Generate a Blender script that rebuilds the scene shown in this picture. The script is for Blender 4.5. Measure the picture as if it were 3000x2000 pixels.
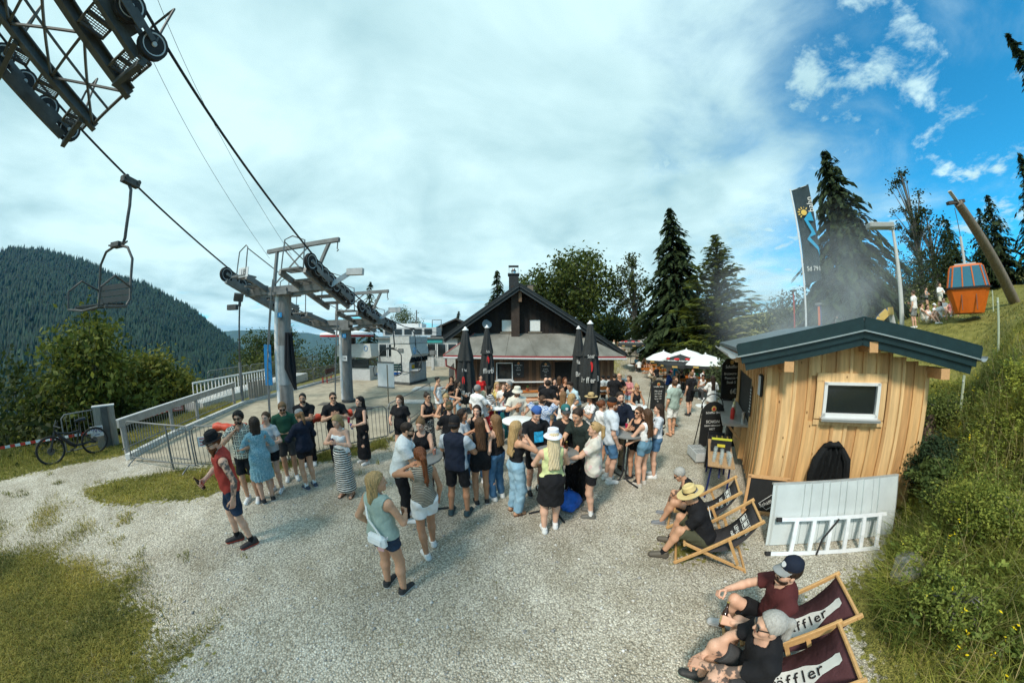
import bpy,bmesh,math,random
import numpy as np
from mathutils import Vector,Matrix,Euler
R=math.radians
rnd=random.Random(7)
for o in list(bpy.data.objects):bpy.data.objects.remove(o)
S=bpy.context.scene
COL=S.collection
cd=bpy.data.cameras.new('camera');cam=bpy.data.objects.new('camera',cd);COL.objects.link(cam)
cam.location=(0,0,3.082)
cam.rotation_euler=(Matrix.Rotation(R(90)-0.0152,4,'X')@Matrix.Rotation(-0.0045,4,'Z')).to_euler()
cd.type='PANO';cd.sensor_width=36;cd.sensor_fit='HORIZONTAL'
cd.clip_start=0.02;cd.clip_end=20000
K=(0.103646028,-0.000151161956,-8.69729286e-05,1.77938052e-06)
for tgt in(cd,getattr(cd,'cycles',None)):
 try:
  tgt.panorama_type='FISHEYE_LENS_POLYNOMIAL'
  tgt.fisheye_fov=R(300)
  tgt.fisheye_polynomial_k0=0.0
  for i,k in enumerate(K):setattr(tgt,'fisheye_polynomial_k%d'%(i+1),-k)
 except Exception:pass
S.camera=cam
SUN_AZ,SUN_EL=-142.0,50.0
sd=bpy.data.lights.new('sun','SUN');sun=bpy.data.objects.new('sun',sd);COL.objects.link(sun)
sd.energy=2.6;sd.angle=R(9);sd.color=(1.0,0.93,0.82)
v=Vector((math.sin(R(SUN_AZ))*math.cos(R(SUN_EL)),math.cos(R(SUN_AZ))*math.cos(R(SUN_EL)),math.sin(R(SUN_EL))))
sun.rotation_euler=(-v).to_track_quat('-Z','Y').to_euler();sun.location=(0,0,60)
W=bpy.data.worlds.new('World');S.world=W;W.use_nodes=True
nt=W.node_tree;nt.nodes.clear();N=nt.nodes;L=nt.links
def wn(t,**k):
 n=N.new(t)
 for a,b in k.items():setattr(n,a,b)
 return n
def mth(op,a,b=None,c=None,clamp=False):
 n=N.new('ShaderNodeMath');n.operation=op;n.use_clamp=clamp
 for i,x in enumerate((a,b,c)):
  if x is None:continue
  if isinstance(x,(int,float)):n.inputs[i].default_value=x
  else:L.new(x,n.inputs[i])
 return n.outputs[0]
out=wn('ShaderNodeOutputWorld');bg=wn('ShaderNodeBackground');bg.inputs[1].default_value=0.145
sky=wn('ShaderNodeTexSky',sky_type='NISHITA',sun_disc=False)
sky.sun_elevation=R(SUN_EL);sky.sun_rotation=R(SUN_AZ);sky.altitude=1200;sky.air_density=1.0;sky.dust_density=1.0;sky.ozone_density=2.5
tc=wn('ShaderNodeTexCoord');sep=wn('ShaderNodeSeparateXYZ');L.new(tc.outputs['Generated'],sep.inputs[0])
dx,dy,dz=sep.outputs
zz=mth('ADD',mth('MAXIMUM',dz,0.0),0.16)
comb=wn('ShaderNodeCombineXYZ');L.new(mth('DIVIDE',dx,zz),comb.inputs[0]);L.new(mth('DIVIDE',dy,zz),comb.inputs[1])
def noise(scale,detail,rough,off=(0,0,0),dist=0.0,sc=(1,1,1)):
 mp=wn('ShaderNodeMapping');L.new(comb.outputs[0],mp.inputs[0]);mp.inputs['Location'].default_value=off;mp.inputs['Scale'].default_value=sc
 n=wn('ShaderNodeTexNoise');L.new(mp.outputs[0],n.inputs['Vector']);n.inputs['Scale'].default_value=scale
 n.inputs['Detail'].default_value=detail;n.inputs['Roughness'].default_value=rough;n.inputs['Distortion'].default_value=dist
 return n.outputs['Fac']
def ramp(x,a,b):
 n=wn('ShaderNodeMapRange');n.interpolation_type='SMOOTHSTEP';L.new(x,n.inputs[0]);n.inputs[1].default_value=a;n.inputs[2].default_value=b
 return n.outputs[0]
front=mth('ADD',mth('MULTIPLY',dx,1.0),mth('MULTIPLY',dy,-0.42))
front=mth('ADD',front,mth('MULTIPLY',dz,0.25))
big=noise(0.9,6,0.55,(3.1,1.7,0));med=noise(2.3,8,0.6,(0.4,5.2,0),0.4);fine=noise(6.5,8,0.62,(7.0,2.0,0),0.3)
edge=mth('ADD',front,mth('ADD',mth('MULTIPLY',mth('SUBTRACT',big,0.5),1.0),mth('MULTIPLY',mth('SUBTRACT',med,0.5),0.85)))
sheet=mth('SUBTRACT',1.0,ramp(edge,0.28,0.98))
puff=ramp(mth('ADD',mth('MULTIPLY',med,0.6),mth('MULTIPLY',fine,0.45)),0.55,0.67)
hz=mth('SUBTRACT',1.0,ramp(dz,0.0,0.22))
thin=mth('SUBTRACT',1.0,mth('MULTIPLY',ramp(noise(1.7,7,0.55,(9.3,0.2,0),0.6,(0.6,1.6,1)),0.56,0.70),mth('MULTIPLY',hz,0.85)))
cov=mth('MAXIMUM',mth('MULTIPLY',sheet,thin),mth('MULTIPLY',puff,0.9))
shade=mth('ADD',mth('MULTIPLY',noise(1.1,7,0.52,(1.0,8.0,0),0.5),0.8),mth('MULTIPLY',noise(3.6,6,0.5,(2.0,3.0,0),0.4),0.2))
cr=wn('ShaderNodeValToRGB');L.new(shade,cr.inputs[0])
cr.color_ramp.elements[0].position=0.34;cr.color_ramp.elements[0].color=(2.2,3.5,3.8,1)
cr.color_ramp.elements[1].position=0.60;cr.color_ramp.elements[1].color=(3.9,5.35,5.5,1)
mix=wn('ShaderNodeMix',data_type='RGBA');L.new(cov,mix.inputs[0]);L.new(cr.outputs[0],mix.inputs[7])
tint=wn('ShaderNodeMix',data_type='RGBA',blend_type='MULTIPLY');tint.inputs[0].default_value=1.0;L.new(sky.outputs[0],tint.inputs[6]);tint.inputs[7].default_value=(0.16,1.02,1.16,1)
L.new(tint.outputs[2],mix.inputs[6]);L.new(mix.outputs[2],bg.inputs[0]);L.new(bg.outputs[0],out.inputs[0])
S.render.engine='CYCLES'
S.view_settings.view_transform='Standard';S.view_settings.look='None';S.view_settings.gamma=1.0
S.view_settings.exposure=0.48;S.view_settings.use_curve_mapping=False
S.cycles.use_denoising=True;S.cycles.max_bounces=6;S.cycles.transparent_max_bounces=12
try:S.cycles.denoising_prefilter='FAST'
except Exception:pass
MATS={}
def M(name,col=(0.5,0.5,0.5),rough=0.6,metal=0.0,var=0.12,scale=6.0,bump=0.0,bscale=40.0,spec=0.4,stretch=(1,1,1),coord='Object',dirt=None):
 if name in MATS:return MATS[name]
 m=bpy.data.materials.new(name);m.use_nodes=True;t=m.node_tree;b=t.nodes['Principled BSDF']
 b.inputs['Roughness'].default_value=rough;b.inputs['Metallic'].default_value=metal
 b.inputs['Specular IOR Level'].default_value=spec
 m.diffuse_color=(*col,1)
 tcn=t.nodes.new('ShaderNodeTexCoord');mp=t.nodes.new('ShaderNodeMapping');mp.inputs['Scale'].default_value=stretch
 t.links.new(tcn.outputs[coord],mp.inputs[0])
 n=t.nodes.new('ShaderNodeTexNoise');n.inputs['Scale'].default_value=scale;n.inputs['Detail'].default_value=6;n.inputs['Roughness'].default_value=0.65
 t.links.new(mp.outputs[0],n.inputs['Vector'])
 r=t.nodes.new('ShaderNodeValToRGB');r.color_ramp.elements[0].position=0.3;r.color_ramp.elements[1].position=0.7
 c0=dirt if dirt else tuple(c*(1-var)for c in col);c1=tuple(min(1,c*(1+var))for c in col)
 r.color_ramp.elements[0].color=(*c0,1);r.color_ramp.elements[1].color=(*c1,1)
 t.links.new(n.outputs['Fac'],r.inputs[0]);t.links.new(r.outputs[0],b.inputs['Base Color'])
 if bump:
  n2=t.nodes.new('ShaderNodeTexNoise');n2.inputs['Scale'].default_value=bscale;n2.inputs['Detail'].default_value=5
  t.links.new(mp.outputs[0],n2.inputs['Vector'])
  bp=t.nodes.new('ShaderNodeBump');bp.inputs['Strength'].default_value=bump;bp.inputs['Distance'].default_value=0.02
  t.links.new(n2.outputs['Fac'],bp.inputs['Height']);t.links.new(bp.outputs[0],b.inputs['Normal'])
 MATS[name]=m
 return m
def bsdf(m):return m.node_tree.nodes['Principled BSDF']
def attr_mat(name,rough=0.6,bump=0.0,bscale=60,trans=0.0,spec=0.4):
 """colour comes from the mesh's own 'Col' attribute"""
 if name in MATS:return MATS[name]
 m=M(name,(0.5,0.5,0.5),rough,bump=bump,bscale=bscale,spec=spec);t=m.node_tree;b=bsdf(m)
 a=t.nodes.new('ShaderNodeAttribute');a.attribute_name='Col'
 mx=t.nodes.new('ShaderNodeMix');mx.data_type='RGBA';mx.blend_type='MULTIPLY';mx.inputs[0].default_value=1.0
 t.links.new(a.outputs['Color'],mx.inputs[6])
 rr=[n for n in t.nodes if n.type=='VALTORGB'][0]
 rr.color_ramp.elements[0].color=(0.86,0.86,0.86,1);rr.color_ramp.elements[1].color=(1.1,1.1,1.1,1)
 t.links.new(rr.outputs[0],mx.inputs[7]);t.links.new(mx.outputs[2],b.inputs['Base Color'])
 if trans:
  tr=t.nodes.new('ShaderNodeBsdfTranslucent');t.links.new(mx.outputs[2],tr.inputs[0])
  ms=t.nodes.new('ShaderNodeMixShader');ms.inputs[0].default_value=trans
  o=[n for n in t.nodes if n.type=='OUTPUT_MATERIAL'][0]
  t.links.new(b.outputs[0],ms.inputs[1]);t.links.new(tr.outputs[0],ms.inputs[2]);t.links.new(ms.outputs[0],o.inputs[0])
 return m
def glass(name,col=(0.9,0.95,1),alpha=0.25,rough=0.03):
 if name in MATS:return MATS[name]
 m=M(name,col,rough,var=0.02);bsdf(m).inputs['Alpha'].default_value=alpha;bsdf(m).inputs['Specular IOR Level'].default_value=0.6
 return m
class MB:
 def __init__(s):s.v=[];s.f=[];s.m=[];s.c=[];s.n=0
 def add(s,v,f,mi=0,col=None):
  v=np.asarray(v,float).reshape(-1,3);s.v.append(v)
  for q in f:s.f.append(tuple(int(i)+s.n for i in q))
  s.m+=[mi]*len(f);s.n+=len(v)
  if col is not None:s.c.append(np.tile(np.asarray((*col,1.0)),(len(v),1)))
  return s
 def box(s,c,size,rz=0.0,mi=0,rx=0.0,ry=0.0,taper=1.0):
  x,y,z=[d/2 for d in size]
  v=np.array([(-x,-y,-z),(x,-y,-z),(x,y,-z),(-x,y,-z),(-x*taper,-y*taper,z),(x*taper,-y*taper,z),(x*taper,y*taper,z),(-x*taper,y*taper,z)])
  E=np.array(Euler((rx,ry,rz)).to_matrix());v=v@E.T+np.asarray(c,float)
  return s.add(v,[(0,3,2,1),(4,5,6,7),(0,1,5,4),(1,2,6,5),(2,3,7,6),(3,0,4,7)],mi)
 def frame(s,p0,p1,up=(0,0,1)):
  p0=Vector(p0);p1=Vector(p1);d=(p1-p0);l=d.length;d.normalize();u=Vector(up)
  if abs(d.dot(u))>0.98:u=Vector((0,1,0))if abs(d.y)<0.9 else Vector((1,0,0))
  a=d.cross(u).normalized();b=a.cross(d).normalized()
  return p0,d,a,b,l
 def beam(s,p0,p1,w,h,mi=0,up=(0,0,1),w1=None,h1=None):
  p,d,a,b,l=s.frame(p0,p1,up);w1=w if w1 is None else w1;h1=h if h1 is None else h1;V=[]
  for q,ww,hh in((p,w,h),(p+d*l,w1,h1)):
   V+=[q-a*ww/2-b*hh/2,q+a*ww/2-b*hh/2,q+a*ww/2+b*hh/2,q-a*ww/2+b*hh/2]
  return s.add([tuple(x)for x in V],[(3,2,1,0),(4,5,6,7),(0,1,5,4),(1,2,6,5),(2,3,7,6),(3,0,4,7)],mi)
 def tube(s,pts,r,n=6,mi=0,cap=True,closed=False):
  P=[Vector(p)for p in pts];k=len(P);rs=r if isinstance(r,(list,tuple))else[r]*k
  V=[];a=None
  for i,p in enumerate(P):
   t=(P[min(i+1,k-1)]-P[max(i-1,0)])if not closed else(P[(i+1)%k]-P[i-1])
   if t.length<1e-9:t=Vector((0,0,1))
   t.normalize()
   if a is None:
    u=Vector((0,0,1))if abs(t.z)<0.9 else Vector((1,0,0));a=t.cross(u).normalized()
   else:
    a=(a-t*a.dot(t));a=a.normalized()if a.length>1e-6 else t.orthogonal().normalized()
   b=t.cross(a)
   for j in range(n):
    g=2*math.pi*j/n;V.append(tuple(p+a*math.cos(g)*rs[i]+b*math.sin(g)*rs[i]))
  F=[]
  for i in range(k if closed else k-1):
   i2=(i+1)%k
   for j in range(n):F.append((i*n+j,i*n+(j+1)%n,i2*n+(j+1)%n,i2*n+j))
  if cap and not closed:F+=[tuple(range(n))[::-1],tuple((k-1)*n+j for j in range(n))]
  return s.add(V,F,mi)
 def lathe(s,prof,c=(0,0,0),n=16,mi=0,axis=(0,0,1),sx=1.0,wob=None):
  ax=Vector(axis).normalized();Q=np.array(Vector((0,0,1)).rotation_difference(ax).to_matrix());V=[]
  for r,z in prof:
   for j in range(n):
    g=2*math.pi*j/n;w=wob(g,z)if wob else 1.0
    V.append((r*w*math.cos(g)*sx,r*w*math.sin(g),z))
  V=np.array(V)@Q.T+np.asarray(c,float);F=[]
  for i in range(len(prof)-1):
   for j in range(n):F.append((i*n+j,i*n+(j+1)%n,(i+1)*n+(j+1)%n,(i+1)*n+j))
  if prof[0][0]>1e-4:F.append(tuple(range(n))[::-1])
  if prof[-1][0]>1e-4:F.append(tuple((len(prof)-1)*n+j for j in range(n)))
  return s.add(V,F,mi)
 def prism(s,poly,o,u,v,t,mi=0):
  """poly in (u,v) extruded by vector t"""
  o=np.asarray(o,float);u=np.asarray(u,float);v=np.asarray(v,float);t=np.asarray(t,float);k=len(poly)
  A=np.array([o+u*a+v*b for a,b in poly]);V=np.vstack([A,A+t])
  F=[tuple(range(k))[::-1],tuple(range(k,2*k))]+[(i,(i+1)%k,k+(i+1)%k,k+i)for i in range(k)]
  return s.add(V,F,mi)
 def build(s,name,mats,parent=None,smooth=False,bevel=0.0,angle=None):
  me=bpy.data.meshes.new(name);V=np.vstack(s.v)if s.v else np.zeros((0,3))
  me.from_pydata(V.tolist(),[],s.f)
  if not isinstance(mats,(list,tuple)):mats=[mats]
  for m in mats:me.materials.append(m)
  if len(mats)>1:me.polygons.foreach_set('material_index',s.m)
  if s.c and sum(len(c)for c in s.c)==len(V):
   ca=me.color_attributes.new('Col','FLOAT_COLOR','POINT');ca.data.foreach_set('color',np.vstack(s.c).astype(np.float32).ravel())
  if smooth:
   me.polygons.foreach_set('use_smooth',[True]*len(me.polygons))
   me.set_sharp_from_angle(angle=R(angle or 40))
  me.validate();me.update()
  o=bpy.data.objects.new(name,me);COL.objects.link(o)
  if parent:o.parent=parent
  if bevel:
   bv=o.modifiers.new('bevel','BEVEL');bv.width=bevel;bv.segments=1;bv.limit_method='ANGLE'
  return o
def np_mesh(name,V,F,mats,parent=None,cols=None,smooth=False,tri=None):
 """fast mesh from numpy arrays (F: (n,3) or (n,4))"""
 me=bpy.data.meshes.new(name);V=np.asarray(V,np.float32);F=np.asarray(F,np.int32);k=F.shape[1]
 me.vertices.add(len(V));me.vertices.foreach_set('co',V.ravel())
 me.loops.add(F.size);me.loops.foreach_set('vertex_index',F.ravel())
 me.polygons.add(len(F));me.polygons.foreach_set('loop_start',np.arange(0,F.size,k,dtype=np.int32))
 me.polygons.foreach_set('loop_total',np.full(len(F),k,np.int32))
 if smooth:me.polygons.foreach_set('use_smooth',np.ones(len(F),bool))
 me.update(calc_edges=True)
 if cols is not None:
  c=np.ones((len(V),4),np.float32);c[:,:3]=cols
  ca=me.color_attributes.new('Col','FLOAT_COLOR','POINT');ca.data.foreach_set('color',c.ravel())
 for m in(mats if isinstance(mats,(list,tuple))else[mats]):me.materials.append(m)
 o=bpy.data.objects.new(name,me);COL.objects.link(o)
 if parent:o.parent=parent
 return o
def tag(o,label=None,cat=None,group=None,kind=None):
 if label:o['label']=label
 if cat:o['category']=cat
 if group:o['group']=group
 if kind:o['kind']=kind
 return o
def thing(name,label,cat,loc=(0,0,0),rz=0.0,group=None):
 o=bpy.data.objects.new(name,None);COL.objects.link(o);o.location=loc;o.rotation_euler=(0,0,rz);o.empty_display_size=0.1
 return tag(o,label,cat,group)
def copy_tree(o,parent=None):
 c=o.copy();COL.objects.link(c);c.parent=parent
 if parent is not None:c.matrix_parent_inverse=o.matrix_parent_inverse.copy()
 for ch in list(o.children):copy_tree(ch,c)
 return c
def dup(root,loc,rz=0.0,label=None,group=None,scale=None):
 r=copy_tree(root);r.location=loc;r.rotation_euler=(0,0,rz)
 if scale:r.scale=(scale,)*3
 if label:r['label']=label
 if group:r['group']=group
 return r
def one(name,mb,mats,label,cat,group=None,**k):return tag(mb.build(name,mats,**k),label,cat,group)
def text(name,body,size,m,parent,loc,rot,ext=0.002,align='CENTER',sx=1.0,shear=0.0,matrix=None):
 cu=bpy.data.curves.new(name,'FONT');cu.body=body;cu.size=size;cu.extrude=ext;cu.align_x=align;cu.align_y='CENTER';cu.shear=shear;cu.resolution_u=2
 t=bpy.data.objects.new(name,cu);COL.objects.link(t);bpy.context.view_layer.update()
 me=bpy.data.meshes.new_from_object(t.evaluated_get(bpy.context.evaluated_depsgraph_get()));bpy.data.objects.remove(t)
 me.materials.clear();me.materials.append(m)
 o=bpy.data.objects.new(name,me);COL.objects.link(o)
 if parent:o.parent=parent
 if matrix is not None:o.matrix_local=matrix
 else:o.location=loc;o.rotation_euler=rot
 o.scale=(sx,1,1)if matrix is None else o.scale
 return o
def fnoise(x,y,seed=0,oct=4):
 """cheap smooth value noise for arrays"""
 x=np.asarray(x,float);y=np.asarray(y,float);tot=np.zeros(np.broadcast(x,y).shape);amp=1.0;nrm=0
 for k in range(oct):
  xi=np.floor(x).astype(np.int64);yi=np.floor(y).astype(np.int64);fx=x-xi;fy=y-yi;fx=fx*fx*(3-2*fx);fy=fy*fy*(3-2*fy)
  def h(a,b):
   n=(a*374761393+b*668265263+(seed+k)*1442695)&0x7fffffff;n=((n^(n>>13))*1274126177)&0x7fffffff
   return((n^(n>>16))&0xffff)/65535.0
  tot+=amp*(h(xi,yi)*(1-fx)*(1-fy)+h(xi+1,yi)*fx*(1-fy)+h(xi,yi+1)*(1-fx)*fy+h(xi+1,yi+1)*fx*fy)
  nrm+=amp;amp*=0.5;x=x*2.03+17.1;y=y*2.03+5.3
 return tot/nrm
# ================================================================ terrain
def sstep(x,a,b):
 t=np.clip((np.asarray(x,float)-a)/(b-a),0,1);return t*t*(3-2*t)
TOE=np.array([(-30,1.6),(-3,2.4),(0,3.25),(1.0,4.0),(1.5,5.4),(2.0,7.3),(2.6,8.5),(7,10.9),(14,13.0),(25,18),(40,26),(80,48),(140,80)])
def toe(y):return np.interp(y,TOE[:,0],TOE[:,1])
def T(x,y):
 x=np.asarray(x,float);y=np.asarray(y,float)
 s=np.maximum(x-toe(y),0)
 z=0.40*np.minimum(s,9.0)+0.155*np.maximum(s-9.0,0)
 z=z*(0.55+0.45*sstep(s,0,1.5))
 z=z+sstep(s,0.5,4)*(fnoise(x*0.55,y*0.55,3,3)-0.5)*0.7
 edge=np.interp(y,[-30,-2,0.6,3.2,4.5,10,24,40,140],[-15.5,-14.6,-14.0,-12.2,-12.0,-13.6,-15.2,-15.5,-20])
 d=np.maximum(edge-x,0)
 z=z-0.62*np.minimum(d,60)*sstep(d,0,2.5)
 d2=np.maximum(y-44,0)*sstep(-x,-6,6);z=z-0.4*np.minimum(d2,60)
 z=z+3.3*np.exp(-(((x-7.5)/6.5)**2+((y-37)/6.0)**2))
 z=z+0.13*np.clip(y-24,0,22)*sstep(x,5,10)
 z=z-0.03*np.clip(y-5,0,16)*sstep(x,-4.5,-2.5)
 return z+(fnoise(x*0.8,y*0.8,11,2)-0.5)*0.03*sstep(np.abs(x)+np.abs(y),2,4)
def Tz(x,y):return float(T(x,y))
def inpoly(px,py,poly):
 c=np.zeros(np.shape(px),bool);j=len(poly)-1
 for i in range(len(poly)):
  xi,yi=poly[i];xj,yj=poly[j]
  c^=((yi>py)!=(yj>py))&(px<(xj-xi)*(py-yi)/(yj-yi+1e-12)+xi);j=i
 return c
ISLAND=[(-8.95,1.75),(-8.9,2.5),(-8.3,3.3),(-7.6,4.1),(-6.9,4.35),(-5.0,6.3),(-3.75,7.75),(-3.5,7.2),(-4.3,6.05),(-5.3,5.2),(-5.7,4.3),(-6.0,3.3),(-6.9,2.6),(-7.6,1.95)]
NEARL=[(-30,0.35),(-7.8,-0.05),(-6.7,0.45),(-5.6,0.9),(-4.5,1.15),(-3.8,0.9),(-3.4,0.35),(-3.1,-1.0),(-2.9,-6),(-30,-6)]
VERGE=[(-40,-3),(-11.9,-0.6),(-11.4,0.9),(-11.1,2.2),(-10.6,3.3),(-10.2,3.5),(-12.95,9.7),(-14.3,24),(-15,44),(-60,44),(-60,-3)]
PLAT=[(-9.95,3.3),(-7.9,4.25),(-5.0,6.5),(-3.75,7.8),(-3.65,11.9),(-3.95,17.2),(-4.4,24),(-4.6,42),(-14.2,42),(-13.9,24),(-13.1,15),(-12.75,9.85),(-10.9,5.2)]
def grassmask(x,y):
 jx=(fnoise(x*2.2,y*2.2,21,3)-0.5)*0.9;jy=(fnoise(x*2.2,y*2.2,55,3)-0.5)*0.9
 g=np.zeros(np.shape(x))
 for poly,k in((ISLAND,0.45),(NEARL,1.0),(VERGE,0.7)):g=np.maximum(g,inpoly(x+jx*k,y+jy*k,poly))
 s=x+jx*0.8-toe(y+jy*0.5);bank=(s>-0.25)&~((y>2.6)&(y<24)&(s<0.15))
 g=np.maximum(g,bank)
 far=(y>23.5)&(x<9.5+(y-23.5)*0.45)&(x>-4.5);g=np.maximum(g,far&~inpoly(x,y,PLAT))
 pth=(y>20)&(np.abs(x-(11.5+(y-20)*0.52))<2.4+(y-20)*0.02);g=np.where(pth,0,g)
 patch=(fnoise(x*1.6,y*1.6,77,3)>0.60)&(x>2.2)&(y<3.3)&(x<5);g=np.maximum(g,patch*0.85)
 patch=(fnoise(x*2.6,y*2.6,78,3)>0.72)&(x<-2.6)&(y<2.4);g=np.maximum(g,patch*0.7)
 patch=(fnoise(x*3,y*3,79,3)>0.70)&(np.hypot(x+3,y-6.3)<1.6);g=np.maximum(g,patch*0.7)
 return g
def axis(a,b,d0,d1,step,grow=1.13):
 m=list(np.arange(d0,d1,step));lo=[d0];st=step
 while lo[-1]>a:st*=grow;lo.append(lo[-1]-st)
 hi=[m[-1]];st=step
 while hi[-1]<b:st*=grow;hi.append(hi[-1]+st)
 return np.array(lo[:0:-1]+m+hi[1:])
gx=axis(-90,140,-13,12,0.12);gy=axis(-30,150,-2,11,0.12)
GX,GY=np.meshgrid(gx,gy,indexing='ij');GZ=T(GX,GY);GM=grassmask(GX,GY)
GMs=GM.copy()
for _ in range(7):GMs[1:-1,1:-1]=(GMs[1:-1,1:-1]*2+GMs[:-2,1:-1]+GMs[2:,1:-1]+GMs[1:-1,:-2]+GMs[1:-1,2:])/6
nx,ny=GX.shape;I=np.arange(nx*ny).reshape(nx,ny)
GF=np.stack([I[:-1,:-1],I[1:,:-1],I[1:,1:],I[:-1,1:]],-1).reshape(-1,4)
def ground_mat():
 m=bpy.data.materials.new('gravel_and_grass');m.use_nodes=True;t=m.node_tree;b=bsdf(m);n=t.nodes;l=t.links
 tcn=n.new('ShaderNodeTexCoord');P=tcn.outputs['Object']
 def vor(sc,feat='F1'):
  v=n.new('ShaderNodeTexVoronoi');v.inputs['Scale'].default_value=sc;v.feature=feat;l.new(P,v.inputs['Vector']);return v
 def noi(sc,d=4):
  v=n.new('ShaderNodeTexNoise');v.inputs['Scale'].default_value=sc;v.inputs['Detail'].default_value=d;l.new(P,v.inputs['Vector']);return v.outputs['Fac']
 def rmp(x,st):
  r=n.new('ShaderNodeValToRGB');l.new(x,r.inputs[0]);e=r.color_ramp.elements
  while len(e)<len(st):e.new(0.5)
  for i,(p,c)in enumerate(st):e[i].position=p;e[i].color=(*c,1)
  return r.outputs[0]
 def mixc(f,a,c,bt='MIX'):
  x=n.new('ShaderNodeMix');x.data_type='RGBA';x.blend_type=bt
  if isinstance(f,(int,float)):x.inputs[0].default_value=f
  else:l.new(f,x.inputs[0])
  l.new(a,x.inputs[6]);l.new(c,x.inputs[7]);return x.outputs[2]
 v1=vor(48.0);v2=vor(95.0);sx=n.new('ShaderNodeSeparateColor');l.new(v1.outputs['Color'],sx.inputs[0]);s2=n.new('ShaderNodeSeparateColor');l.new(v2.outputs['Color'],s2.inputs[0])
 g1=rmp(sx.outputs[0],[(0.0,(0.22,0.205,0.18)),(0.35,(0.36,0.35,0.325)),(0.7,(0.50,0.50,0.48)),(1.0,(0.72,0.72,0.70))])
 g2=rmp(s2.outputs[0],[(0.0,(0.18,0.17,0.15)),(0.5,(0.40,0.39,0.37)),(1.0,(0.62,0.62,0.60))])
 gap=rmp(v1.outputs['Distance'],[(0.35,(1,1,1)),(0.75,(0.52,0.50,0.46))])
 gr=mixc(noi(9.0),g1,g2);gr=mixc(0.85,gr,gap,'MULTIPLY')
 big=rmp(noi(0.55,5),[(0.3,(0.74,0.71,0.66)),(0.68,(1.08,1.07,1.05))]);gr=mixc(1.0,gr,big,'MULTIPLY')
 damp=rmp(noi(2.3,5),[(0.35,(0.84,0.82,0.78)),(0.6,(1.04,1.04,1.04))]);gr=mixc(1.0,gr,damp,'MULTIPLY');wt=n.new('ShaderNodeRGB');wt.outputs[0].default_value=(1.42,1.36,1.23,1);gr=mixc(1.0,gr,wt.outputs[0],'MULTIPLY')
 gs=rmp(noi(3.0,8),[(0.25,(0.12,0.12,0.03)),(0.5,(0.22,0.205,0.05)),(0.75,(0.32,0.28,0.085))])
 gs=mixc(1.0,gs,rmp(noi(70.0,3),[(0.3,(0.55,0.55,0.5)),(0.7,(1.3,1.3,1.2))]),'MULTIPLY')
 a=n.new('ShaderNodeAttribute');a.attribute_name='Col'
 ad=n.new('ShaderNodeMath');ad.operation='ADD';l.new(a.outputs['Fac'],ad.inputs[0])
 sb=n.new('ShaderNodeMath');sb.operation='MULTIPLY_ADD';l.new(noi(11.0,7),sb.inputs[0]);sb.inputs[1].default_value=2.2;sb.inputs[2].default_value=-1.1;l.new(sb.outputs[0],ad.inputs[1])
 fm=n.new('ShaderNodeMapRange');l.new(ad.outputs[0],fm.inputs[0]);fm.inputs[1].default_value=0.40;fm.inputs[2].default_value=0.62
 c=mixc(fm.outputs[0],gr,gs);l.new(c,b.inputs['Base Color']);b.inputs['Roughness'].default_value=0.85;b.inputs['Specular IOR Level'].default_value=0.25
 bp=n.new('ShaderNodeBump');bp.inputs['Strength'].default_value=0.9;bp.inputs['Distance'].default_value=0.02;bp.invert=True;l.new(v1.outputs['Distance'],bp.inputs['Height']);l.new(bp.outputs[0],b.inputs['Normal'])
 return m
gcol=np.repeat(GMs.reshape(-1,1),3,1)
ground=np_mesh('ground',np.stack([GX,GY,GZ],-1).reshape(-1,3),GF,ground_mat(),cols=gcol,smooth=True);tag(ground,kind='structure')
ground['label']='pale gravel yard running into mown grass and a steep bank'
rs=np.random.RandomState(9);nS=9000;r_=1.2+9.5*rs.rand(nS)**0.8;a_=rs.uniform(-1.35,1.25,nS);sx_,sy_=r_*np.sin(a_),r_*np.cos(a_);ok_=(grassmask(sx_,sy_)<0.5)&~inpoly(sx_,sy_,PLAT);sx_,sy_=sx_[ok_],sy_[ok_];nS=len(sx_);sz_=rs.uniform(0.007,0.017,nS)*(1+(rs.rand(nS)<0.05)*1.0)
oct_=np.array([(1,0,0),(-1,0,0),(0,1,0),(0,-1,0),(0,0,1),(0,0,-1)],float);SV=oct_[None]*(sz_[:,None,None]*rs.uniform(0.6,1.25,(nS,6,1)))*np.array((1,1,0.6))+np.stack([sx_,sy_,T(sx_,sy_)+0.003],1)[:,None,:];of_=np.array([(0,2,4),(2,1,4),(1,3,4),(3,0,4),(2,0,5),(1,2,5),(3,1,5),(0,3,5)])
k_=rs.uniform(0.25,0.75,(nS,1,1))*np.array((1.0,0.97,0.90));tag(np_mesh('loose_gravel',SV.reshape(-1,3),(of_[None]+np.arange(nS)[:,None,None]*6).reshape(-1,3),attr_mat('stone',0.85),cols=np.broadcast_to(k_,(nS,6,3)).reshape(-1,3)),'loose pale gravel stones scattered over the yard','gravel',kind='stuff')
def pave_mat():
 m=M('platform_paving',(0.36,0.315,0.235),0.85,var=0.22,scale=1.6,bump=0.25,bscale=55,dirt=(0.25,0.215,0.155));return m
pb=MB();nP=len(PLAT)
pb.prism([(a,b)for a,b in PLAT],(0,0,-0.30),(1,0,0),(0,1,0),(0,0,0.325))
plat=pb.build('lift_platform',pave_mat());tag(plat,kind='structure')
kb=MB()
for i in(10,11,12):kb.beam((*PLAT[i],0.08),(*PLAT[(i+1)%nP],0.08),0.16,0.17)
for i in(8,9):kb.beam((*PLAT[i],0.08),(*PLAT[(i+1)%nP],0.08),0.16,0.17)
kb.build('platform_kerb',M('pale_concrete',(0.55,0.55,0.52),0.8,var=0.15,bump=0.15),plat)
MC=M('drain_iron',(0.10,0.085,0.07),0.7,bump=0.3)
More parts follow.
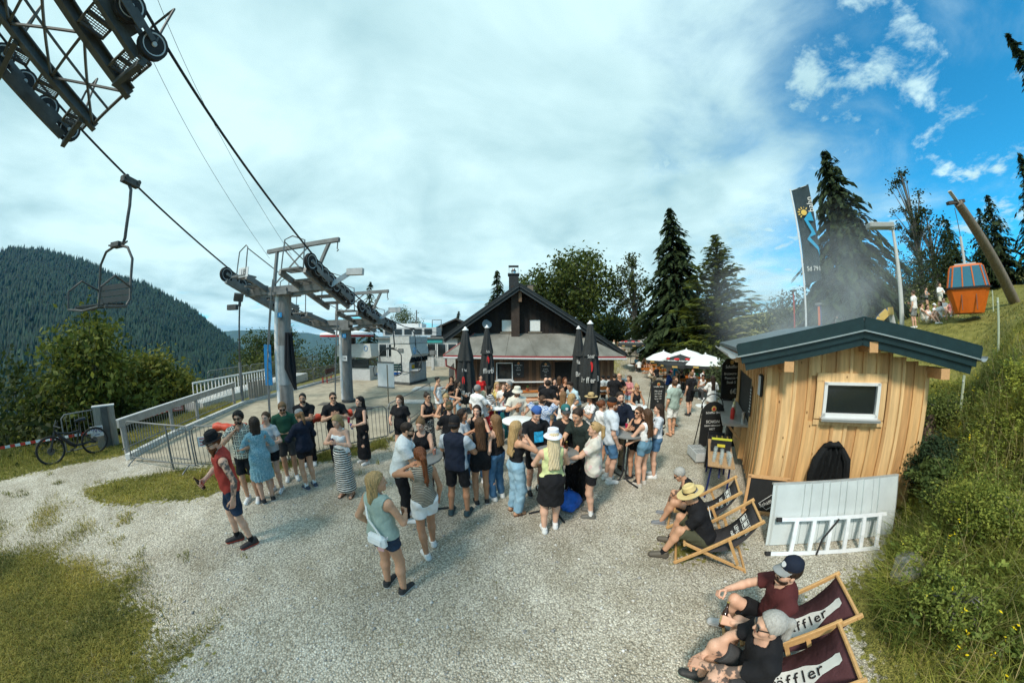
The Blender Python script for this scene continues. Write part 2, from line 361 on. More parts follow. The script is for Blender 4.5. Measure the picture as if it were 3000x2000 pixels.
for i,(x,y,w,d,rz)in enumerate([(-8.55,11.3,0.95,0.6,0.2),(-6.6,11.0,1.1,0.5,0.1),(-6.9,7.2,0.5,0.5,0.3)]):
 MB().box((x,y,0.03),(w,d,0.016),rz).build('drain_cover',MC,plat)
MB().box((-4.75,12.6,0.032),(1.1,0.75,0.02),0.15).build('concrete_slab',MATS['pale_concrete'],plat)
MB().box((-4.9,15.9,0.05),(2.0,1.1,0.06),0.1).build('concrete_slab',MATS['pale_concrete'],plat)
SKY_L=np.array([(-125,6.0),(-110,9.0),(-97,10.0),(-86.5,10.8),(-84.2,11.4),(-82.2,11.7),(-80.1,11.5),(-76.1,11.0),(-72.2,9.5),(-67.8,8.8),(-64.7,7.4),(-60.4,5.4),(-57.1,2.8),(-53.8,0.3),(-51,-2.0),(-46,-5.0),(-38,-8)])
def mount(az,q):
 """q 0..1 from the valley floor up to the ridge; returns xyz arrays"""
 el=np.interp(az,SKY_L[:,0],SKY_L[:,1]);rr=1500+150*np.sin(az*0.13)
 r=230+(rr-230)*q;top=3.08+rr*np.tan(np.radians(el-0.9))
 low=-120.0;z=low+(top-low)*(0.25*q+0.75*q**1.5)
 z=z+(fnoise(az*0.35,q*7,5,4)-0.5)*90*q*(1-q)*2
 return r*np.sin(np.radians(az)),r*np.cos(np.radians(az)),z
A,Q=np.meshgrid(np.linspace(-125,-38,130),np.linspace(0,1,60),indexing='ij')
mx,my,mz=mount(A,Q);back=np.stack([mx[:,-1]*1.6,my[:,-1]*1.6,np.full(130,-250.0)],-1)
MV=np.concatenate([np.stack([mx,my,mz],-1),back[:,None,:]],1);a_,b_=MV.shape[:2];I=np.arange(a_*b_).reshape(a_,b_)
mo=np_mesh('mountain',MV.reshape(-1,3),np.stack([I[:-1,:-1],I[:-1,1:],I[1:,1:],I[1:,:-1]],-1).reshape(-1,4),M('forest_floor',(0.010,0.024,0.016),0.9,scale=0.03),smooth=True)
tag(mo,kind='structure')
rs=np.random.RandomState(4)
def cone_forest(name,pos,h,w,kinds,colA,colB,mat,n=5):
 """every tree: two or three ragged stacked cones"""
 VV=[];FF=[];CC=[];off=0;P=len(pos)
 for(z0,z1,wr)in((0.05,0.62,1.0),(0.36,1.0,0.62)):
  ang=(np.arange(n)[None,:]/n*2*np.pi)+rs.rand(P,1)*6.28
  rad=w[:,None]*wr*(0.72+0.56*rs.rand(P,n))*np.where(kinds[:,None],1.0,1.35)
  top=np.where(kinds,z1,z1*0.80)
  ring=np.stack([pos[:,None,0]+np.cos(ang)*rad,pos[:,None,1]+np.sin(ang)*rad,pos[:,None,2]+(h*z0)[:,None]*(0.7+0.6*rs.rand(P,n))],-1)
  tip=np.stack([pos[:,0],pos[:,1],pos[:,2]+h*top],-1)[:,None,:]
  V=np.concatenate([ring,tip],1);VV.append(V.reshape(-1,3))
  base=off+np.arange(P)[:,None]*(n+1);j=np.arange(n)[None,:]
  FF.append(np.stack([base+j,base+(j+1)%n,np.repeat(base+n,n,1)],-1).reshape(-1,3));off+=P*(n+1)
  k=rs.rand(P,1,1);c=colA*(1-k)+colB*k;c=np.where(kinds[:,None,None],c,c*np.array([1.7,1.5,1.1]));CC.append(np.broadcast_to(c,(P,n+1,3)).reshape(-1,3))
 o=np_mesh(name,np.concatenate(VV),np.concatenate(FF),mat,cols=np.concatenate(CC));return o
nT=42000;az=rs.uniform(-124,-39,nT);q=rs.uniform(0.02,1.0,nT)**0.8;x,y,z=mount(az,q)
kd=rs.rand(nT)>0.35-0.2*q;hh=np.where(kd,rs.uniform(18,31,nT),rs.uniform(11,18,nT))
fm=attr_mat('distant_forest',0.9)
fo=cone_forest('mountain_forest',np.stack([x,y,z-2],-1),hh,hh*np.where(kd,0.20,0.36),kd,np.array([0.004,0.019,0.016]),np.array([0.022,0.058,0.034]),fm)
tag(fo,'dark green fir forest covering the mountain on the left','forest',kind='stuff')
def ridge(name,r,pts,zlow,m,seed,amp):
 az=np.linspace(pts[0][0],pts[-1][0],160);el=np.interp(az,[p[0]for p in pts],[p[1]for p in pts])+(fnoise(az*0.35,az*0,seed,5)-0.5)*amp
 zt=3.08+r*np.tan(np.radians(el));rows=[]
 for f,k in((0.55,0.0),(0.8,0.55),(1.0,1.0),(1.5,0.0)):
  zz_=zlow+(zt-zlow)*k;rows.append(np.stack([r*f*np.sin(np.radians(az)),r*f*np.cos(np.radians(az)),zz_],-1))
 V=np.stack(rows,1);I=np.arange(V.shape[0]*4).reshape(-1,4)
 F=np.stack([I[:-1,:-1],I[:-1,1:],I[1:,1:],I[1:,:-1]],-1).reshape(-1,4)
 return tag(np_mesh(name,V.reshape(-1,3),F,m,smooth=True),kind='structure')
HM=M('far_hill',(0.045,0.075,0.05),0.95,scale=0.004,var=0.35)
ridge('far_hills',6100,[(-70,0.6),(-56,1.2),(-50,1.7),(-44,1.3),(-38,0.6),(-30,0.3),(-19,0.1),(-10,0.6),(0,0.4),(20,0.2),(50,0.5)],-380,HM,31,0.7)
V_=M('valley_floor',(0.06,0.09,0.04),0.95,scale=0.002,var=0.4)
tag(MB().prism([(-9000,-9000),(9000,-9000),(9000,9000),(-9000,9000)],(0,0,-371),(1,0,0),(0,1,0),(0,0,1)).build('valley',V_),kind='structure')
# ================================================================ people: bodies and clothes grown from distance fields
def surfnet(f,org,h):
 ins=f<0;nx,ny,nz=f.shape
 c=ins[:-1,:-1,:-1].astype(np.int8);tot=np.zeros_like(c)
 for i in(0,1):
  for j in(0,1):
   for k in(0,1):tot+=ins[i:nx-1+i,j:ny-1+j,k:nz-1+k]
 act=np.argwhere((tot>0)&(tot<8))
 if len(act)==0:return np.zeros((0,3),np.float32),np.zeros((0,4),np.int32)
 idx=np.full((nx-1,ny-1,nz-1),-1,np.int32);idx[tuple(act.T)]=np.arange(len(act))
 cr=[(i,j,k)for i in(0,1)for j in(0,1)for k in(0,1)]
 val=np.stack([f[act[:,0]+i,act[:,1]+j,act[:,2]+k]for i,j,k in cr],1)
 acc=np.zeros((len(act),3));cnt=np.zeros(len(act))
 for a in range(8):
  for b in range(a+1,8):
   d=np.subtract(cr[b],cr[a])
   if np.abs(d).sum()!=1:continue
   fa,fb=val[:,a],val[:,b];m=(fa<0)!=(fb<0);t=np.where(m,fa/np.where(m,fa-fb,1),0)
   acc+=np.where(m[:,None],np.array(cr[a])+t[:,None]*d,0);cnt+=m
 V=(act+acc/cnt[:,None])*h+org;F=[]
 for ax in range(3):
  sl0=[slice(None)]*3;sl1=[slice(None)]*3;sl0[ax]=slice(0,-1);sl1[ax]=slice(1,None)
  ch=np.argwhere(ins[tuple(sl0)]!=ins[tuple(sl1)]);b,c2=(ax+1)%3,(ax+2)%3
  ok=(ch[:,b]>0)&(ch[:,c2]>0)&(ch[:,b]<f.shape[b]-1)&(ch[:,c2]<f.shape[c2]-1);ch=ch[ok]
  q=[]
  for db,dc in((-1,-1),(0,-1),(0,0),(-1,0)):
   p=ch.copy();p[:,b]+=db;p[:,c2]+=dc;q.append(idx[tuple(p.T)])
  q=np.stack(q,1);fl=~ins[tuple(ch.T)];q[fl]=q[fl][:,::-1];F.append(q)
 return V.astype(np.float32),np.concatenate(F).astype(np.int32)
class Grid:
 def __init__(s,lo,hi,h):
  s.h=h;s.lo=np.asarray(lo,float)-2*h;n=np.ceil((np.asarray(hi)-s.lo)/h).astype(int)+3
  s.ax=[s.lo[i]+np.arange(n[i])*h for i in range(3)];s.F=np.full(n,1.0,np.float32)
 def box(s,lo,hi):
  sl=[]
  for i in range(3):
   a=int(np.searchsorted(s.ax[i],lo[i]));b=int(np.searchsorted(s.ax[i],hi[i]));sl.append(slice(a,max(b,a)))
  return tuple(sl),s.ax[0][sl[0]][:,None,None],s.ax[1][sl[1]][None,:,None],s.ax[2][sl[2]][None,None,:]
 def put(s,sl,d,k):
  a=s.F[sl]
  if d.size==0:return
  if k>0:
   hh=np.maximum(k-np.abs(a-d),0)/k;s.F[sl]=np.minimum(a,d)-hh*hh*k*0.25
  else:s.F[sl]=np.minimum(a,d)
 def seg(s,a,b,ra,rb=None,k=0.03,flat=None,clip=None,sub=False):
  a=np.asarray(a,float);b=np.asarray(b,float);rb=ra if rb is None else rb;m=max(ra,rb)+max(k,0)+2*s.h
  sl,X,Y,Z=s.box(np.minimum(a,b)-m,np.maximum(a,b)+m);ab=b-a;L2=max(ab@ab,1e-9)
  t=np.clip(((X-a[0])*ab[0]+(Y-a[1])*ab[1]+(Z-a[2])*ab[2])/L2,0,1)
  qx=X-a[0]-t*ab[0];qy=Y-a[1]-t*ab[1];qz=Z-a[2]-t*ab[2];q2=qx*qx+qy*qy+qz*qz
  if flat is not None:
   n,ff=flat;dn=qx*n[0]+qy*n[1]+qz*n[2];q2=q2+(ff*ff-1)*dn*dn
  d=np.sqrt(q2)-(ra+(rb-ra)*t)
  if clip is not None:
   o,n=clip;d=np.maximum(d,(X-o[0])*n[0]+(Y-o[1])*n[1]+(Z-o[2])*n[2])
  if sub:s.F[sl]=np.maximum(s.F[sl],-d)
  else:s.put(sl,d,k)
 def ell(s,c,r,k=0.02,sub=False):
  m=max(r)+max(k,0)+2*s.h;c=np.asarray(c,float);sl,X,Y,Z=s.box(c-m,c+m)
  d=(np.sqrt(((X-c[0])/r[0])**2+((Y-c[1])/r[1])**2+((Z-c[2])/r[2])**2)-1)*min(r)
  if sub:s.F[sl]=np.maximum(s.F[sl],-d)
  else:s.put(sl,d,k)
 def clip(s,o,n):
  X,Y,Z=s.ax[0][:,None,None],s.ax[1][None,:,None],s.ax[2][None,None,:]
  s.F=np.maximum(s.F,((X-o[0])*n[0]+(Y-o[1])*n[1]+(Z-o[2])*n[2]).astype(np.float32))
 def wrinkle(s,amp,fr,seed):
  X,Y,Z=s.ax[0][:,None,None],s.ax[1][None,:,None],s.ax[2][None,None,:];r=seed
  s.F=s.F+(amp*(np.sin(fr*(Z*1.0+X*0.6)+r+2*np.sin(fr*0.5*Y+r))+0.6*np.sin(fr*1.7*(X-0.5*Z)+2.1*r+1.5*np.sin(fr*0.8*Z)))).astype(np.float32)
 def mesh(s):return surfnet(s.F,s.lo,s.h)
def head_template(sex):
 g=Grid((-0.10,-0.13,-0.19),(0.10,0.13,0.13),0.0052);f=sex=='f';j=0.92 if f else 1.0
 g.ell((0,-0.012,0.03),(0.073,0.092,0.083));g.ell((0,0.022,-0.03),(0.058*j,0.068,0.086),0.03);g.ell((0,0.066,-0.094),(0.024*j,0.022,0.018),0.035)
 for sx in(-1,1):
  g.ell((sx*0.036,0.050,-0.028),(0.027,0.030,0.03),0.02);g.ell((sx*0.030,0.102,0.007),(0.019,0.018,0.013),0,True);g.ell((sx*0.030,0.070,0.006),(0.0145,)*3,0.004)
  g.ell((sx*0.076,-0.008,-0.008),(0.011,0.021,0.031),0.004)
 g.seg((0,0.083,0.018),(0,0.104,-0.026),0.008,0.0125,0.012);g.seg((-0.036,0.076,0.026),(0.036,0.076,0.026),0.010,k=0.02)
 g.seg((-0.018,0.083,-0.058),(0.018,0.083,-0.058),0.0085,k=0.008);g.seg((0,-0.02,-0.05),(0,-0.035,-0.18),0.052*j,0.056*j,0.03)
 return g.mesh()
HEADT={s:head_template(s)for s in 'mf'}
def head_cols(V,skin,hairc):
 c=np.tile(np.asarray(skin,float),(len(V),1));x,y,z=np.abs(V[:,0]),V[:,1],V[:,2]
 c*=(1-0.12*np.clip(1-np.hypot(x-0.04,z+0.035)/0.03,0,1)*(y>0.03))[:,None]**np.array([0.0,1.0,1.0])
 lip=(np.abs(z+0.058)<0.010)&(x<0.022)&(y>0.082);c[lip]=c[lip]*np.array([0.85,0.5,0.5])
 de=np.hypot(x-0.030,z-0.006);eye=(de<0.012)&(y>0.074);c[eye]=(0.55,0.52,0.5);c[eye&(de<0.0065)]=(0.03,0.025,0.02)
 br=(np.abs(z-0.028+x*0.05)<0.0055)&(x>0.012)&(x<0.046)&(y>0.05);c[br]=np.asarray(hairc)*0.7
 return c
def hand_template(pose):
 g=Grid((-0.05,-0.07,-0.09),(0.23,0.12,0.10),0.0046);cur={'relax':(22,28,18),'grip':(58,68,40),'flat':(4,6,4),'point':(8,10,8)}[pose]
 for y,l,r in((0.030,(0.043,0.026,0.021),0.0092),(0.010,(0.047,0.029,0.022),0.0095),(-0.010,(0.043,0.027,0.021),0.009),(-0.029,(0.034,0.021,0.018),0.008)):
  g.seg((-0.03,y*0.6,0),(0.085,y,0),0.015,0.0125,0.012,flat=((0,0,1),1.15));p=np.array((0.085,y,0.0));a=0;rr=r
  for i in range(3):
   a+=R(cur[i]);d=np.array((math.cos(a),0.08*np.sign(y)*(1 if pose=='flat' else 0.3),math.sin(a)));q=p+d*l[i];g.seg(p,q,rr,rr*0.9,0.004);p=q;rr*=0.9
 p=np.array((0.022,0.028,0.004));th={'grip':[(0.62,0.55,0.55),(0.6,0.05,0.8),(0.5,-0.4,0.75)],'relax':[(0.75,0.6,0.25),(0.9,0.3,0.3),(0.95,0.1,0.3)]}.get(pose,[(0.7,0.7,0.1),(0.8,0.6,0.05),(0.9,0.4,0.0)])
 for d,l,r in zip(th,(0.044,0.033,0.026),(0.0135,0.0105,0.0095)):
  d=np.array(d)/np.linalg.norm(d);q=p+d*l;g.seg(p,q,r,r*0.9,0.008);p=q
 return g.mesh()
HANDT={k:hand_template(k)for k in('relax','grip','flat')}
def shoe_template(kind):
 g=Grid((-0.07,-0.12,-0.01),(0.07,0.22,0.16),0.0065)
 if kind=='foot':
  g.seg((0,-0.05,0.035),(0,0.10,0.03),0.036,0.036,0.02,flat=((0,0,1),1.1))
  for x,y,r in((-0.024,0.185,0.015),(-0.004,0.188,0.011),(0.012,0.18,0.010),(0.026,0.17,0.009),(0.037,0.155,0.009)):g.seg((x*0.8,0.11,0.024),(x,y-0.02,0.018),0.015,r,0.008)
  g.seg((0,-0.03,0.05),(0,-0.03,0.13),0.036,0.04,0.03)
 else:
  tall=0.125 if kind=='boot' else 0.085
  g.seg((0,-0.045,0.03),(0.004,0.145,0.028),0.043,0.042,0.02,flat=((0,0,1),1.05));g.seg((0,-0.045,0.03),(0,-0.035,tall),0.042,0.046,0.03);g.seg((0,0.0,0.06),(0,0.10,0.042),0.04,0.032,0.02)
  g.clip((0,0,0.0),(0,0,-1));g.clip((0,0,tall+0.012),(0,0.15,1))
 g.clip((0,0,0.0),(0,0,-1));return g.mesh()
SHOET={k:shoe_template(k)for k in('shoe','boot','foot')}
def hair_template(st):
 g=Grid((-0.19,-0.27,-0.52),(0.19,0.16,0.26),0.0085);o=0.012
 if st in('curly','curls'):o=0.024
 if st in('buzz','fringe'):o=0.007
 g.ell((0,-0.016,0.034),(0.076+o,0.094+o,0.086+o),0)
 hl=0.055 if st!='fringe' else 0.02
 g.clip((0,0.052,hl),(0,0.80,-0.60)if st not in('fringe',)else(0,0.5,-0.86))
 if st in('buzz','short','quiff','pony','bun','fringe','updo','curls'):
  g.clip((0,-0.05,-0.055),(0,0.5,-0.86))
 if st=='quiff':g.ell((0,0.045,0.105),(0.055,0.055,0.035),0.03)
 if st=='fringe':g.ell((0,0.03,0.085),(0.06,0.06,0.03),0.02)
 if st in('long','vlong','mid','bob','curly'):
  n={'long':0.30,'vlong':0.42,'mid':0.20,'bob':0.14,'curly':0.17}[st];w=0.035 if st!='curly' else 0.055
  for sx in(-1,1):g.seg((sx*0.066,-0.025,0.03),(sx*0.078,-0.035-0.05*(n>0.25),-n*0.9),w*0.8,w*0.62,0.03,flat=((1,0,0),1.3))
  g.seg((0,-0.075,0.02),(0,-0.095-0.04*(n>0.25),-n),0.062+w*0.3,0.055,0.04,flat=((0,1,0),1.5))
  for sx in(-1,1):g.seg((sx*0.04,-0.08,0.0),(sx*0.055,-0.10-0.04*(n>0.25),-n*1.05),0.045,0.03,0.03,flat=((0,1,0),1.3))
  g.seg((0,0.065,-0.03),(0,0.085,-0.30),0.056,0.056,0,sub=True)
 if st=='pony':
  g.seg((0,-0.10,0.055),(0,-0.145,0.03),0.03,0.033,0.02);g.seg((0,-0.145,0.03),(0,-0.15,-0.10),0.036,0.032,0.02);g.seg((0,-0.15,-0.10),(0.01,-0.13,-0.20),0.032,0.012,0.02)
 if st=='longpony':
  g.clip((0,-0.05,-0.05),(0,0.5,-0.86));g.seg((0,-0.10,0.05),(0,-0.14,0.0),0.032,0.04,0.02);g.seg((0,-0.14,0.0),(0.02,-0.15,-0.33),0.045,0.03,0.02);g.seg((0.02,-0.15,-0.33),(0.03,-0.13,-0.42),0.03,0.01,0.02)
 if st=='bun':g.ell((0,-0.055,0.125),(0.042,0.042,0.038),0.015)
 if st=='updo':g.ell((0,-0.115,0.06),(0.05,0.04,0.045),0.02)
 X,Y,Z=g.ax[0][:,None,None],g.ax[1][None,:,None],g.ax[2][None,None,:];an=np.arctan2(X,-Y)
 a=0.0045 if st not in('curly','curls')else 0.010
 if st in('long','vlong','mid'):g.F=g.F+(0.006*np.sin(24*Z+3*np.sin(an*3))*np.clip(-Z*5,0,1)+0.004*np.sin(an*47+9*np.sin(11*Z))).astype(np.float32)
 if st in('curly','curls'):g.F=g.F+(a*np.sin(70*X+5*np.sin(40*Z))*np.sin(65*Z+4*np.sin(50*Y))).astype(np.float32)
 else:g.F=g.F+(a*np.sin(an*26+6*np.sin(9*Z+2*X))).astype(np.float32)*(1 if st not in('buzz','pony','short','updo','bun')else 0.3)
 return g.mesh()
HAIRT={}
def hair_mesh(st):
 if st not in HAIRT:
  V,F=hair_template(st);o=np_mesh('hair',V,F,M('hair_base',(0.1,0.1,0.1)),smooth=True);HAIRT[st]=o.data;bpy.data.objects.remove(o)
 return HAIRT[st]
HAIRC={'black':(0.012,0.010,0.009),'dark':(0.030,0.018,0.012),'brown':(0.075,0.038,0.019),'auburn':(0.14,0.045,0.016),'light':(0.19,0.105,0.048),'blonde':(0.40,0.26,0.115),'pale':(0.62,0.50,0.31),'grey':(0.24,0.23,0.215),'silver':(0.36,0.345,0.315),'red':(0.22,0.065,0.02)}
SKINS={'fair':(0.66,0.385,0.265),'tan':(0.57,0.31,0.19),'bronze':(0.46,0.225,0.125),'brown':(0.33,0.155,0.085)}
def hair_mat(c):
 m=M('hair_'+c,HAIRC[c],0.5,var=0.7 if HAIRC[c][0]<0.15 else 0.28,scale=30,stretch=(3,3,0.22),bump=0.35,bscale=40,spec=0.25);return m
SKIN=attr_mat('skin',0.52,bump=0.03,bscale=90,spec=0.35)
bsdf(SKIN).inputs['Subsurface Weight'].default_value=0.0
def cloth(col,pat=None,col2=(0.02,0.02,0.02),sc=1.0,rough=0.85):
 key='cloth_'+'_'.join('%d'%(c*1000)for c in col)+(pat or '')+('_'.join('%d'%(c*100)for c in col2)+'%g'%sc if pat else '')
 if key in MATS:return MATS[key]
 m=M(key,col,rough,var=0.14,scale=3.0,bump=0.7,bscale=13,spec=0.2);t=m.node_tree;n=t.nodes;l=t.links;b=bsdf(m)
 if pat:
  tcn=n.new('ShaderNodeTexCoord');base=[x for x in n if x.type=='VALTORGB'][0].outputs[0];mx=n.new('ShaderNodeMix');mx.data_type='RGBA';l.new(base,mx.inputs[6]);mx.inputs[7].default_value=(*col2,1)
  def ma(op,a,bb=0.0,cc=0.0):
   q=n.new('ShaderNodeMath');q.operation=op
   for i,x in enumerate((a,bb,cc)):
    if isinstance(x,(int,float)):q.inputs[i].default_value=x
    else:l.new(x,q.inputs[i])
   return q.outputs[0]
  sp=n.new('ShaderNodeSeparateXYZ');l.new(tcn.outputs['Object'],sp.inputs[0])
  if pat=='hstripe':f=ma('GREATER_THAN',ma('SINE',ma('MULTIPLY',sp.outputs[2],150.0*sc)),0.0)
  elif pat=='lead':
   vo=n.new('ShaderNodeTexVoronoi');vo.inputs['Scale'].default_value=12*sc;l.new(tcn.outputs['Object'],vo.inputs['Vector']);f=ma('MULTIPLY',ma('GREATER_THAN',vo.outputs['Distance'],0.28),ma('LESS_THAN',vo.outputs['Distance'],0.46))
  elif pat=='floral':
   no=n.new('ShaderNodeTexNoise');no.inputs['Scale'].default_value=45*sc;no.inputs['Detail'].default_value=2;l.new(tcn.outputs['Object'],no.inputs['Vector']);f=ma('GREATER_THAN',no.outputs['Fac'],0.53)
  elif pat=='dots':
   vo=n.new('ShaderNodeTexVoronoi');vo.inputs['Scale'].default_value=26*sc;l.new(tcn.outputs['Object'],vo.inputs['Vector']);f=ma('LESS_THAN',vo.outputs['Distance'],0.3)
  elif pat=='squares':
   def tile(o,s):return ma('ABSOLUTE',ma('SUBTRACT',ma('FRACT',ma('MULTIPLY',o,s)),0.5))
   wob=ma('ADD',sp.outputs[0],ma('MULTIPLY',sp.outputs[1],0.7));ax=tile(wob,11*sc);az_=tile(sp.outputs[2],11*sc);mxx=ma('MAXIMUM',ax,az_)
   ring=ma('MULTIPLY',ma('GREATER_THAN',mxx,0.24),ma('LESS_THAN',mxx,0.37));f=ma('MAXIMUM',ring,ma('LESS_THAN',mxx,0.11))
  elif pat=='denim':
   no=n.new('ShaderNodeTexNoise');no.inputs['Scale'].default_value=7;no.inputs['Detail'].default_value=5;l.new(tcn.outputs['Object'],no.inputs['Vector']);f=ma('MULTIPLY',ma('SUBTRACT',no.outputs['Fac'],0.35),1.6)
  elif pat=='front':
   f=ma('GREATER_THAN',ma('ABSOLUTE',sp.outputs[0]),0.165*sc)
  l.new(f,mx.inputs[0]);l.new(mx.outputs[2],b.inputs['Base Color'])
 return m
C=dict(black=(0.013,0.013,0.015),navy=(0.012,0.017,0.032),white=(0.78,0.78,0.76),cream=(0.66,0.62,0.52),red=(0.42,0.055,0.04),denim=(0.055,0.13,0.24),ldenim=(0.22,0.38,0.50),ddenim=(0.018,0.032,0.062),grey=(0.25,0.26,0.26),lgrey=(0.5,0.52,0.53),green=(0.03,0.095,0.055),sage=(0.34,0.42,0.36),khaki=(0.30,0.24,0.16),olive=(0.075,0.075,0.045),maroon=(0.085,0.022,0.022),sky=(0.15,0.33,0.42),lime=(0.58,0.62,0.30),blue=(0.05,0.12,0.35),pink=(0.55,0.22,0.22),yellow=(0.60,0.42,0.06),brown=(0.16,0.08,0.04),dgrey=(0.06,0.06,0.062),orange=(0.62,0.16,0.03),teal=(0.03,0.14,0.14))
def ik(a,c,l1,l2,pole):
 a=np.asarray(a,float);c=np.asarray(c,float);d=c-a;L=np.linalg.norm(d);u=d/max(L,1e-6)
 if L>(l1+l2)*0.995:L=(l1+l2)*0.995;c=a+u*L
 if L<abs(l1-l2)*1.05+0.02:L=abs(l1-l2)*1.05+0.02;c=a+u*L
 x=(l1*l1-l2*l2+L*L)/(2*L);hgt=math.sqrt(max(l1*l1-x*x,0));p=np.asarray(pole,float);p=p-u*(p@u);p/=max(np.linalg.norm(p),1e-6)
 return a+u*x+p*hgt,c
ARM={'down':((0.235,0.05,-0.06),(-1,0.1,0),(0.5,-1,-0.2),'relax'),'swing':((0.27,0.16,-0.02),(-1,0,0),(0.5,-1,-0.2),'relax'),'back':((0.25,-0.14,-0.04),(-1,0,0),(0.5,-1,-0.2),'relax'),'cup':((0.13,0.28,0.23),(-1,0,0),(0.9,-0.5,-0.7),'grip'),'cuplow':((0.15,0.29,0.14),(-1,0,0),(0.8,-0.6,-0.5),'grip'),'plate':((0.14,0.26,0.20),(-0.2,0,1),(0.9,-0.5,-0.7),'flat'),'phone':((0.07,0.25,0.29),(-0.4,-0.8,0.2),(1,-0.3,-0.7),'grip'),'chest':((0.07,0.20,0.30),(-0.3,-1,0),(1,-0.3,-0.6),'relax'),'mouth':((0.09,0.17,0.47),(-1,-0.3,0.1),(1,0.3,-0.9),'grip'),'cross':((-0.10,0.19,0.24),(0,-1,-0.2),(1,0.1,-0.5),'relax'),'hip':((0.19,-0.02,0.10),(-0.6,0.2,-0.4),(1,-0.5,0.1),'relax'),'pocket':((0.20,0.06,0.0),(-1,0,0),(0.6,-1,0),'relax'),'table':((0.15,0.33,0.11),(-0.4,0,-1),(0.9,-0.6,-0.4),'relax'),'tabgrip':((0.14,0.36,0.15),(-1,0,0),(0.9,-0.6,-0.4),'grip'),'headtop':((0.12,0.0,0.70),(-0.8,-0.3,-0.4),(1,0.2,0.2),'relax'),'hair':((0.12,0.14,0.50),(-1,-0.3,0),(1,0.2,-0.7),'relax'),'face':((0.05,0.17,0.50),(-0.3,-1,0.2),(0.9,0.5,-1),'relax'),'belly':((0.0,0.20,0.13),(0,-1,0),(1,-0.2,-0.5),'relax'),'out':((0.50,0.22,0.30),(0,0.3,-1),(0.2,-0.6,-1),'relax'),'knee':((0.12,0.45,0.10),(-0.3,0,-1),(1,-0.2,-0.3),'relax'),'bottle':((0.17,0.30,0.10),(-1,0.1,0),(0.7,-0.7,-0.5),'grip'),'reach':((0.12,0.46,0.22),(-0.7,0,-0.6),(0.8,-0.5,-0.5),'grip')}
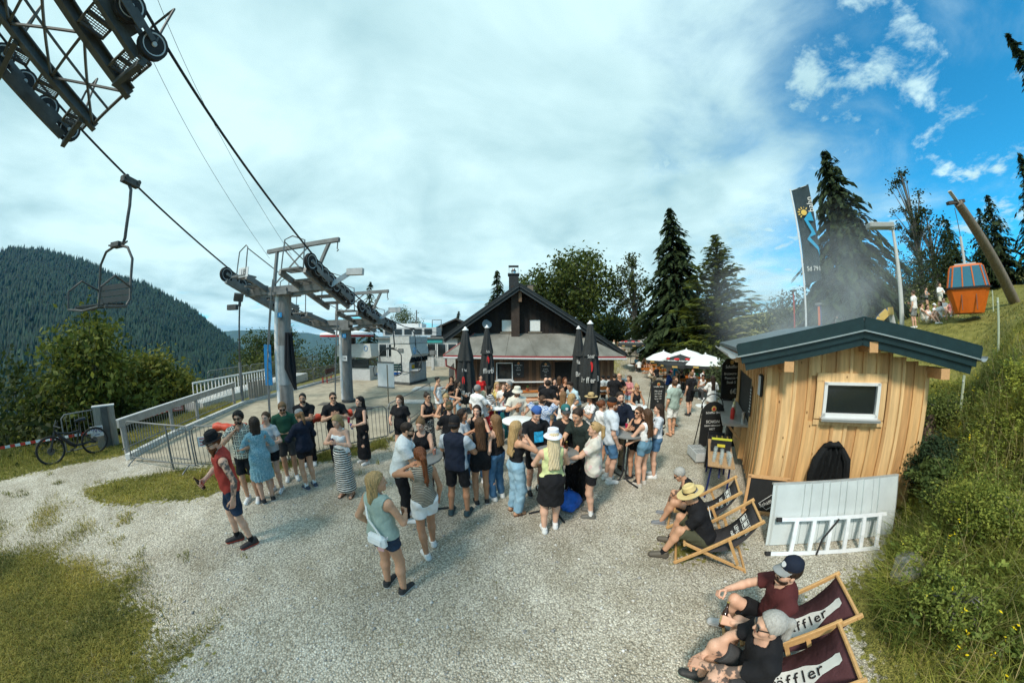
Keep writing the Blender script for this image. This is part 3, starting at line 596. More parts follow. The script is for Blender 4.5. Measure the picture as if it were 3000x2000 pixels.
def make_person(label,pos,face,H=1.75,sex='m',z=0.0,skin='fair',hair=('short','brown'),top=('tee',C['black']),bottom=('shorts',C['black']),shoes=('shoe',C['white'],C['white']),sock=None,ra='down',la='down',lean=0,side=0,twist=0,head=(0,0),stance=0.10,step=0.0,sit=None,feet=None,w=1.0,hat=None,glasses=None,beard=None,det=0.014,extra=(),tattoo=None,group='people on the gravel yard',name='person',rot=None,kneepole=None):
 s=H/1.75;f=sex=='f';seed=(hash((round(pos[0],2),round(pos[1],2)))%1000)/100.0;rp=random.Random(int(abs(pos[0]*1000)+abs(pos[1]*77)))
 root=thing(name,label,'person',(pos[0],pos[1],z),R(face),group)
 if rot:root.rotation_euler=(rot[0],rot[1],R(face))
 sk=np.array(SKINS[skin])*rp.uniform(0.93,1.07);hst,hc=hair
 P=np.array((0,0,0.957*s))if sit is None else np.array((0,0,sit+0.10*s))
 RT=np.array((Matrix.Rotation(R(twist),3,'Z')@Matrix.Rotation(R(side),3,'Y')@Matrix.Rotation(-R(lean),3,'X')))
 def tp(x,y,zz):return P+RT@(np.array((x,y,zz))*s)
 up,fw,rt=RT[:,2],RT[:,1],RT[:,0]
 sw=(0.162 if f else 0.188)*(0.6+0.4*w);J={}
 hp=Matrix.Rotation(R(twist*0.6+head[0]),3,'Z')@Matrix.Rotation(R(side)*0.4,3,'Y')@Matrix.Rotation(-R(lean*0.45+head[1]),3,'X');HR=np.array(hp)
 nb=tp(0,-0.012,0.505);hcx=nb+up*0.055*s+HR@(np.array((0,0.028,0.115))*s)
 hs=s*(0.97 if f else 1.0)*1.02
 if feet is None:
  if sit is None:feet=[((stance),step+rp.uniform(-0.03,0.03),0.085),(-(stance),-step+rp.uniform(-0.03,0.03),0.085)]
  else:feet=[(stance+0.03,0.44,0.085),(-stance-0.03,0.40,0.085)]
 legs=[]
 for sx,ft in zip((1,-1),feet):
  hip=P+np.array((np.array(Matrix.Rotation(R(twist*0.3),3,'Z'))@np.array((sx*(0.088 if f else 0.092),0,-0.03))))*s
  an=np.array((ft[0]*s if sit is None else ft[0],ft[1]if sit is not None else ft[1]*s,ft[2]*s));kn,an=ik(hip,an,0.427*s,0.423*s,kneepole or(0.15*sx,1,0.35 if sit is not None else 0));legs.append((hip,kn,an))
 arms=[]
 for sx,ar in((1,ra),(-1,la)):
  ov=None
  if isinstance(ar,tuple):ar,ov=ar
  tgt,pn,pole,hpse=ARM[ar];tgt=np.array(ov if ov is not None else tgt,float)+np.array([rp.uniform(-0.012,0.012)for _ in range(3)])
  shd=tp(sx*sw,-0.005,0.445);wr=tp(sx*tgt[0],tgt[1],tgt[2]);el,wr=ik(shd,wr,0.285*s,0.255*s,RT@(np.array(pole)*(sx,1,1)));arms.append((shd,el,wr,RT@(np.array(pn)*(sx,1,1)),hpse,sx))
 fl=1.42 if not f else 1.40;ww=w;pr=[]
 def TS(a,b,ra_,rb_,k=0.05,ff=fl):pr.append(('t',tp(*a),tp(*b),ra_*s,rb_*s,k,(fw,ff)))
 if f:
  TS((-0.075*ww,-0.01,-0.01),(0.075*ww,-0.01,-0.01),0.108*ww,0.108*ww,ff=1.1);TS((0,0,0.05),(0,0.005,0.20),0.137*ww,0.116*ww);TS((0,0.0,0.20),(0,-0.005,0.37),0.117*ww,0.135*ww)
  for sx in(-1,1):pr.append(('t',tp(sx*0.066,0.072,0.325),tp(sx*0.062,0.070,0.335),0.066*s*ww,0.06*s*ww,0.04,None))
 else:
  TS((-0.065*ww,-0.005,-0.01),(0.065*ww,-0.005,-0.01),0.105*ww,0.105*ww,ff=1.1);TS((0,0.005,0.05),(0,0.008,0.20),0.137*ww,0.137*ww,ff=1.3);TS((0,0.0,0.20),(0,-0.005,0.38),0.142*ww,0.165*ww)
 TS((-sw*0.80,-0.01,0.438),(sw*0.80,-0.01,0.438),0.060,0.060,ff=1.0);TS((0,-0.012,0.44),(0,-0.012,0.51),0.075,0.056,ff=1.0)
 pr.append(('n',nb,nb+up*0.075*s+HR@np.array((0,0.01,0)),0.056*s*(0.88 if f else 1),0.052*s*(0.88 if f else 1),0.03,None))
 am=(0.88 if f else 1.0)*(0.5+0.5*w);lm=(1.03 if f else 1.0)*(0.4+0.6*w)
 for shd,el,wr,pn,hpse,sx in arms:
  pr.append(('u',shd,el,0.051*s*am,0.042*s*am,0.035,None));pr.append(('f',el,el*0.7+wr*0.3,0.041*s*am,0.042*s*am,0.02,None));pr.append(('f',el*0.7+wr*0.3,wr,0.042*s*am,0.027*s*am,0.02,None))
 for hip,kn,an in legs:
  pr.append(('h',hip,kn,0.083*s*lm,0.055*s*lm,0.04,None));cm=kn*0.68+an*0.32-(0,0.012,0);pr.append(('c',kn,cm,0.053*s*lm,0.056*s*lm,0.03,None));pr.append(('c',cm,an,0.054*s*lm,0.036*s*lm,0.03,None))
 pts=np.array([q for p in pr for q in(p[1],p[2])]);lo,hi=pts.min(0)-0.16,pts.max(0)+0.16
 def paint(g,kinds,infl,klo=0.0,clip=None):
  for p in pr:
   if p[0]in kinds:g.seg(p[1],p[2],p[3]+infl,p[4]+infl,p[5]+klo,p[6],clip)
 g=Grid(lo,hi,det);paint(g,'tnufhc',0.0);V,F=g.mesh();Cc=np.tile(sk,(len(V),1))
 if tattoo:
  for ai in tattoo:
   shd,el,wr=arms[ai][:3];md=np.minimum(np.linalg.norm(V-(shd+el)/2,axis=1),np.linalg.norm(V-(el+wr)/2,axis=1))<0.17
   ink=(fnoise(V[:,2]*26+V[:,0]*15,V[:,1]*30+V[:,0]*9,9,3)>0.47)&md;Cc[ink]=Cc[ink]*(0.22,0.27,0.33)
 Vs,Fs,Cs=[V],[F],[Cc];off=len(V)
 def join(v,ff,c):
  nonlocal off
  Vs.append(v);Fs.append(ff+off);Cs.append(c);off+=len(v)
 HV,HF=HEADT[sex];join((HV*hs)@HR.T+hcx,HF,head_cols(HV,sk,HAIRC[hc]));HM_=np.eye(4);HM_[:3,:3]=HR*hs;HM_[:3,3]=hcx;HM_=Matrix(HM_.tolist())
 grips=[]
 for shd,el,wr,pn,hpse,sx in arms:
  d=wr-el;d/=np.linalg.norm(d);n=pn-d*(pn@d);n/=max(np.linalg.norm(n),1e-6);y=np.cross(n,d);HV,HF=HANDT[hpse];m=HV.copy()*s*(0.93 if f else 1.02)
  if sx>0:m[:,1]*=-1;ff=HF[:,::-1]
  else:ff=HF
  join(m@np.stack([d,y,n])+wr,ff,np.tile(sk*(1.02,0.97,0.96),(len(m),1)));grips.append((wr+d*0.082*s+n*0.034*s,d,y*(-1 if sx>0 else 1),n))
 sh=shoes[0]if shoes else 'foot';fo=[]
 for hip,kn,an in legs:
  toe_=an-kn;hd=np.array((toe_[0]*0.0+(0.12 if an[0]>0 else-0.12),1.0,0));hd/=np.linalg.norm(hd);pit=0.0
  if sit is not None and shoes and len(shoes)>3:pit=shoes[3]
  fo.append((an,hd,pit))
  if sh in('sandal','foot'):
   SV,SF=SHOET['foot'];m=SV*s*(0.93 if f else 1.03);B=np.stack([np.cross(hd,(0,0,1)),hd,np.array((0,0,1.0))]);join(m@B+(an[0],an[1],an[2]-0.085*s+(0.015 if sh=='sandal' else 0)),SF,np.tile(sk,(len(m),1)))
 body=np_mesh('body',np.concatenate(Vs),np.concatenate(Fs),SKIN,root,cols=np.concatenate(Cs),smooth=True)
 def garment(nm,fn,m,h=None,wr=(0.0048,30)):
  g=Grid(lo,hi,h or det);fn(g)
  if wr:g.wrinkle(wr[0]*s,wr[1],seed)
  V,F=g.mesh();return np_mesh(nm,V,F,m,root,smooth=True)if len(V)else None
 tk=top[0]if top else None
 def neck(g,r=0.082,dz=0.535,dy=0.02):c=tp(0,dy,dz);g.ell(c,(r*s,)*3,0,True)
 def f_top(g):
  loose=top[2]if len(top)>2 else(0.012 if f else 0.018);hem=top[3]if len(top)>3 else(-0.03 if tk in('tee','shirt','long','jacket','tank')else(-0.12 if tk in('dress','sun','maxi')else 0.06))
  cl=(tp(0,0,hem),-up)
  paint(g,'t',loose*s,0.02,cl)
  if hem<0.04 and tk!='dress':g.seg(tp(0,0,0.16),tp(0,0,-0.02),(0.138*ww+loose)*s,(0.142*ww+loose)*s,0.05,(fw,1.22),cl)
  if tk in('tee','shirt','long','jacket','puff'):
   t={'tee':0.62,'shirt':0.72,'long':1.0,'jacket':1.0,'puff':0.9}[tk]
   for shd,el,wr_,*_ in arms:
    d=(el-shd);e=shd+d*t;d=d/np.linalg.norm(d)
    g.seg(shd,e,(0.055*am+loose*0.8)*s,((0.05 if tk!='puff' else 0.07)*am+loose)*s,0.03,None,(e,d)if t<0.99 else None)
    if t>=0.99:q=el+(wr_-el)*0.93;d2=wr_-el;d2=d2/np.linalg.norm(d2);g.seg(el,q,(0.046*am+loose*0.8)*s,(0.036*am+loose)*s,0.03,None,(q,d2))
   neck(g,0.078 if tk!='shirt' else 0.084)
  else:
   if tk in('tank','crop','dress'):
    for sx in(-1,1):g.ell(tp(sx*(sw+0.035),0,0.42),(0.075*s,0.15*s,0.13*s),0,True)
    neck(g,0.098,0.52,0.045)
   elif tk in('cami','bralette','sun'):
    g.clip(tp(0,0,0.385),up)
    for sx in(-1,1):g.seg(tp(sx*0.085,0.06,0.37),tp(sx*0.095,0.0,0.50),0.012*s,k=0.004);g.seg(tp(sx*0.095,0.0,0.50),tp(sx*0.085,-0.09,0.36),0.012*s,k=0.004)
  if tk in('dress','sun','maxi'):
   L_={'dress':0.44,'sun':0.30,'maxi':0.80}[tk];a=tp(0,0,0.10);e=np.array((legs[0][1]+legs[1][1])/2)if tk!='maxi' else(legs[0][2]+legs[1][2])/2;d=e-a;d/=np.linalg.norm(d);e=a+d*(L_+0.10)*s
   g.seg(a,e,0.158*ww*s,(0.245 if tk=='dress' else 0.205)*s,0.04,(np.array((0,1.0,0)),1.25),(e,d))
   if tk=='dress':
    for shd,el,*_ in arms:g.seg(shd,shd+(el-shd)*1.0,0.062*s,0.062*s,0.03)
  if tk in('jacket',):g.seg(tp(0,0.2,-0.1),tp(0,0.2,0.5),0.075*s,0.06*s,0,sub=True)
  if tk in('dress','sun'):
   X,Y,Z=g.ax[0][:,None,None],g.ax[1][None,:,None],g.ax[2][None,None,:];g.F=g.F+(0.008*s*np.sin(np.arctan2(X,Y)*17)*np.clip((P[2]-Z)/0.4,0,1)).astype(np.float32)
 if top:
  nm={'tee':'t_shirt','shirt':'shirt','long':'sweater','jacket':'jacket','tank':'tank_top','crop':'crop_top','cami':'strap_top','bralette':'strap_top','dress':'dress','sun':'dress','maxi':'dress','puff':'blouse'}[tk]
  if tk=='maxi':tk_old=tk
  if tk=='jacket':garment('under_shirt',lambda g:(paint(g,'t',0.010*s,0.02,(tp(0,0,-0.02),-up)),neck(g)),cloth(C['white']))
  garment(nm,f_top,top[1]if not isinstance(top[1],tuple)else cloth(top[1]))
 bk=bottom[0]if bottom else None
 def f_bot(g):
  loose=bottom[2]if len(bottom)>2 else(0.014 if f else 0.022);t=bottom[3]if len(bottom)>3 else{'shorts':0.82 if not f else 0.42,'pants':2.0,'skirt':0.8,'longskirt':1.9,'midskirt':1.2}[bk]
  wz=0.13 if f else 0.085;cl=(tp(0,0,wz),up)
  for p in pr:
   if p[0]=='t' and p[1]is not None and(p[1]-P)@up<0.1*s:g.seg(p[1],p[2],p[3]+loose*0.5*s,p[4]+loose*0.5*s,0.05,p[6],cl)
  if bk in('shorts','pants'):
   for hip,kn,an in legs:
    if t<=1.0:
     e=hip+(kn-hip)*t;d=(kn-hip)/np.linalg.norm(kn-hip);r1=0.083*lm+(0.055-0.083)*lm*t+loose*(1.3 if not f else 1.1);g.seg(hip,e,(0.087*lm+loose*0.6)*s,max(r1,0.07)*s,0.03,None,(e,d))
    else:
     u=min(t-1.0,0.97);g.seg(hip,kn,(0.086*lm+loose*0.6)*s,(0.06*lm+loose)*s,0.03);e=kn+(an-kn)*u;d=(an-kn)/np.linalg.norm(an-kn);g.seg(kn,e,(0.06*lm+loose)*s,(0.046*lm+loose)*s,0.03,None,(e,d))
  else:
   km=(legs[0][1]+legs[1][1])/2;am_=(legs[0][2]+legs[1][2])/2;hm=(legs[0][0]+legs[1][0])/2;e=hm+(km-hm)*min(t,1)if t<=1 else km+(am_-km)*(t-1);d=e-hm;d/=np.linalg.norm(d);wd=np.linalg.norm(legs[0][1]-legs[1][1])/2
   g.seg(tp(0,0,0.06),hm,0.13*ww*s,0.165*ww*s,0.05,(fw,1.15),cl);g.seg(hm,e,0.168*ww*s,(0.195 if bk=='skirt' else 0.19)*s+wd*0.2,0.03,(np.array((0,1.0,0)),1.08),(e,d))
 if bottom:garment({'shorts':'shorts','pants':'trousers','skirt':'skirt','longskirt':'skirt','midskirt':'skirt'}[bk],f_bot,bottom[1]if not isinstance(bottom[1],tuple)else cloth(bottom[1]))
 if shoes and sh not in('foot',):
  SV,SF=SHOET['shoe' if sh=='sandal' else sh];ca=np.where(SV[:,2:3]<0.026,np.asarray(shoes[2])[None,:],np.asarray(shoes[1])[None,:])if len(shoes)>2 else np.tile(shoes[1],(len(SV),1))
  for an,hd,pit in fo:
   B=np.stack([np.cross(hd,(0,0,1)),hd,np.array((0,0,1.0))])
   if pit:cp,sp_=math.cos(pit),math.sin(pit);B=np.stack([B[0],B[1]*cp+B[2]*sp_,-B[1]*sp_+B[2]*cp])
   if sh=='sandal':
    mb=MB();fr=lambda a,b,c_:tuple(np.array((a,b,c_))*s@B+(an[0],an[1],an[2]-0.085*s))
    mb.tube([fr(0,-0.07,0.012),fr(0,0.05,0.012),fr(0,0.16,0.012)],[0.036*s,0.042*s,0.034*s],8)
    v=mb.v[-1];v[:,2]=np.clip(v[:,2],an[2]-0.085*s+0.001,an[2]-0.085*s+0.022)
    for yy,zz in((0.06,0.058),(0.11,0.048),(-0.01,0.085)):mb.tube([fr(-0.043,yy,0.012),fr(-0.03,yy,zz),fr(0.03,yy,zz),fr(0.043,yy,0.012)],0.009*s,6)
    mb.build('sandal',M('sandal_%d'%int(shoes[1][0]*900),shoes[1],0.7),root,smooth=True)
   else:np_mesh('shoe',(SV*s*(0.95 if f else 1.04))@B+(an[0],an[1],an[2]-0.085*s),SF,attr_mat('shoe_upper',0.6),root,cols=ca,smooth=True)
 if sock:
  for(hip,kn,an)in legs:
   MB().tube([tuple(an+(0,0,-0.02)),tuple(an+(kn-an)*0.12*sock[1]),tuple(an+(kn-an)*0.22*sock[1])],[0.045*s,0.043*s,0.047*s],10).build('sock',cloth(sock[0]),root,smooth=True)
 def onhead(nm,mb,m,smooth=True):
  o=mb.build(nm,m,root,smooth=smooth);o.matrix_local=HM_;return o
 if hst!='bald':
  ho=bpy.data.objects.new('hair',hair_mesh(hst));COL.objects.link(ho);ho.parent=root;ho.matrix_local=HM_;ho.material_slots[0].link='OBJECT';ho.material_slots[0].material=hair_mat(hc)
 if beard:
  g=Grid((-0.1,-0.05,-0.36),(0.1,0.15,0.03),0.007);g.ell((0,0.028,-0.055),(0.064,0.070,0.066),0);g.clip((0,0.0,-0.040),(0,0.25,1));g.clip((0,0.01,0),(0,-1,0.1))
  if beard>0.05:g.seg((0,0.07,-0.09),(0,0.075,-0.1-beard),0.05,0.018,0.03,((0,1,0),1.5))
  g.seg((-0.03,0.092,-0.046),(0.03,0.092,-0.046),0.008,k=0.01);g.ell((0,0.10,-0.060),(0.020,0.02,0.006),0,True);g.wrinkle(0.002,90,1.0);V,F=g.mesh();bo=np_mesh('beard',V,F,hair_mat(hc if beard<0.05 else 'auburn'),root,smooth=True);bo.matrix_local=HM_
 if hat:
  hk,hcol=hat[0],hat[1];mt=hcol if not isinstance(hcol,tuple)else cloth(hcol);mb=MB()
  if hk in('cap','capback'):
   sg=1 if hk=='cap' else-1
   mb.lathe([(0.095,0.0),(0.098,0.03),(0.088,0.072),(0.055,0.098),(0.0,0.106)],(0,-0.016,0.052),18,0,sx=0.88)
   ring=[(0.088*math.sin(a),sg*(0.078+0.0)*math.cos(a)-0.01,0.056)for a in np.linspace(-1.15,1.15,9)];outr=[(0.085*math.sin(a)*1.02,sg*(0.082*math.cos(a)+0.085*math.cos(a)**0.6)-0.01,0.040-0.02*abs(math.sin(a)))for a in np.linspace(-1.15,1.15,9)]
   V=ring+outr+[(x,y,z_-0.006)for x,y,z_ in ring+outr];F=[]
   for i in range(8):F+=[(i,i+1,10+i,9+i),(18+i,27+i,28+i,19+i),(9+i,10+i,28+i,27+i)]
   bm_=MB().add(V,F);hb=onhead('cap_brim',bm_,hat[2]if len(hat)>2 and not isinstance(hat[2],tuple)else(cloth(hat[2])if len(hat)>2 else mt));onhead('cap',mb,mt)
   if len(hat)>3:onhead('badge',MB().lathe([(0.0,0.0),(0.026,0.0),(0.026,0.006),(0,0.008)],(0,0.074*sg,0.092),14,0,(0,sg*1.0,0.35)),cloth(hat[3]),True)
  elif hk=='bucket':
   mb.lathe([(0.155,-0.025),(0.148,-0.012),(0.108,0.022),(0.098,0.03),(0.088,0.098),(0.05,0.112),(0,0.114)],(0,-0.012,0.040),20,0,sx=0.92,wob=lambda g_,z_:1+0.04*math.sin(3*g_)*(z_<0));onhead('bucket_hat',mb,mt)
  elif hk in('straw','fedora'):
   br=0.19 if hk=='straw' else 0.145
   mb.lathe([(0.092,0.0),(br*0.8,-0.006),(br,0.004),(br,0.010),(0.098,0.012),(0.096,0.03),(0.086,0.10),(0.06,0.118),(0.03,0.108),(0,0.106)],(0,-0.012,0.046),22,0,sx=0.88,wob=lambda g_,z_:1+0.03*math.cos(2*g_));onhead('brim_hat',mb,mt)
   onhead('hat_band',MB().lathe([(0.099,0.014),(0.0985,0.04)],(0,-0.012,0.046),22,0,sx=0.88),cloth(hat[2]if len(hat)>2 else C['black']))
 if glasses:
  yy,zz_,tl=(0.094,0.006,0)if glasses=='face' else(0.055,0.098,0.9);mb=MB()
  for sx in(-1,1):mb.box((sx*0.031,yy,zz_),(0.046,0.010,0.036),0,0,-tl);mb.beam((sx*0.056,yy-0.004,zz_+0.008),(sx*0.076,yy-0.10,zz_+(0.006 if not tl else-0.03)),0.006,0.008)
  mb.beam((-0.012,yy,zz_+0.008),(0.012,yy,zz_+0.008),0.008,0.008);onhead('sunglasses',mb,M('sunglass_black',(0.008,0.008,0.01),0.15,spec=0.8),False)
 root['_']=0;del root['_']
 return dict(root=root,grips=grips,tp=tp,s=s,HM=HM_,up=up,fw=fw,rt=rt,P=P,arms=arms,legs=legs,M=lambda:Matrix.Translation(root.location)@root.rotation_euler.to_matrix().to_4x4())
def gripworld(p,i):
 """world position and axis of what hand i (0 right, 1 left) holds"""
 m=p['M']();c,d,y,n=p['grips'][i];mr=m.to_3x3();ax=mr@Vector(y)
 if ax.z<0:ax=-ax
 return m@Vector(c),ax.normalized(),(mr@Vector(d)).normalized()
def set_axis(o,c,ax):
 o.matrix_world=Matrix.Translation(c)@Vector((0,0,1)).rotation_difference(ax).to_matrix().to_4x4();return o
GLASS=glass('clear_glass',(0.55,0.63,0.62),0.16);BEERG=glass('brown_bottle_glass',(0.035,0.012,0.004),0.97,0.1);WHITEP=M('white_plastic',(0.8,0.8,0.78),0.5,var=0.04)
def bottle(label,c,ax=Vector((0,0,1)),cat='bottle',m=None,lab=(0.5,0.08,0.04),base=False,h=1.0):
 r=thing('bottle',label,cat);b=MB();pr=[(0.028,0),(0.031,0.006),(0.031,0.125),(0.025,0.155),(0.014,0.185),(0.0125,0.225),(0.0145,0.228),(0.0145,0.24)]
 b.lathe([(a,z*h)for a,z in pr],n=10).build('glass_body',m or BEERG,r,smooth=True)
 MB().lathe([(0.0318,0.045*h),(0.0318,0.10*h)],n=10).build('paper_label',M('label_%d'%int(lab[0]*99),lab,0.6),r,smooth=True)
 MB().lathe([(0.0155,0.228*h),(0.0155,0.243*h),(0,0.244*h)],n=8).build('bottle_cap',M('cap_gold',(0.5,0.35,0.1),0.4,0.6),r,smooth=True)
 set_axis(r,Vector(c)-ax*(0.0 if base else 0.07),ax);return r
def cup(label,c,ax=Vector((0,0,1)),col=None,base=False,m=None,r0=0.030,r1=0.037,h=0.115,straw=None,cat='cup'):
 r=thing('drink',label,cat);MB().lathe([(0,0.004),(r0,0.0),(r1,h),(r1-0.002,h),(r0-0.002,0.006),(0,0.006)],n=12).build('tumbler',m or GLASS,r,smooth=True)
 if col:MB().lathe([(0,0.008),(r0-0.003,0.008),(r1-0.004,h*0.78),(0,h*0.78)],n=12).build('liquid',M('drink_%d_%d'%(col[0]*99,col[1]*99),col,0.2),r,smooth=True)
 if straw:MB().tube([(0.01,0,0.02),(-0.03,0.01,h+0.07)],0.0035,5).build('straw',M('straw_dark',straw,0.5),r)
 set_axis(r,Vector(c)-ax*(0.0 if base else h*0.5),ax);return r
def can(label,c,ax=Vector((0,0,1)),col=(0.5,0.02,0.06),base=False):
 r=thing('drink_can',label,'can');MB().lathe([(0.024,0),(0.029,0.008),(0.029,0.135),(0.024,0.146)],n=12).build('can_body',M('can_%d'%int(col[0]*99),col,0.3,0.5),r,smooth=True)
 MB().lathe([(0.0,0.1445),(0.023,0.1445),(0.024,0.147)],n=12).build('can_lid',M('aluminium',(0.7,0.7,0.72),0.35,0.9),r,smooth=True);set_axis(r,Vector(c)-ax*(0.0 if base else 0.07),ax);return r
def phone(label,c,ax,col=(0.02,0.02,0.022)):
 r=thing('phone',label,'phone');MB().box((0,0,0),(0.072,0.009,0.148)).build('phone_case',M('phone_%d'%int(col[0]*99),col,0.35),r,bevel=0.004);MB().box((0.018,-0.007,0.05),(0.026,0.005,0.032)).build('phone_camera',M('phone_lens',(0.01,0.01,0.012),0.1),r);set_axis(r,c,ax);return r
def plate(label,c,col=(0.55,0.33,0.1)):
 r=thing('food_plate',label,'plate');MB().lathe([(0,0.0),(0.06,0),(0.10,0.014),(0.10,0.018),(0.058,0.005),(0,0.005)],n=16,sx=0.7).build('paper_plate',WHITEP,r,smooth=True)
 b=MB()
 for i in range(9):b.box((rnd.uniform(-0.035,0.035),rnd.uniform(-0.05,0.05),0.016+0.006*(i%3)),(0.018,0.05,0.012),rnd.uniform(0,3))
 b.build('food',M('food_%d'%int(col[0]*99),col,0.7,var=0.3),r);r.location=c;return r
def hold(p,i,kind,label,**k):
 c,ax,d=gripworld(p,i)
 return{'bottle':bottle,'cup':cup,'can':can,'phone':phone}[kind](label,c,ax,**k)
def strapbag(p,label,col,where=(-0.02,-0.16,0.05),size=(0.24,0.08,0.15),over=1,strapcol=None,cat='bag',name='shoulder_bag'):
 """a bag worn on a strap that runs over one shoulder"""
 s=p['s'];r=thing(name,label,cat);r.location=p['root'].location;r.rotation_euler=p['root'].rotation_euler;m=cloth(col);tp=p['tp']
 c=tp(*where);b=MB().box((0,0,0),size,0,0,0,0,0.86);o=b.build('pouch',m,r,bevel=0.03);o.location=c
 pk=MB().box((0,0,0),(size[0]*0.7,0.012,size[2]*0.5)).build('front_pocket',m,r,bevel=0.008);pk.location=c+(p['fw']*(size[1]/2+0.004)*(1 if where[1]>0 else-1))
 x=0.10*over;sg=1 if where[1]>0 else-1
 pts=[tp(where[0]-over*size[0]*0.3,where[1]*0.98,where[2]+0.05),tp(over*0.03,sg*0.165,0.28),tp(x,sg*0.10,0.45),tp(x,0.0,0.512),tp(x,-sg*0.10,0.45),tp(-over*0.03,-sg*0.155,0.25),tp(-over*0.16,-sg*0.05,0.06),tp(where[0]+over*size[0]*-0.4,where[1]*0.9,where[2]+0.02)]
 sb=MB()
 for a,q in zip(pts[:-1],pts[1:]):sb.beam(tuple(a),tuple(q),0.028,0.007,up=tuple(p['fw']))
 sb.build('strap',cloth(strapcol or col),r);return r
# ================================================================ chairlift
STEEL=M('galvanised_steel',(0.20,0.205,0.20),0.55,0.35,var=0.25,scale=3,bump=0.1);DSTEEL=M('weathered_steel',(0.085,0.088,0.085),0.6,0.3,var=0.35,scale=3);RUBBER=M('black_rubber',(0.02,0.02,0.02),0.8);ROPE=M('steel_rope',(0.03,0.03,0.033),0.6,0.4)
CONC=M('tower_concrete',(0.27,0.26,0.245),0.85,var=0.35,scale=1.8,bump=0.15,bscale=14,dirt=(0.10,0.095,0.088),stretch=(1,1,0.35));WPAINT=M('white_paint',(0.72,0.73,0.72),0.55,var=0.08,scale=3);LGREY=M('light_grey_paint',(0.50,0.51,0.50),0.55,var=0.12)
BLUEP=M('banner_blue',(0.02,0.22,0.48),0.6);REDP=M('red_paint',(0.42,0.03,0.03),0.5);DARKW=glass('dark_window',(0.015,0.02,0.022),1.0,0.08);TXT=M('sign_black',(0.02,0.02,0.02),0.6);TXTR=M('sign_red',(0.5,0.02,0.02),0.6)
def xl(y):return-7.45-0.065*y
def zr(y):return float(np.interp(y,[-8,1.41,7.3,9,11,13,16,22,30],[11.77,7.85,5.42,4.95,4.45,4.08,3.74,3.55,3.55]))
def LP(lat,y,dz=0.0):return Vector((xl(y)+lat,y,zr(y)+dz))
def wheel(parent,c,r=0.26,w=0.10):
 b=MB();b.lathe([(r*0.55,-w/2),(r,-w/2),(r,-w*0.15),(r*0.93,0),(r,w*0.15),(r,w/2),(r*0.55,w/2)],n=20,axis=(1,0,0));o=b.build('wheel',RUBBER,parent,smooth=True);o.location=c
 h=MB().lathe([(r*0.60,-w*0.3),(r*0.74,-w*0.56),(r*0.80,-w*0.57),(r*0.78,-w*0.50),(r*0.2,-w*0.35),(r*0.16,-w*0.7),(0,-w*0.7)],n=20,axis=(1,0,0)).build('wheel_rim',LGREY,o,smooth=True)
 h2=MB().lathe([(r*0.60,w*0.3),(r*0.74,w*0.56),(r*0.80,w*0.57),(r*0.78,w*0.50),(r*0.2,w*0.35),(r*0.16,w*0.7),(0,w*0.7)],n=20,axis=(1,0,0)).build('wheel_rim',LGREY,o,smooth=True);return o
def train(parent,lat,y0,y1,n,under=True,mat=None):
 """a battery of rope wheels on paired rocker plates"""
 ys=np.linspace(y0,y1,n);dz=-0.24 if under else 0.24;m=mat or STEEL
 for y in ys:wheel(parent,LP(lat,y,dz))
 for i in range(0,n-1,2):
  b=MB()
  for sx in(-0.085,0.085):b.beam(LP(lat+sx,ys[i]-0.05,dz),LP(lat+sx,ys[i+1]+0.05,dz),0.016,0.10)
  b.build('rocker',m,parent)
 for i in range(0,n-3,4):
  b=MB()
  for sx in(-0.125,0.125):b.beam(LP(lat+sx,(ys[i]+ys[i+1])/2,dz-0.10),LP(lat+sx,(ys[i+2]+ys[i+3])/2,dz-0.14),0.02,0.15)
  b.build('rocker_beam',m,parent)
 b=MB();b.beam(LP(lat*0.93,y0-0.1,dz-0.30),LP(lat*0.93,y1+0.1,dz-0.30),0.10,0.16);b.build('train_beam',m,parent)
def catwalk(parent,lat0,lat1,ys,dz,m):
 for i,y in enumerate(ys):
  b=MB();z=zr(y)+dz;x0,x1=xl(y)+lat0,xl(y)+lat1;d=0.46
  for a in(0,1):b.beam((x0,y+a*d,z),(x1,y+a*d,z),0.045,0.05)
  b.beam((x1,y,z),(x1,y+d,z),0.045,0.05);b.beam((x0,y,z),(x0,y+d,z),0.045,0.05);b.beam(((x0+x1)/2,y,z),((x0+x1)/2,y+d,z),0.07,0.05)
  for k in range(1,9):b.beam((x0,y+d*k/9,z),(x1,y+d*k/9,z),0.009,0.02)
  for k in range(1,12):xx=x0+(x1-x0)*k/12;b.beam((xx,y,z),(xx,y+d,z),0.007,0.016)
  b.build('step_grating',m,parent)
t=thing('lift_tower','dark chairlift tower head overhead at the upper left','lift tower')
for lat in(-0.85,0.85):
 b=MB();P0=LP(lat,1.62,-0.42);P1=LP(lat,-6.5,-0.42);b.beam(P0,P1,0.16,0.03);b.beam(P0+Vector((0,0,0.2)),P1+Vector((0,0,0.2)),0.16,0.03);b.beam(P0+Vector((0,0,0.1)),P1+Vector((0,0,0.1)),0.02,0.18);b.build('main_beam',DSTEEL,t)
ys=np.linspace(1.55,-6.2,8);b=MB()
for i in range(7):
 a,c=ys[i],ys[i+1];b.beam(LP(-0.85,a,-0.35),LP(0.85,a,-0.35),0.05,0.05);b.beam(LP(-0.85,a,-0.35),LP(0.85,c,-0.35),0.04,0.04);b.beam(LP(0.85,a,-0.36),LP(-0.85,c,-0.36),0.04,0.04)
 b.beam(LP(0,a,-0.35),LP(0,c,-0.35),0.035,0.035)
b.build('bracing',DSTEEL,t)['kind']='stuff'
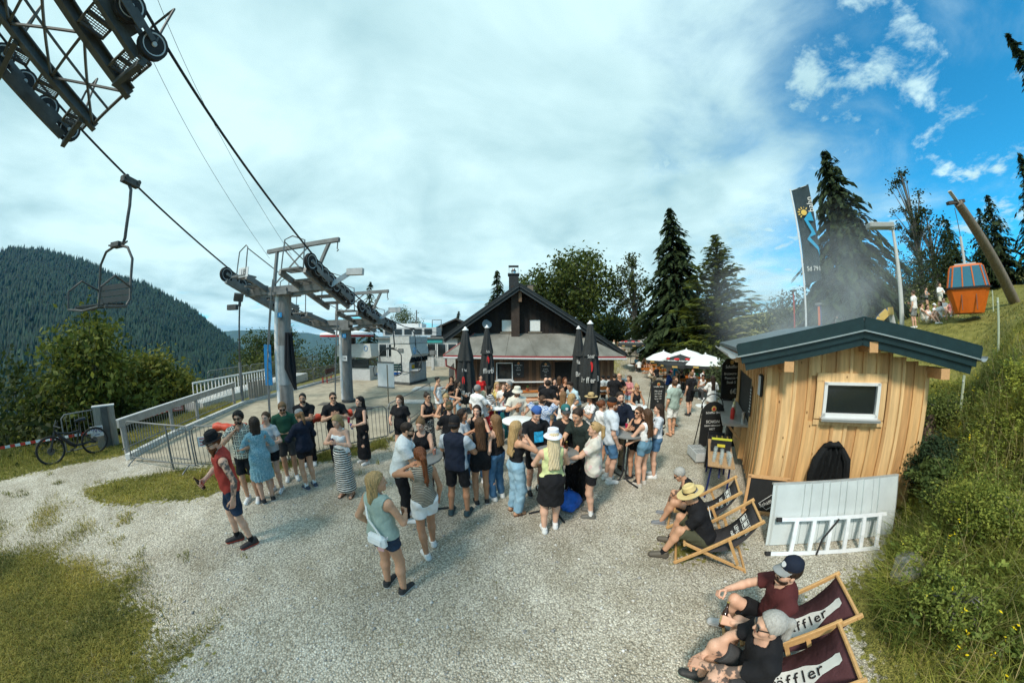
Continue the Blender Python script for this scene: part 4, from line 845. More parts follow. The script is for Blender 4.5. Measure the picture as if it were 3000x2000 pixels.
catwalk(t,0.93,1.62,np.arange(1.05,-5,-0.78),-0.38,DSTEEL);catwalk(t,-1.62,-0.93,np.arange(1.05,-5,-0.78),-0.38,DSTEEL)
for lat in(-2,2):train(t,lat,1.30,-4.2,10,mat=DSTEEL)
b=MB()
for lat in(-1,1):
 for y in(1.3,-0.4,-2.1,-3.8):
  b.tube([LP(lat*0.85,y,-0.3),LP(lat*1.2,y,0.75),LP(lat*1.9,y,0.75),LP(lat*2.05,y,-0.2)],0.025,6)
  b.beam(LP(lat*0.85,y,-0.45),LP(lat*2.0,y,-0.6),0.10,0.14)
b.build('rail_hoop',DSTEEL,t)['kind']='stuff'
b=MB();b.box(LP(1.75,0.45,0.62),(0.5,0.36,0.30));b.build('sensor_box',DSTEEL,t)
b=MB();b.tube([(xl(-5),-5.0,-0.5),(xl(-5),-5.0,zr(-5)-0.6)],[0.45,0.36],16);b.build('pillar',CONC,t,smooth=True)
def tower(label,y,zt,r,name_,lat=0.0,hs=1.0,blue=False,extent=1.7):
 t=thing('lift_tower',label,'lift tower');x=xl(y)+lat
 MB().tube([(x,y,0.02),(x+0.02,y,zt*0.5),(x+0.02,y,zt)],[r*1.08,r,r*0.96],20).build('pillar',CONC,t,smooth=True)
 MB().lathe([(r*1.45,0.0),(r*1.45,0.12),(r*1.1,0.14)],(x,y,0.02),16).build('base_flange',DSTEEL,t,smooth=True)
 b=MB();b.tube([(x-r*0.9,y-r*0.55,0.05),(x-r*0.9,y-r*0.55,zt)],0.10,10);b.build('cable_duct',WPAINT,t,smooth=True)
 b=MB()
 for sx in(-0.19,0.19):b.tube([(x-r*1.25+sx*0.5-0.10,y-r-0.32-sx*0.6,0.05),(x-r*1.05+sx*0.5,y-r-0.12-sx*0.6,zt+0.5)],0.022,6)
 b.build('ladder_rail',STEEL,t)['kind']='stuff'
 b=MB()
 for k in range(int(zt/0.30)+1):
  q=k/(zt/0.30);cx=x-r*1.25-0.10+q*(0.10+r*0.2);cy=y-r-0.32+q*0.20;b.tube([(cx-0.095,cy+0.114,0.25+k*0.3),(cx+0.095,cy-0.114,0.25+k*0.3)],0.014,5)
 b.build('ladder_rung',STEEL,t)['kind']='stuff'
 b=MB();b.box((x,y,zr(y)-0.42),(4.0,0.30,0.26));b.box((x,y,zt+0.02),(0.9,0.75,0.10));b.beam((x-0.3,y,zt),(x-1.5,y,zr(y)-0.5),0.14,0.16);b.beam((x+0.3,y,zt),(x+1.5,y,zr(y)-0.5),0.14,0.16);b.box((x,y,(zt+zr(y)-0.4)/2),(0.5,0.4,abs(zr(y)-0.4-zt)+0.05));b.build('cross_arm',STEEL,t)
 for s_ in(-0.8,0.8):
  MB().beam(LP(s_,y-extent,-0.46),LP(s_,y+extent+0.6,-0.46),0.09,0.18).build('catwalk_beam',STEEL,t)
 catwalk(t,0.85,1.60,np.arange(y-extent,y+extent+0.3,0.62),-0.40,STEEL);catwalk(t,-1.60,-0.85,np.arange(y-extent,y+extent+0.3,0.62),-0.40,STEEL)
 z0=zr(y)+1.08*hs;b=MB();b.beam((x-1.05,y,z0),(x+2.25,y,z0+0.06),0.12,0.14);b.beam((x-0.55,y,zr(y)-0.3),(x-0.55,y,z0),0.09,0.10);b.beam((x+1.25,y,zr(y)-0.3),(x+1.85,y,z0),0.09,0.10)
 b.beam((x-0.55,y,zr(y)-0.2),(x+1.0,y,z0),0.04,0.04);b.beam((x+1.2,y,zr(y)-0.2),(x-0.2,y,z0),0.04,0.04);b.tube([(x+2.2,y,z0-0.02),(x+2.2,y,z0-0.25),(x+2.26,y,z0-0.3),(x+2.2,y,z0-0.34)],0.02,6);b.build('lifting_gantry',STEEL,t)
 b=MB()
 for s_ in(-1,1):
  for yy in(y-extent,y+extent):b.tube([LP(s_*0.85,yy,-0.4),LP(s_*0.88,yy,0.55),LP(s_*1.1,yy+0.1,0.72),LP(s_*1.55,yy+0.2,0.6),LP(s_*1.6,yy+0.2,-0.35)],0.022,6)
  b.tube([LP(s_*0.85,y-extent,0.5),LP(s_*0.85,y+extent,0.5)],0.018,6)
 b.build('hand_rail',STEEL,t)['kind']='stuff'
 for s_ in(-2,2):train(t,s_,y-extent+0.05,y+extent+(0.5 if extent>1.5 else 0.3),8)
 b=MB();b.beam(LP(1.95,y+0.05,-0.40),LP(2.45,y+0.45,0.18),0.14,0.16);b.beam(LP(2.42,y+0.42,0.22),LP(3.0,y+0.5,0.24),0.18,0.22);b.build('sensor_arm',LGREY,t)
 for nm,body,dz,w_,col,tc_ in name_:
  bx=MB().box((x-r*0.55+0.2,y-r-0.05,dz),(w_,0.02,w_*0.82)).build('number_plate',col,t);text('plate_text',body,w_*0.62,tc_,bx,(x-r*0.55+0.2,y-r-0.064,dz),(R(90),0,0))
 return t,x
t1,tx=tower('concrete chairlift tower with a ladder beside the near barrier',8.0,4.62,0.235,[('n','1',3.9,0.2,BLUEP,WPAINT)],extent=1.15)
bx=MB().box((tx-0.9,8.0-1.15,zr(6.9)-0.28),(0.50,0.02,0.32)).build('number_plate',WPAINT,t1);text('plate_text','1B',0.26,TXT,bx,(tx-0.9,8.0-1.165,zr(6.9)-0.28),(R(90),0,0))
MB().lathe([(0.262,0.0),(0.262,1.35)],(tx+0.01,8.0,1.5),20).build('banner',M('banner_grey',(0.33,0.36,0.37),0.7),t1,smooth=True)
b=MB();b.box((tx-0.40,7.58,2.2),(0.26,0.012,1.4),0.5);bo=b.build('blue_banner',BLUEP,t1);MB().tube([Vector((tx-0.405,7.57,2.55))+Vector((math.cos(a)*0.09,-math.cos(a)*0.02,math.sin(a)*0.16))for a in np.linspace(0,6.28,18)],0.008,5).build('banner_ring',WPAINT,bo)
t2,tx2=tower('second chairlift tower with plates 1 and 1A on the paved platform',12.0,3.5,0.235,[('n','1',3.2,0.22,BLUEP,WPAINT),('n','1A',2.15,0.3,WPAINT,TXT)],lat=0.3,extent=1.7,hs=0.85)
b=MB()
for k in range(7):
 a=k/6*6.28;b.tube([(tx+0.42+0.10*math.cos(a),8.0+0.10*math.sin(a)-0.2,3.3),(tx+0.46+0.14*math.cos(a),8.0+0.14*math.sin(a)-0.2,2.1),(tx+0.55+0.05*math.cos(a),7.9,1.35)],[0.03,0.07,0.02],6)
one('rolled_banner',b,cloth((0.02,0.022,0.026)),'dark cloth banner hanging furled beside the near lift tower','banner',smooth=True)
for lat,lb in((-2.0,'left hauling rope of the chairlift'),(2.0,'right hauling rope of the chairlift running over the wheels')):
 b=MB();b.tube([LP(lat,y,0.02)for y in(-8,1.41,4,7.3,9,11,13,16,22,26)],0.026,6);one('hauling_rope',b,ROPE,lb,'rope',smooth=True)
wa,wb=Vector((-8.63,7.76,5.96)),Vector((-7.35,1.94,8.81));b=MB();b.tube([wa,wb,wa.lerp(wb,2.2)],0.007,4);one('signal_wire',b,ROPE,'thin left wire rising from the end of the gantry','wire')
wa,wb=Vector((-7.81,8.03,6.06)),Vector((-6.99,1.73,9.51));b=MB();b.tube([wa,wb,wa.lerp(wb,2.0)],0.007,4);one('signal_wire',b,ROPE,'thin right wire crossing the hauling rope in the sky','wire')
def chair(label,c,L_=2.2,seat_m=None,pad=None,rz=0.0,group='lift chairs'):
 t=thing('lift_chair',label,'lift chair',c,rz,group);w=0.62
 b=MB();b.box((0,0,-0.02),(0.16,0.42,0.14));b.lathe([(0.05,-0.1),(0.05,0.1)],(0,0.16,0.02),10,axis=(1,0,0));b.lathe([(0.05,-0.1),(0.05,0.1)],(0,-0.16,0.02),10,axis=(1,0,0));b.build('grip',DSTEEL,t)
 b=MB();b.tube([(0.06,0,-0.05),(-0.10,0,-0.22),(-0.20,0,-0.6),(-0.26,0,-1.3),(-0.22,0,-1.42),(0.02,0,-1.45)],0.035,8);b.build('hanger',DSTEEL,t,smooth=True)
 zb=-1.42;b=MB();b.box((0.0,0,zb),(0.30,0.16,0.10));b.tube([(-0.4,0.02,zb+0.02),(-0.22,0.0,zb-0.02),(0.35,0,zb+0.03)],0.02,6);b.build('hanger_joint',DSTEEL,t)
 for s_ in(-1,1):
  b=MB();b.tube([(s_*0.1,0,zb-0.02),(s_*0.42,0,zb-0.10),(s_*w,-0.02,zb-0.35),(s_*w,-0.05,zb-1.15),(s_*w,0.05,zb-1.30),(s_*w,0.50,zb-1.34)],0.028,8);b.build('side_frame',DSTEEL,t,smooth=True)
 b=MB();b.beam((-w,0.06,zb-1.27),(w,0.06,zb-1.27),0.05,0.05);b.beam((-w,0.46,zb-1.31),(w,0.46,zb-1.31),0.05,0.05);b.build('seat_frame',DSTEEL,t)
 for k in range(5):MB().box((0,0.09+k*0.095,zb-1.24-0.012*k),(2*w-0.06,0.082,0.028)).build('seat_slat',seat_m or M('chair_dark_slat',(0.03,0.035,0.035),0.5),t)
 for k in range(3):MB().box((0,-0.06,zb-1.12+k*0.13),(2*w-0.06,0.028,0.11)).build('back_slat',pad or M('chair_dark_slat',(0.03,0.035,0.035),0.5),t)
 b=MB();b.tube([(-w,-0.02,zb-0.9),(-w-0.05,0.35,zb-0.75),(-w-0.05,0.62,zb-1.0),(-w,0.62,zb-1.35),(0,0.62,zb-1.40),(w,0.62,zb-1.35),(w+0.05,0.62,zb-1.0),(w+0.05,0.35,zb-0.75),(w,-0.02,zb-0.9)],0.022,7);b.build('safety_bar',DSTEEL,t,smooth=True)
 return t
chair('empty dark lift chair hanging from the left rope in the sky',LP(-2.0,3.12,0.0),rz=R(192)).scale=(1.2,1.2,1.2)
chair('lift chair with a green back and blue seat hanging over the platform',LP(2.0,13.6,0.0)+Vector((0.0,0,-0.05)),seat_m=M('chair_blue',(0.01,0.13,0.42),0.5),pad=M('chair_green',(0.02,0.10,0.07),0.5),rz=R(180))
chair('far lift chair with light tubes near the control cabin',LP(2.0,17.6,0.0),rz=R(180),seat_m=LGREY)
t=thing('drive_station','round grey lift station with a red rimmed white roof','lift station',(-12.6,19.2,0));
MB().lathe([(0.62,0),(0.62,1.75)],n=22).build('column',LGREY,t,smooth=True);MB().lathe([(0.78,1.75),(0.80,2.55)],n=22).build('collar',M('station_cream',(0.52,0.52,0.48),0.6),t,smooth=True);MB().lathe([(0.66,2.55),(0.66,3.15)],n=22).build('neck',DSTEEL,t,smooth=True)
MB().lathe([(1.25,3.18),(2.05,3.22),(2.05,3.34)],n=30).build('roof_rim',REDP,t,smooth=True);MB().lathe([(2.08,3.345),(2.0,3.50),(0.7,3.68),(0,3.70)],n=30).build('roof',WPAINT,t,smooth=True)
b=MB();b.prism([(0.3,1.75),(2.35,1.65),(2.55,1.75),(2.45,2.7),(0.3,2.65)],(0,-0.8,0),(1,0,0),(0,0,1),(0,1.2,0));b.build('control_desk',MATS['station_cream'],t)
MB().box((1.5,-0.78,1.25),(1.6,0.05,0.65)).build('dark_panel',DARKW,t);MB().box((1.5,-0.2,0.5),(1.7,1.1,1.0)).build('desk_base',LGREY,t)
MB().tube([Vector((2.1+0.13*math.cos(a),-0.815,2.35+0.18*math.sin(a)))for a in np.linspace(0,6.28,18)],0.02,5).build('emblem',BLUEP,t)
t=thing('control_cabin','white lift control cabin with dark side windows on the platform','cabin',(-7.05,18.2,0),R(-14))
MB().box((0,0,0.10),(1.5,2.2,0.2)).build('plinth',DSTEEL,t);MB().box((0,0,0.85),(1.42,2.1,1.3)).build('lower_wall',M('dull_white',(0.46,0.47,0.45),0.7,var=0.2),t)
b=MB();b.prism([(-0.71,1.5),(0.71,1.5),(0.95,2.0),(0.78,2.7),(-0.72,2.7)],(0,-1.05,0),(1,0,0),(0,0,1),(0,2.1,0));b.build('upper_wall',M('station_cream',(0.52,0.52,0.48)),t);MB().box((0.02,0,2.95),(1.55,2.2,0.44)).build('roof_box',MATS['dull_white'],t)
for k in range(4):MB().box((0.76,-0.78+k*0.52,1.72),(0.22,0.44,0.42)).build('window_pane',DARKW,t)
MB().box((0.0,-1.06,1.05),(0.34,0.02,0.5)).build('notice',WPAINT,t);MB().box((0.1,-1.08,2.3),(0.36,0.12,0.2)).build('lamp_box',STEEL,t);MB().box((0.72,-0.6,1.2),(0.03,0.3,0.25)).build('warning_plate',M('warning_yellow',(0.65,0.38,0.02),0.5),t)
MB().tube([Vector((0.965,-0.75+0.12*math.cos(a),2.25+0.2*math.sin(a)))for a in np.linspace(0,6.28,18)],0.022,5).build('emblem',BLUEP,t)
t=thing('station_building','white lift station building with a row of windows and machinery on top','building',(-10.2,30,0))
MB().box((0,0,1.5),(9.0,3,3.0)).build('wall',MATS['dull_white'],t);MB().box((0,0,3.08),(9.4,3.6,0.18)).build('roof',STEEL,t)
for k in range(8):
 w_=MB().box((-3.9+k*1.12,-1.52,1.75),(0.86,0.06,1.25)).build('window',DARKW,t)
 for s_ in(-0.46,0.46):MB().box((-3.9+k*1.12+s_,-1.56,1.75),(0.06,0.06,1.37)).build('window_frame',WPAINT,w_)
MB().box((1.2,-1.6,2.72),(3.4,0.06,0.34)).build('sign_board',M('sign_teal',(0.05,0.36,0.34),0.5),t)
MB().box((-1.0,0,3.75),(6.2,2.2,0.9)).build('machine_house',LGREY,t)
for k in range(5):MB().box((-3.4+k*1.15,-1.12,3.75),(0.85,0.05,0.6)).build('machine_window',DARKW,t)
MB().box((-1.2,0.2,4.45),(3.0,1.6,0.45)).build('machine_cover',WPAINT,t);MB().tube([(1.6,-0.9,4.2),(1.6,-0.9,5.0),(2.6,-0.9,5.0),(2.6,-0.9,4.2)],0.05,6).build('pipe',STEEL,t);MB().tube([(-0.2,-0.9,4.6),(-0.2,-0.9,6.1)],0.07,6).build('pipe',STEEL,t)
t=thing('dark_shed','dark wooden gabled building with a pale hatch behind the station','building',(-7.3,36,0));MB().prism([(-3.6,0),(3.6,0),(3.6,3.9),(0,5.4),(-3.6,3.9)],(0,0,0),(1,0,0),(0,0,1),(0,6,0)).build('wall',M('dark_timber',(0.022,0.016,0.012),0.8,var=0.3,stretch=(8,8,0.6)),t)
for s_ in(-1,1):MB().prism([(0,5.62),(s_*4.4,3.72),(s_*4.4,3.52),(0,5.42)],(0,-0.7,0),(1,0,0),(0,0,1),(0,7.4,0)).build('roof',M('dark_roof',(0.05,0.045,0.042),0.7),t);MB().box((s_*2.0,-0.4,4.35),(0.22,0.5,0.9)).build('bracket',M('bracket_wood',(0.28,0.24,0.19),0.8),t)
MB().box((0.75,-0.03,3.9),(1.25,0.06,1.9)).build('hatch',M('hatch_olive',(0.24,0.22,0.14),0.7),t)
t=thing('ticket_gate','grey post with a scanner box in front of the station','ticket gate',(-7.5,25.5,0.02));MB().box((0,0,0.7),(0.22,0.22,1.4)).build('post',LGREY,t);MB().box((0.0,-0.05,1.65),(0.5,0.4,0.42)).build('scanner_box',STEEL,t);MB().tube([(-0.1,0,0.85),(-0.9,0,0.75)],0.03,6).build('bar',LGREY,t);MB().tube([(0,0,0.3),(0,-0.6,0.02)],0.03,6).build('bar',LGREY,t)
t=thing('turnstile','silver turnstile with folding arms near the control cabin','turnstile',(-9.1,25.0,0.02));MB().box((0,0,0.5),(0.16,0.3,1.0)).build('post',LGREY,t);MB().box((0,0,1.12),(0.55,0.3,0.16)).build('head',WPAINT,t);[MB().tube([(0,0,0.95),(s_,0,0.72)],0.025,6).build('arm',LGREY,t)for s_ in(0.45,-0.45)]
one('red_buoy',MB().lathe([(0,-0.3),(0.2,-0.22),(0.26,0),(0.2,0.22),(0,0.3)],(-8.9,27.5,1.9),12),REDP,'red round marker hanging in front of the station windows','marker',smooth=True)
t=thing('sign_easel','white flip board on a pole in front of the blue lift chair','sign board',(-5.30,11.05,-0.00));MB().tube([(0,0,0),(0,0,1.95)],0.025,8).build('pole',M('wood_pole',(0.25,0.18,0.11),0.7),t);bd=MB().box((-0.1,0.04,1.52),(0.86,0.03,1.05),R(-12)).build('panel',WPAINT,t);MB().box((-0.1,0.02,2.05),(0.9,0.05,0.06),R(-12)).build('panel_rail',STEEL,bd);MB().box((-0.1,0.02,0.98),(0.9,0.07,0.05),R(-12)).build('panel_rail',STEEL,bd)
t=thing('platform_bench','wooden bench with red legs by the platform railing','bench',(-13.31,17.31,-0.00),R(-78))
for k in range(2):MB().box((0,0.20+0.17*k,0.47),(1.7,0.15,0.04)).build('seat_board',M('bench_dark',(0.06,0.05,0.045),0.7),t)
MB().box((0,0.42,0.82),(1.7,0.04,0.34)).build('back_board',M('bench_red_brown',(0.05,0.018,0.014),0.7),t)
for s_ in(-0.7,0.7):
 for y_ in(0.12,0.44):MB().box((s_,y_,0.23),(0.06,0.06,0.46)).build('leg',REDP,t)
def barrier(label,p0,p1,h=1.08,feet=True,group=None,n=None,m=None,sp=0.115,double=False):
 p0=Vector((*p0[:2],Tz(*p0[:2])+0.03))if len(p0)==2 else Vector(p0);p1=Vector((*p1[:2],Tz(*p1[:2])+0.03))if len(p1)==2 else Vector(p1);t=thing('barrier',label,'barrier',p0,0,group);d=p1-p0;L_=d.length;u=d/L_;up=Vector((0,0,1));m=m or STEEL
 b=MB();b.tube([Vector((0,0,0.14)),up*(h-0.10),u*0.10+up*h,u*(L_-0.10)+d*0+up*h,d+up*(h-0.10),d+up*0.14],0.019,7);b.tube([up*0.14,d+up*0.14],0.017,6);b.build('frame',m,t,smooth=True)
 b=MB();k=max(int(Vector((d.x,d.y,0)).length/sp),3)
 for i in range(1,k):q=d*(i/k);b.tube([q+up*0.14,q+up*h],0.0075,5,cap=False)
 o=b.build('bars',m,t);o['kind']='stuff'
 if feet:
  nrm=Vector((-u.y,u.x,0))
  for q in(0.08,0.92):MB().tube([d*q-nrm*0.28,d*q-nrm*0.2+up*0.05,d*q+up*0.14,d*q+nrm*0.2+up*0.05,d*q+nrm*0.28],0.017,6).build('foot',m,t)
 return t
gb='steel barriers round the lift platform'
barrier('low steel barrier with a small gate frame beside the grass island',(-9.73,3.33,-0.00),(-7.33,3.91,-0.00)[:2]+(0.05,),group=gb)
barrier('steel barrier behind the man in the square print shirt',(-7.51,4.07,-0.00),(-5.65,5.07,-0.00),group=gb)
barrier('steel barrier under the orange padding at the platform edge',(-5.63,5.10,-0.00),(-4.74,6.56,-0.00),group=gb)
barrier('steel barrier between the striped skirt and the white flip board',(-4.72,6.62,-0.00),(-3.79,7.69,-0.02),group=gb)
barrier('steel barrier leading back to the woman in the white dress',(-3.81,7.87,-0.02),(-3.75,12.18,-0.07),group=gb)
barrier('far steel barrier in front of the ticket gate',(-4.1,17.6),(-4.5,21.0),group=gb)
barrier('first barrier along the left kerb past the lamp post',(-12.75,9.95),(-12.98,12.8),feet=False,group=gb)
barrier('second barrier along the left kerb',(-13.0,12.9),(-13.2,15.8),feet=False,group=gb)
barrier('third barrier along the left kerb beside the dark bench',(-13.2,15.9),(-13.6,20.5),feet=False,group=gb)
barrier('far barrier along the left kerb by the round station',(-13.65,20.6),(-13.95,27.5),feet=False,group=gb,sp=0.16)
barrier('barrier across the far end of the platform',(-11.5,27.3),(-5.0,27.0),feet=False,group=gb,sp=0.16)
barrier('outer barrier overlooking the valley, nearest section',(-15.2,9.5,0.45),(-15.5,12.5,0.5),feet=False,group=gb);barrier('outer barrier overlooking the valley, middle section',(-15.5,12.6,0.5),(-15.8,16.0,0.55),feet=False,group=gb);barrier('outer barrier overlooking the valley, far section',(-15.8,16.1,0.55),(-16.1,20.0,0.6),feet=False,group=gb)
barrier('railing in front of the dark valley trees by the white sign',(-11.94,2.24,-0.00),(-11.91,3.57,-0.00),h=1.15,feet=False,group=gb)
t=thing('guard_rail','heavy grey guard rail running along the left of the platform','guard rail');G0=Vector((-10.33,3.33,0.91));G1=Vector((-13.07,9.57,0.96))
MB().beam(G0,G1,0.09,0.20).build('rail_beam',M('rail_grey',(0.33,0.33,0.31),0.6,0.2,var=0.2),t);MB().beam(G0+Vector((0,0,0.115)),G1+Vector((0,0,0.115)),0.12,0.03).build('rail_cap',LGREY,t)
for q in(0.02,0.33,0.55,0.98):a=G0.lerp(G1,q);MB().beam((a.x,a.y,0.0),(a.x,a.y,a.z-0.1),0.10,0.10).build('post',M('rail_grey',(0.33,0.33,0.31)),t)
b=MB();k=60
for i in range(1,k):a=G0.lerp(G1,i/k);b.tube([(a.x,a.y,0.22),(a.x,a.y,a.z-0.1)],0.009,5,cap=False)
b.tube([(G0.x,G0.y,0.22),(G1.x,G1.y,0.22)],0.02,6);o=b.build('bars',STEEL,t);o['kind']='stuff'
t=thing('gate_block','worn concrete and timber block at the end of the guard rail','gate post',(-11.90,3.46,-0.00));MB().box((0,0,0.6),(0.20,0.62,1.2),R(-20)).build('block',M('block_timber',(0.30,0.27,0.22),0.85,var=0.3,stretch=(6,6,0.5)),t);MB().box((0.12,-0.02,0.6),(0.09,0.20,1.22),R(-20)).build('steel_post',DSTEEL,t);MB().box((0,0,1.22),(0.24,0.66,0.03),R(-20)).build('cap',LGREY,t)
t=thing('toilet_sign','white sign reading WC beside the gate post','sign',(-11.74,3.13,0.55));t.rotation_euler=(0,0,R(74));MB().box((0,0,0),(0.36,0.015,0.30)).build('board',WPAINT,t);text('sign_text','WC',0.20,M('sign_blue',(0.03,0.05,0.25)),t,(0,-0.012,0.03),(R(90),0,0));MB().box((0,-0.01,-0.09),(0.14,0.004,0.022)).build('sign_line',MATS['sign_blue'],t)
def tape(label,pts,w=0.075):
 t=thing('barrier_tape',label,'tape');P=[]
 for a,c in zip(pts[:-1],pts[1:]):
  a,c=Vector(a),Vector(c);n_=max(int((c-a).length/0.16),1);P+=[a.lerp(c,i/n_)for i in range(n_)]
 P.append(Vector(pts[-1]));bs=[MB(),MB()]
 for i,(a,c)in enumerate(zip(P[:-1],P[1:])):bs[i%2].beam(a,c,0.004,w)
 bs[0].build('red_bands',M('tape_red',(0.62,0.04,0.025),0.5),t)['kind']='stuff';bs[1].build('white_bands',WPAINT,t)['kind']='stuff'
tape('red and white barrier tape stretched along the dark trees',[(-13.58,0.70,0.31),(-12.78,1.74,0.43),(-12.07,2.38,0.52),(-11.72,3.01,0.56)])
tape('red and white tape behind the guard rail',[(-10.67,3.71,0.80),(-11.45,4.77,0.71),(-12.37,6.11,0.60)])
t=thing('warning_sign','red warning sign on the guard rail','sign',(-12.22,6.19,0.66));t.rotation_euler=(0,0,R(60));MB().box((0,0,0),(0.42,0.012,0.30)).build('board',M('sign_faded_red',(0.42,0.13,0.11),0.6),t);[MB().box((0,-0.009,0.08-0.075*k),(0.30-0.05*(k%2),0.004,0.03)).build('text_line',WPAINT,t)for k in range(3)]
t=thing('no_entry_sign','small white sign with red lettering on the near barrier','sign',(-7.25,4.24,0.70));t.rotation_euler=(0,0,R(52));MB().box((0,0,0),(0.34,0.012,0.24)).build('board',WPAINT,t);text('sign_text','NICHT',0.085,TXTR,t,(0,-0.01,0),(R(90),0,0));[MB().box((0,-0.009,q),(0.26,0.004,0.018)).build('text_line',TXTR,t)for q in(0.075,-0.075)]
OP=M('orange_padding',(0.52,0.055,0.02),0.5,var=0.25,scale=9,bump=0.5,bscale=20)
for i,(a,c,lb)in enumerate([((-6.99,4.40,-0.00),(-6.24,4.78,-0.00),'orange padding behind the man in the black hat'),((-5.85,4.96,-0.00),(-5.44,5.37,-0.00),'crumpled orange padding beside the man in green'),((-5.22,5.72,-0.00),(-4.89,6.26,-0.00),'orange padding left of the man in black trousers'),((-4.76,6.50,-0.00),(-4.49,6.89,-0.00),'orange padding left of the woman in the long black dress')]):
 a,c=Vector(a),Vector(c);pts=[a.lerp(c,q)+Vector((0,0,1.03+0.02*math.sin(q*9+i)))for q in np.linspace(0,1,9)];one('orange_padding',MB().tube(pts,[0.10+0.018*math.sin(j*2.3+i)for j in range(9)],10),OP,lb,'padding','orange pads on the barrier',smooth=True)
t=thing('barrier_gate','small steel gate leaf set in the low barrier','gate',(-8.13,3.72,-0.00));b=MB();e=Vector((-7.52,3.92,-0.00))-Vector((-8.13,3.72,-0.00));b.tube([(0,0,0.3),(0,0,1.02),(*e.xy,1.02),(*e.xy,0.3)],0.022,7,closed=True);b.tube([(0,0,0.0),(0,0,1.1)],0.03,8);b.build('gate_frame',STEEL,t,smooth=True)
t=thing('floodlight_mast','tall mast with two floodlights beside the left kerb','lamp post',(-12.89,9.85,-0.00));MB().tube([(0,0,0),(0,0,2.0)],0.075,10).build('lower_mast',STEEL,t,smooth=True);MB().tube([(0,0,2.0),(0,0,4.75)],0.04,8).build('upper_mast',DSTEEL,t,smooth=True)
MB().box((-0.42,-0.1,4.62),(0.62,0.20,0.26),R(10)).build('floodlight',DSTEEL,t,bevel=0.02);MB().box((-0.05,-0.05,5.08),(0.16,0.45,0.40),R(-25),0,0.0,0.5).build('floodlight',DSTEEL,t,bevel=0.02);MB().box((0,0,4.8),(0.1,0.1,0.3)).build('bracket',DSTEEL,t)
t=thing('slatted_panel','grey slatted panel fixed to the barrier by the lamp','panel',(-12.92,10.26,-0.00),R(88));[MB().box((0.08+k*0.16,0,0.52),(0.12,0.03,0.95)).build('slat',M('slat_grey',(0.27,0.25,0.21),0.8),t)for k in range(9)]
b=MB();b.beam((-14.6,8.2,0.0),(-15.9,17.5,0.3),1.4,0.5);tag(b.build('concrete_ramp',MATS['pale_concrete']),kind='structure');t=thing('white_rail','white slatted railing on the ramp outside the kerb','railing');MB().beam((-14.3,8.1,1.15),(-15.4,14.0,1.2),0.10,0.07).build('top_rail',WPAINT,t)
for k in range(26):q=k/25;MB().beam((-14.3-1.1*q,8.1+5.9*q,0.2),(-14.3-1.1*q,8.1+5.9*q,1.13),0.07,0.025).build('slat',WPAINT,t)
# ================================================================ chalet
OLDW=[M('old_board_%d'%i,c,0.8,var=0.45,scale=2.5,stretch=(6,6,0.35),bump=0.3,bscale=25)for i,c in enumerate([(0.085,0.045,0.024),(0.11,0.06,0.032),(0.07,0.036,0.02),(0.14,0.085,0.05),(0.055,0.032,0.02)])]
DKW=[M('dark_board_%d'%i,c,0.85,var=0.4,scale=2.5,stretch=(6,6,0.35))for i,c in enumerate([(0.014,0.010,0.008),(0.018,0.012,0.009),(0.011,0.008,0.007)])]
ROOFD=M('dark_metal_roof',(0.018,0.021,0.022),0.5,0.2,var=0.3,scale=1.2);ROOFG=M('grey_felt_roof',(0.20,0.195,0.17),0.9,var=0.3,scale=0.9,bump=0.3,bscale=60,dirt=(0.12,0.115,0.095),stretch=(1,0.35,1));CHALK=M('chalk_board',(0.014,0.015,0.016),0.6,var=0.3);CHK=M('chalk_white',(0.75,0.75,0.72),0.8);GOLD=M('logo_gold',(0.5,0.33,0.10),0.6)
ch=thing('chalet','dark wooden mountain chalet with a steep gable and a grey lean-to roof','chalet');zb=-0.42;yf=18.0
x0,x1=-3.75,6.9;MB().box(((x0+x1)/2,yf+1.5,0.75),(x1-x0-0.1,2.9,2.4)).build('lower_wall',DKW[0],ch)
n=44;wd=(x1-x0)/n
me_b=None
for i in range(n):
 x=x0+(i+0.5)*wd;z1=2.02;parts=[(zb,z1)]
 if-1.06<x<0.05:parts=[(zb,0.28),(1.42,z1)]
 if 2.75<x<4.35:parts=[(1.45,z1)]
 for a,c in parts:MB().box((x,yf-0.02-0.012*(i%2),(a+c)/2),(wd-0.012,0.03,c-a)).build('board',OLDW[(i*7+i//3)%5],ch)
MB().box((3.55,yf+0.02,0.45),(1.5,0.05,1.95)).build('doorway',M('doorway_dark',(0.006,0.006,0.006),0.9),ch)
for s_ in(2.76,4.34):MB().box((s_,yf-0.05,0.5),(0.10,0.09,1.95)).build('door_post',OLDW[2],ch)
w_=MB().box((-0.5,yf-0.01,0.85),(0.98,0.03,1.05)).build('window',DARKW,ch)
for q in((-0.5,1.40,1.08,0.06),(-0.5,0.30,1.12,0.08)):MB().box((q[0],yf-0.05,q[1]),(q[2],0.06,q[3])).build('window_frame',WPAINT,w_)
for q in(-1.01,0.01):MB().box((q,yf-0.05,0.85),(0.06,0.06,1.1)).build('window_frame',WPAINT,w_)
MB().box((-0.5,yf-0.09,0.22),(1.25,0.16,0.05)).build('window_sill',WPAINT,w_)
cu=MB().prism([(0.0,1.36),(-0.24,1.36),(-0.10,0.95),(0.0,0.7)],(-0.04,yf-0.005,0),(1,0,0),(0,0,1),(0,0.008,0)).build('curtain',WPAINT,w_)
MB().box((1.2,yf-0.16,0.16),(3.2,0.24,0.05)).build('wall_shelf',WPAINT,ch)
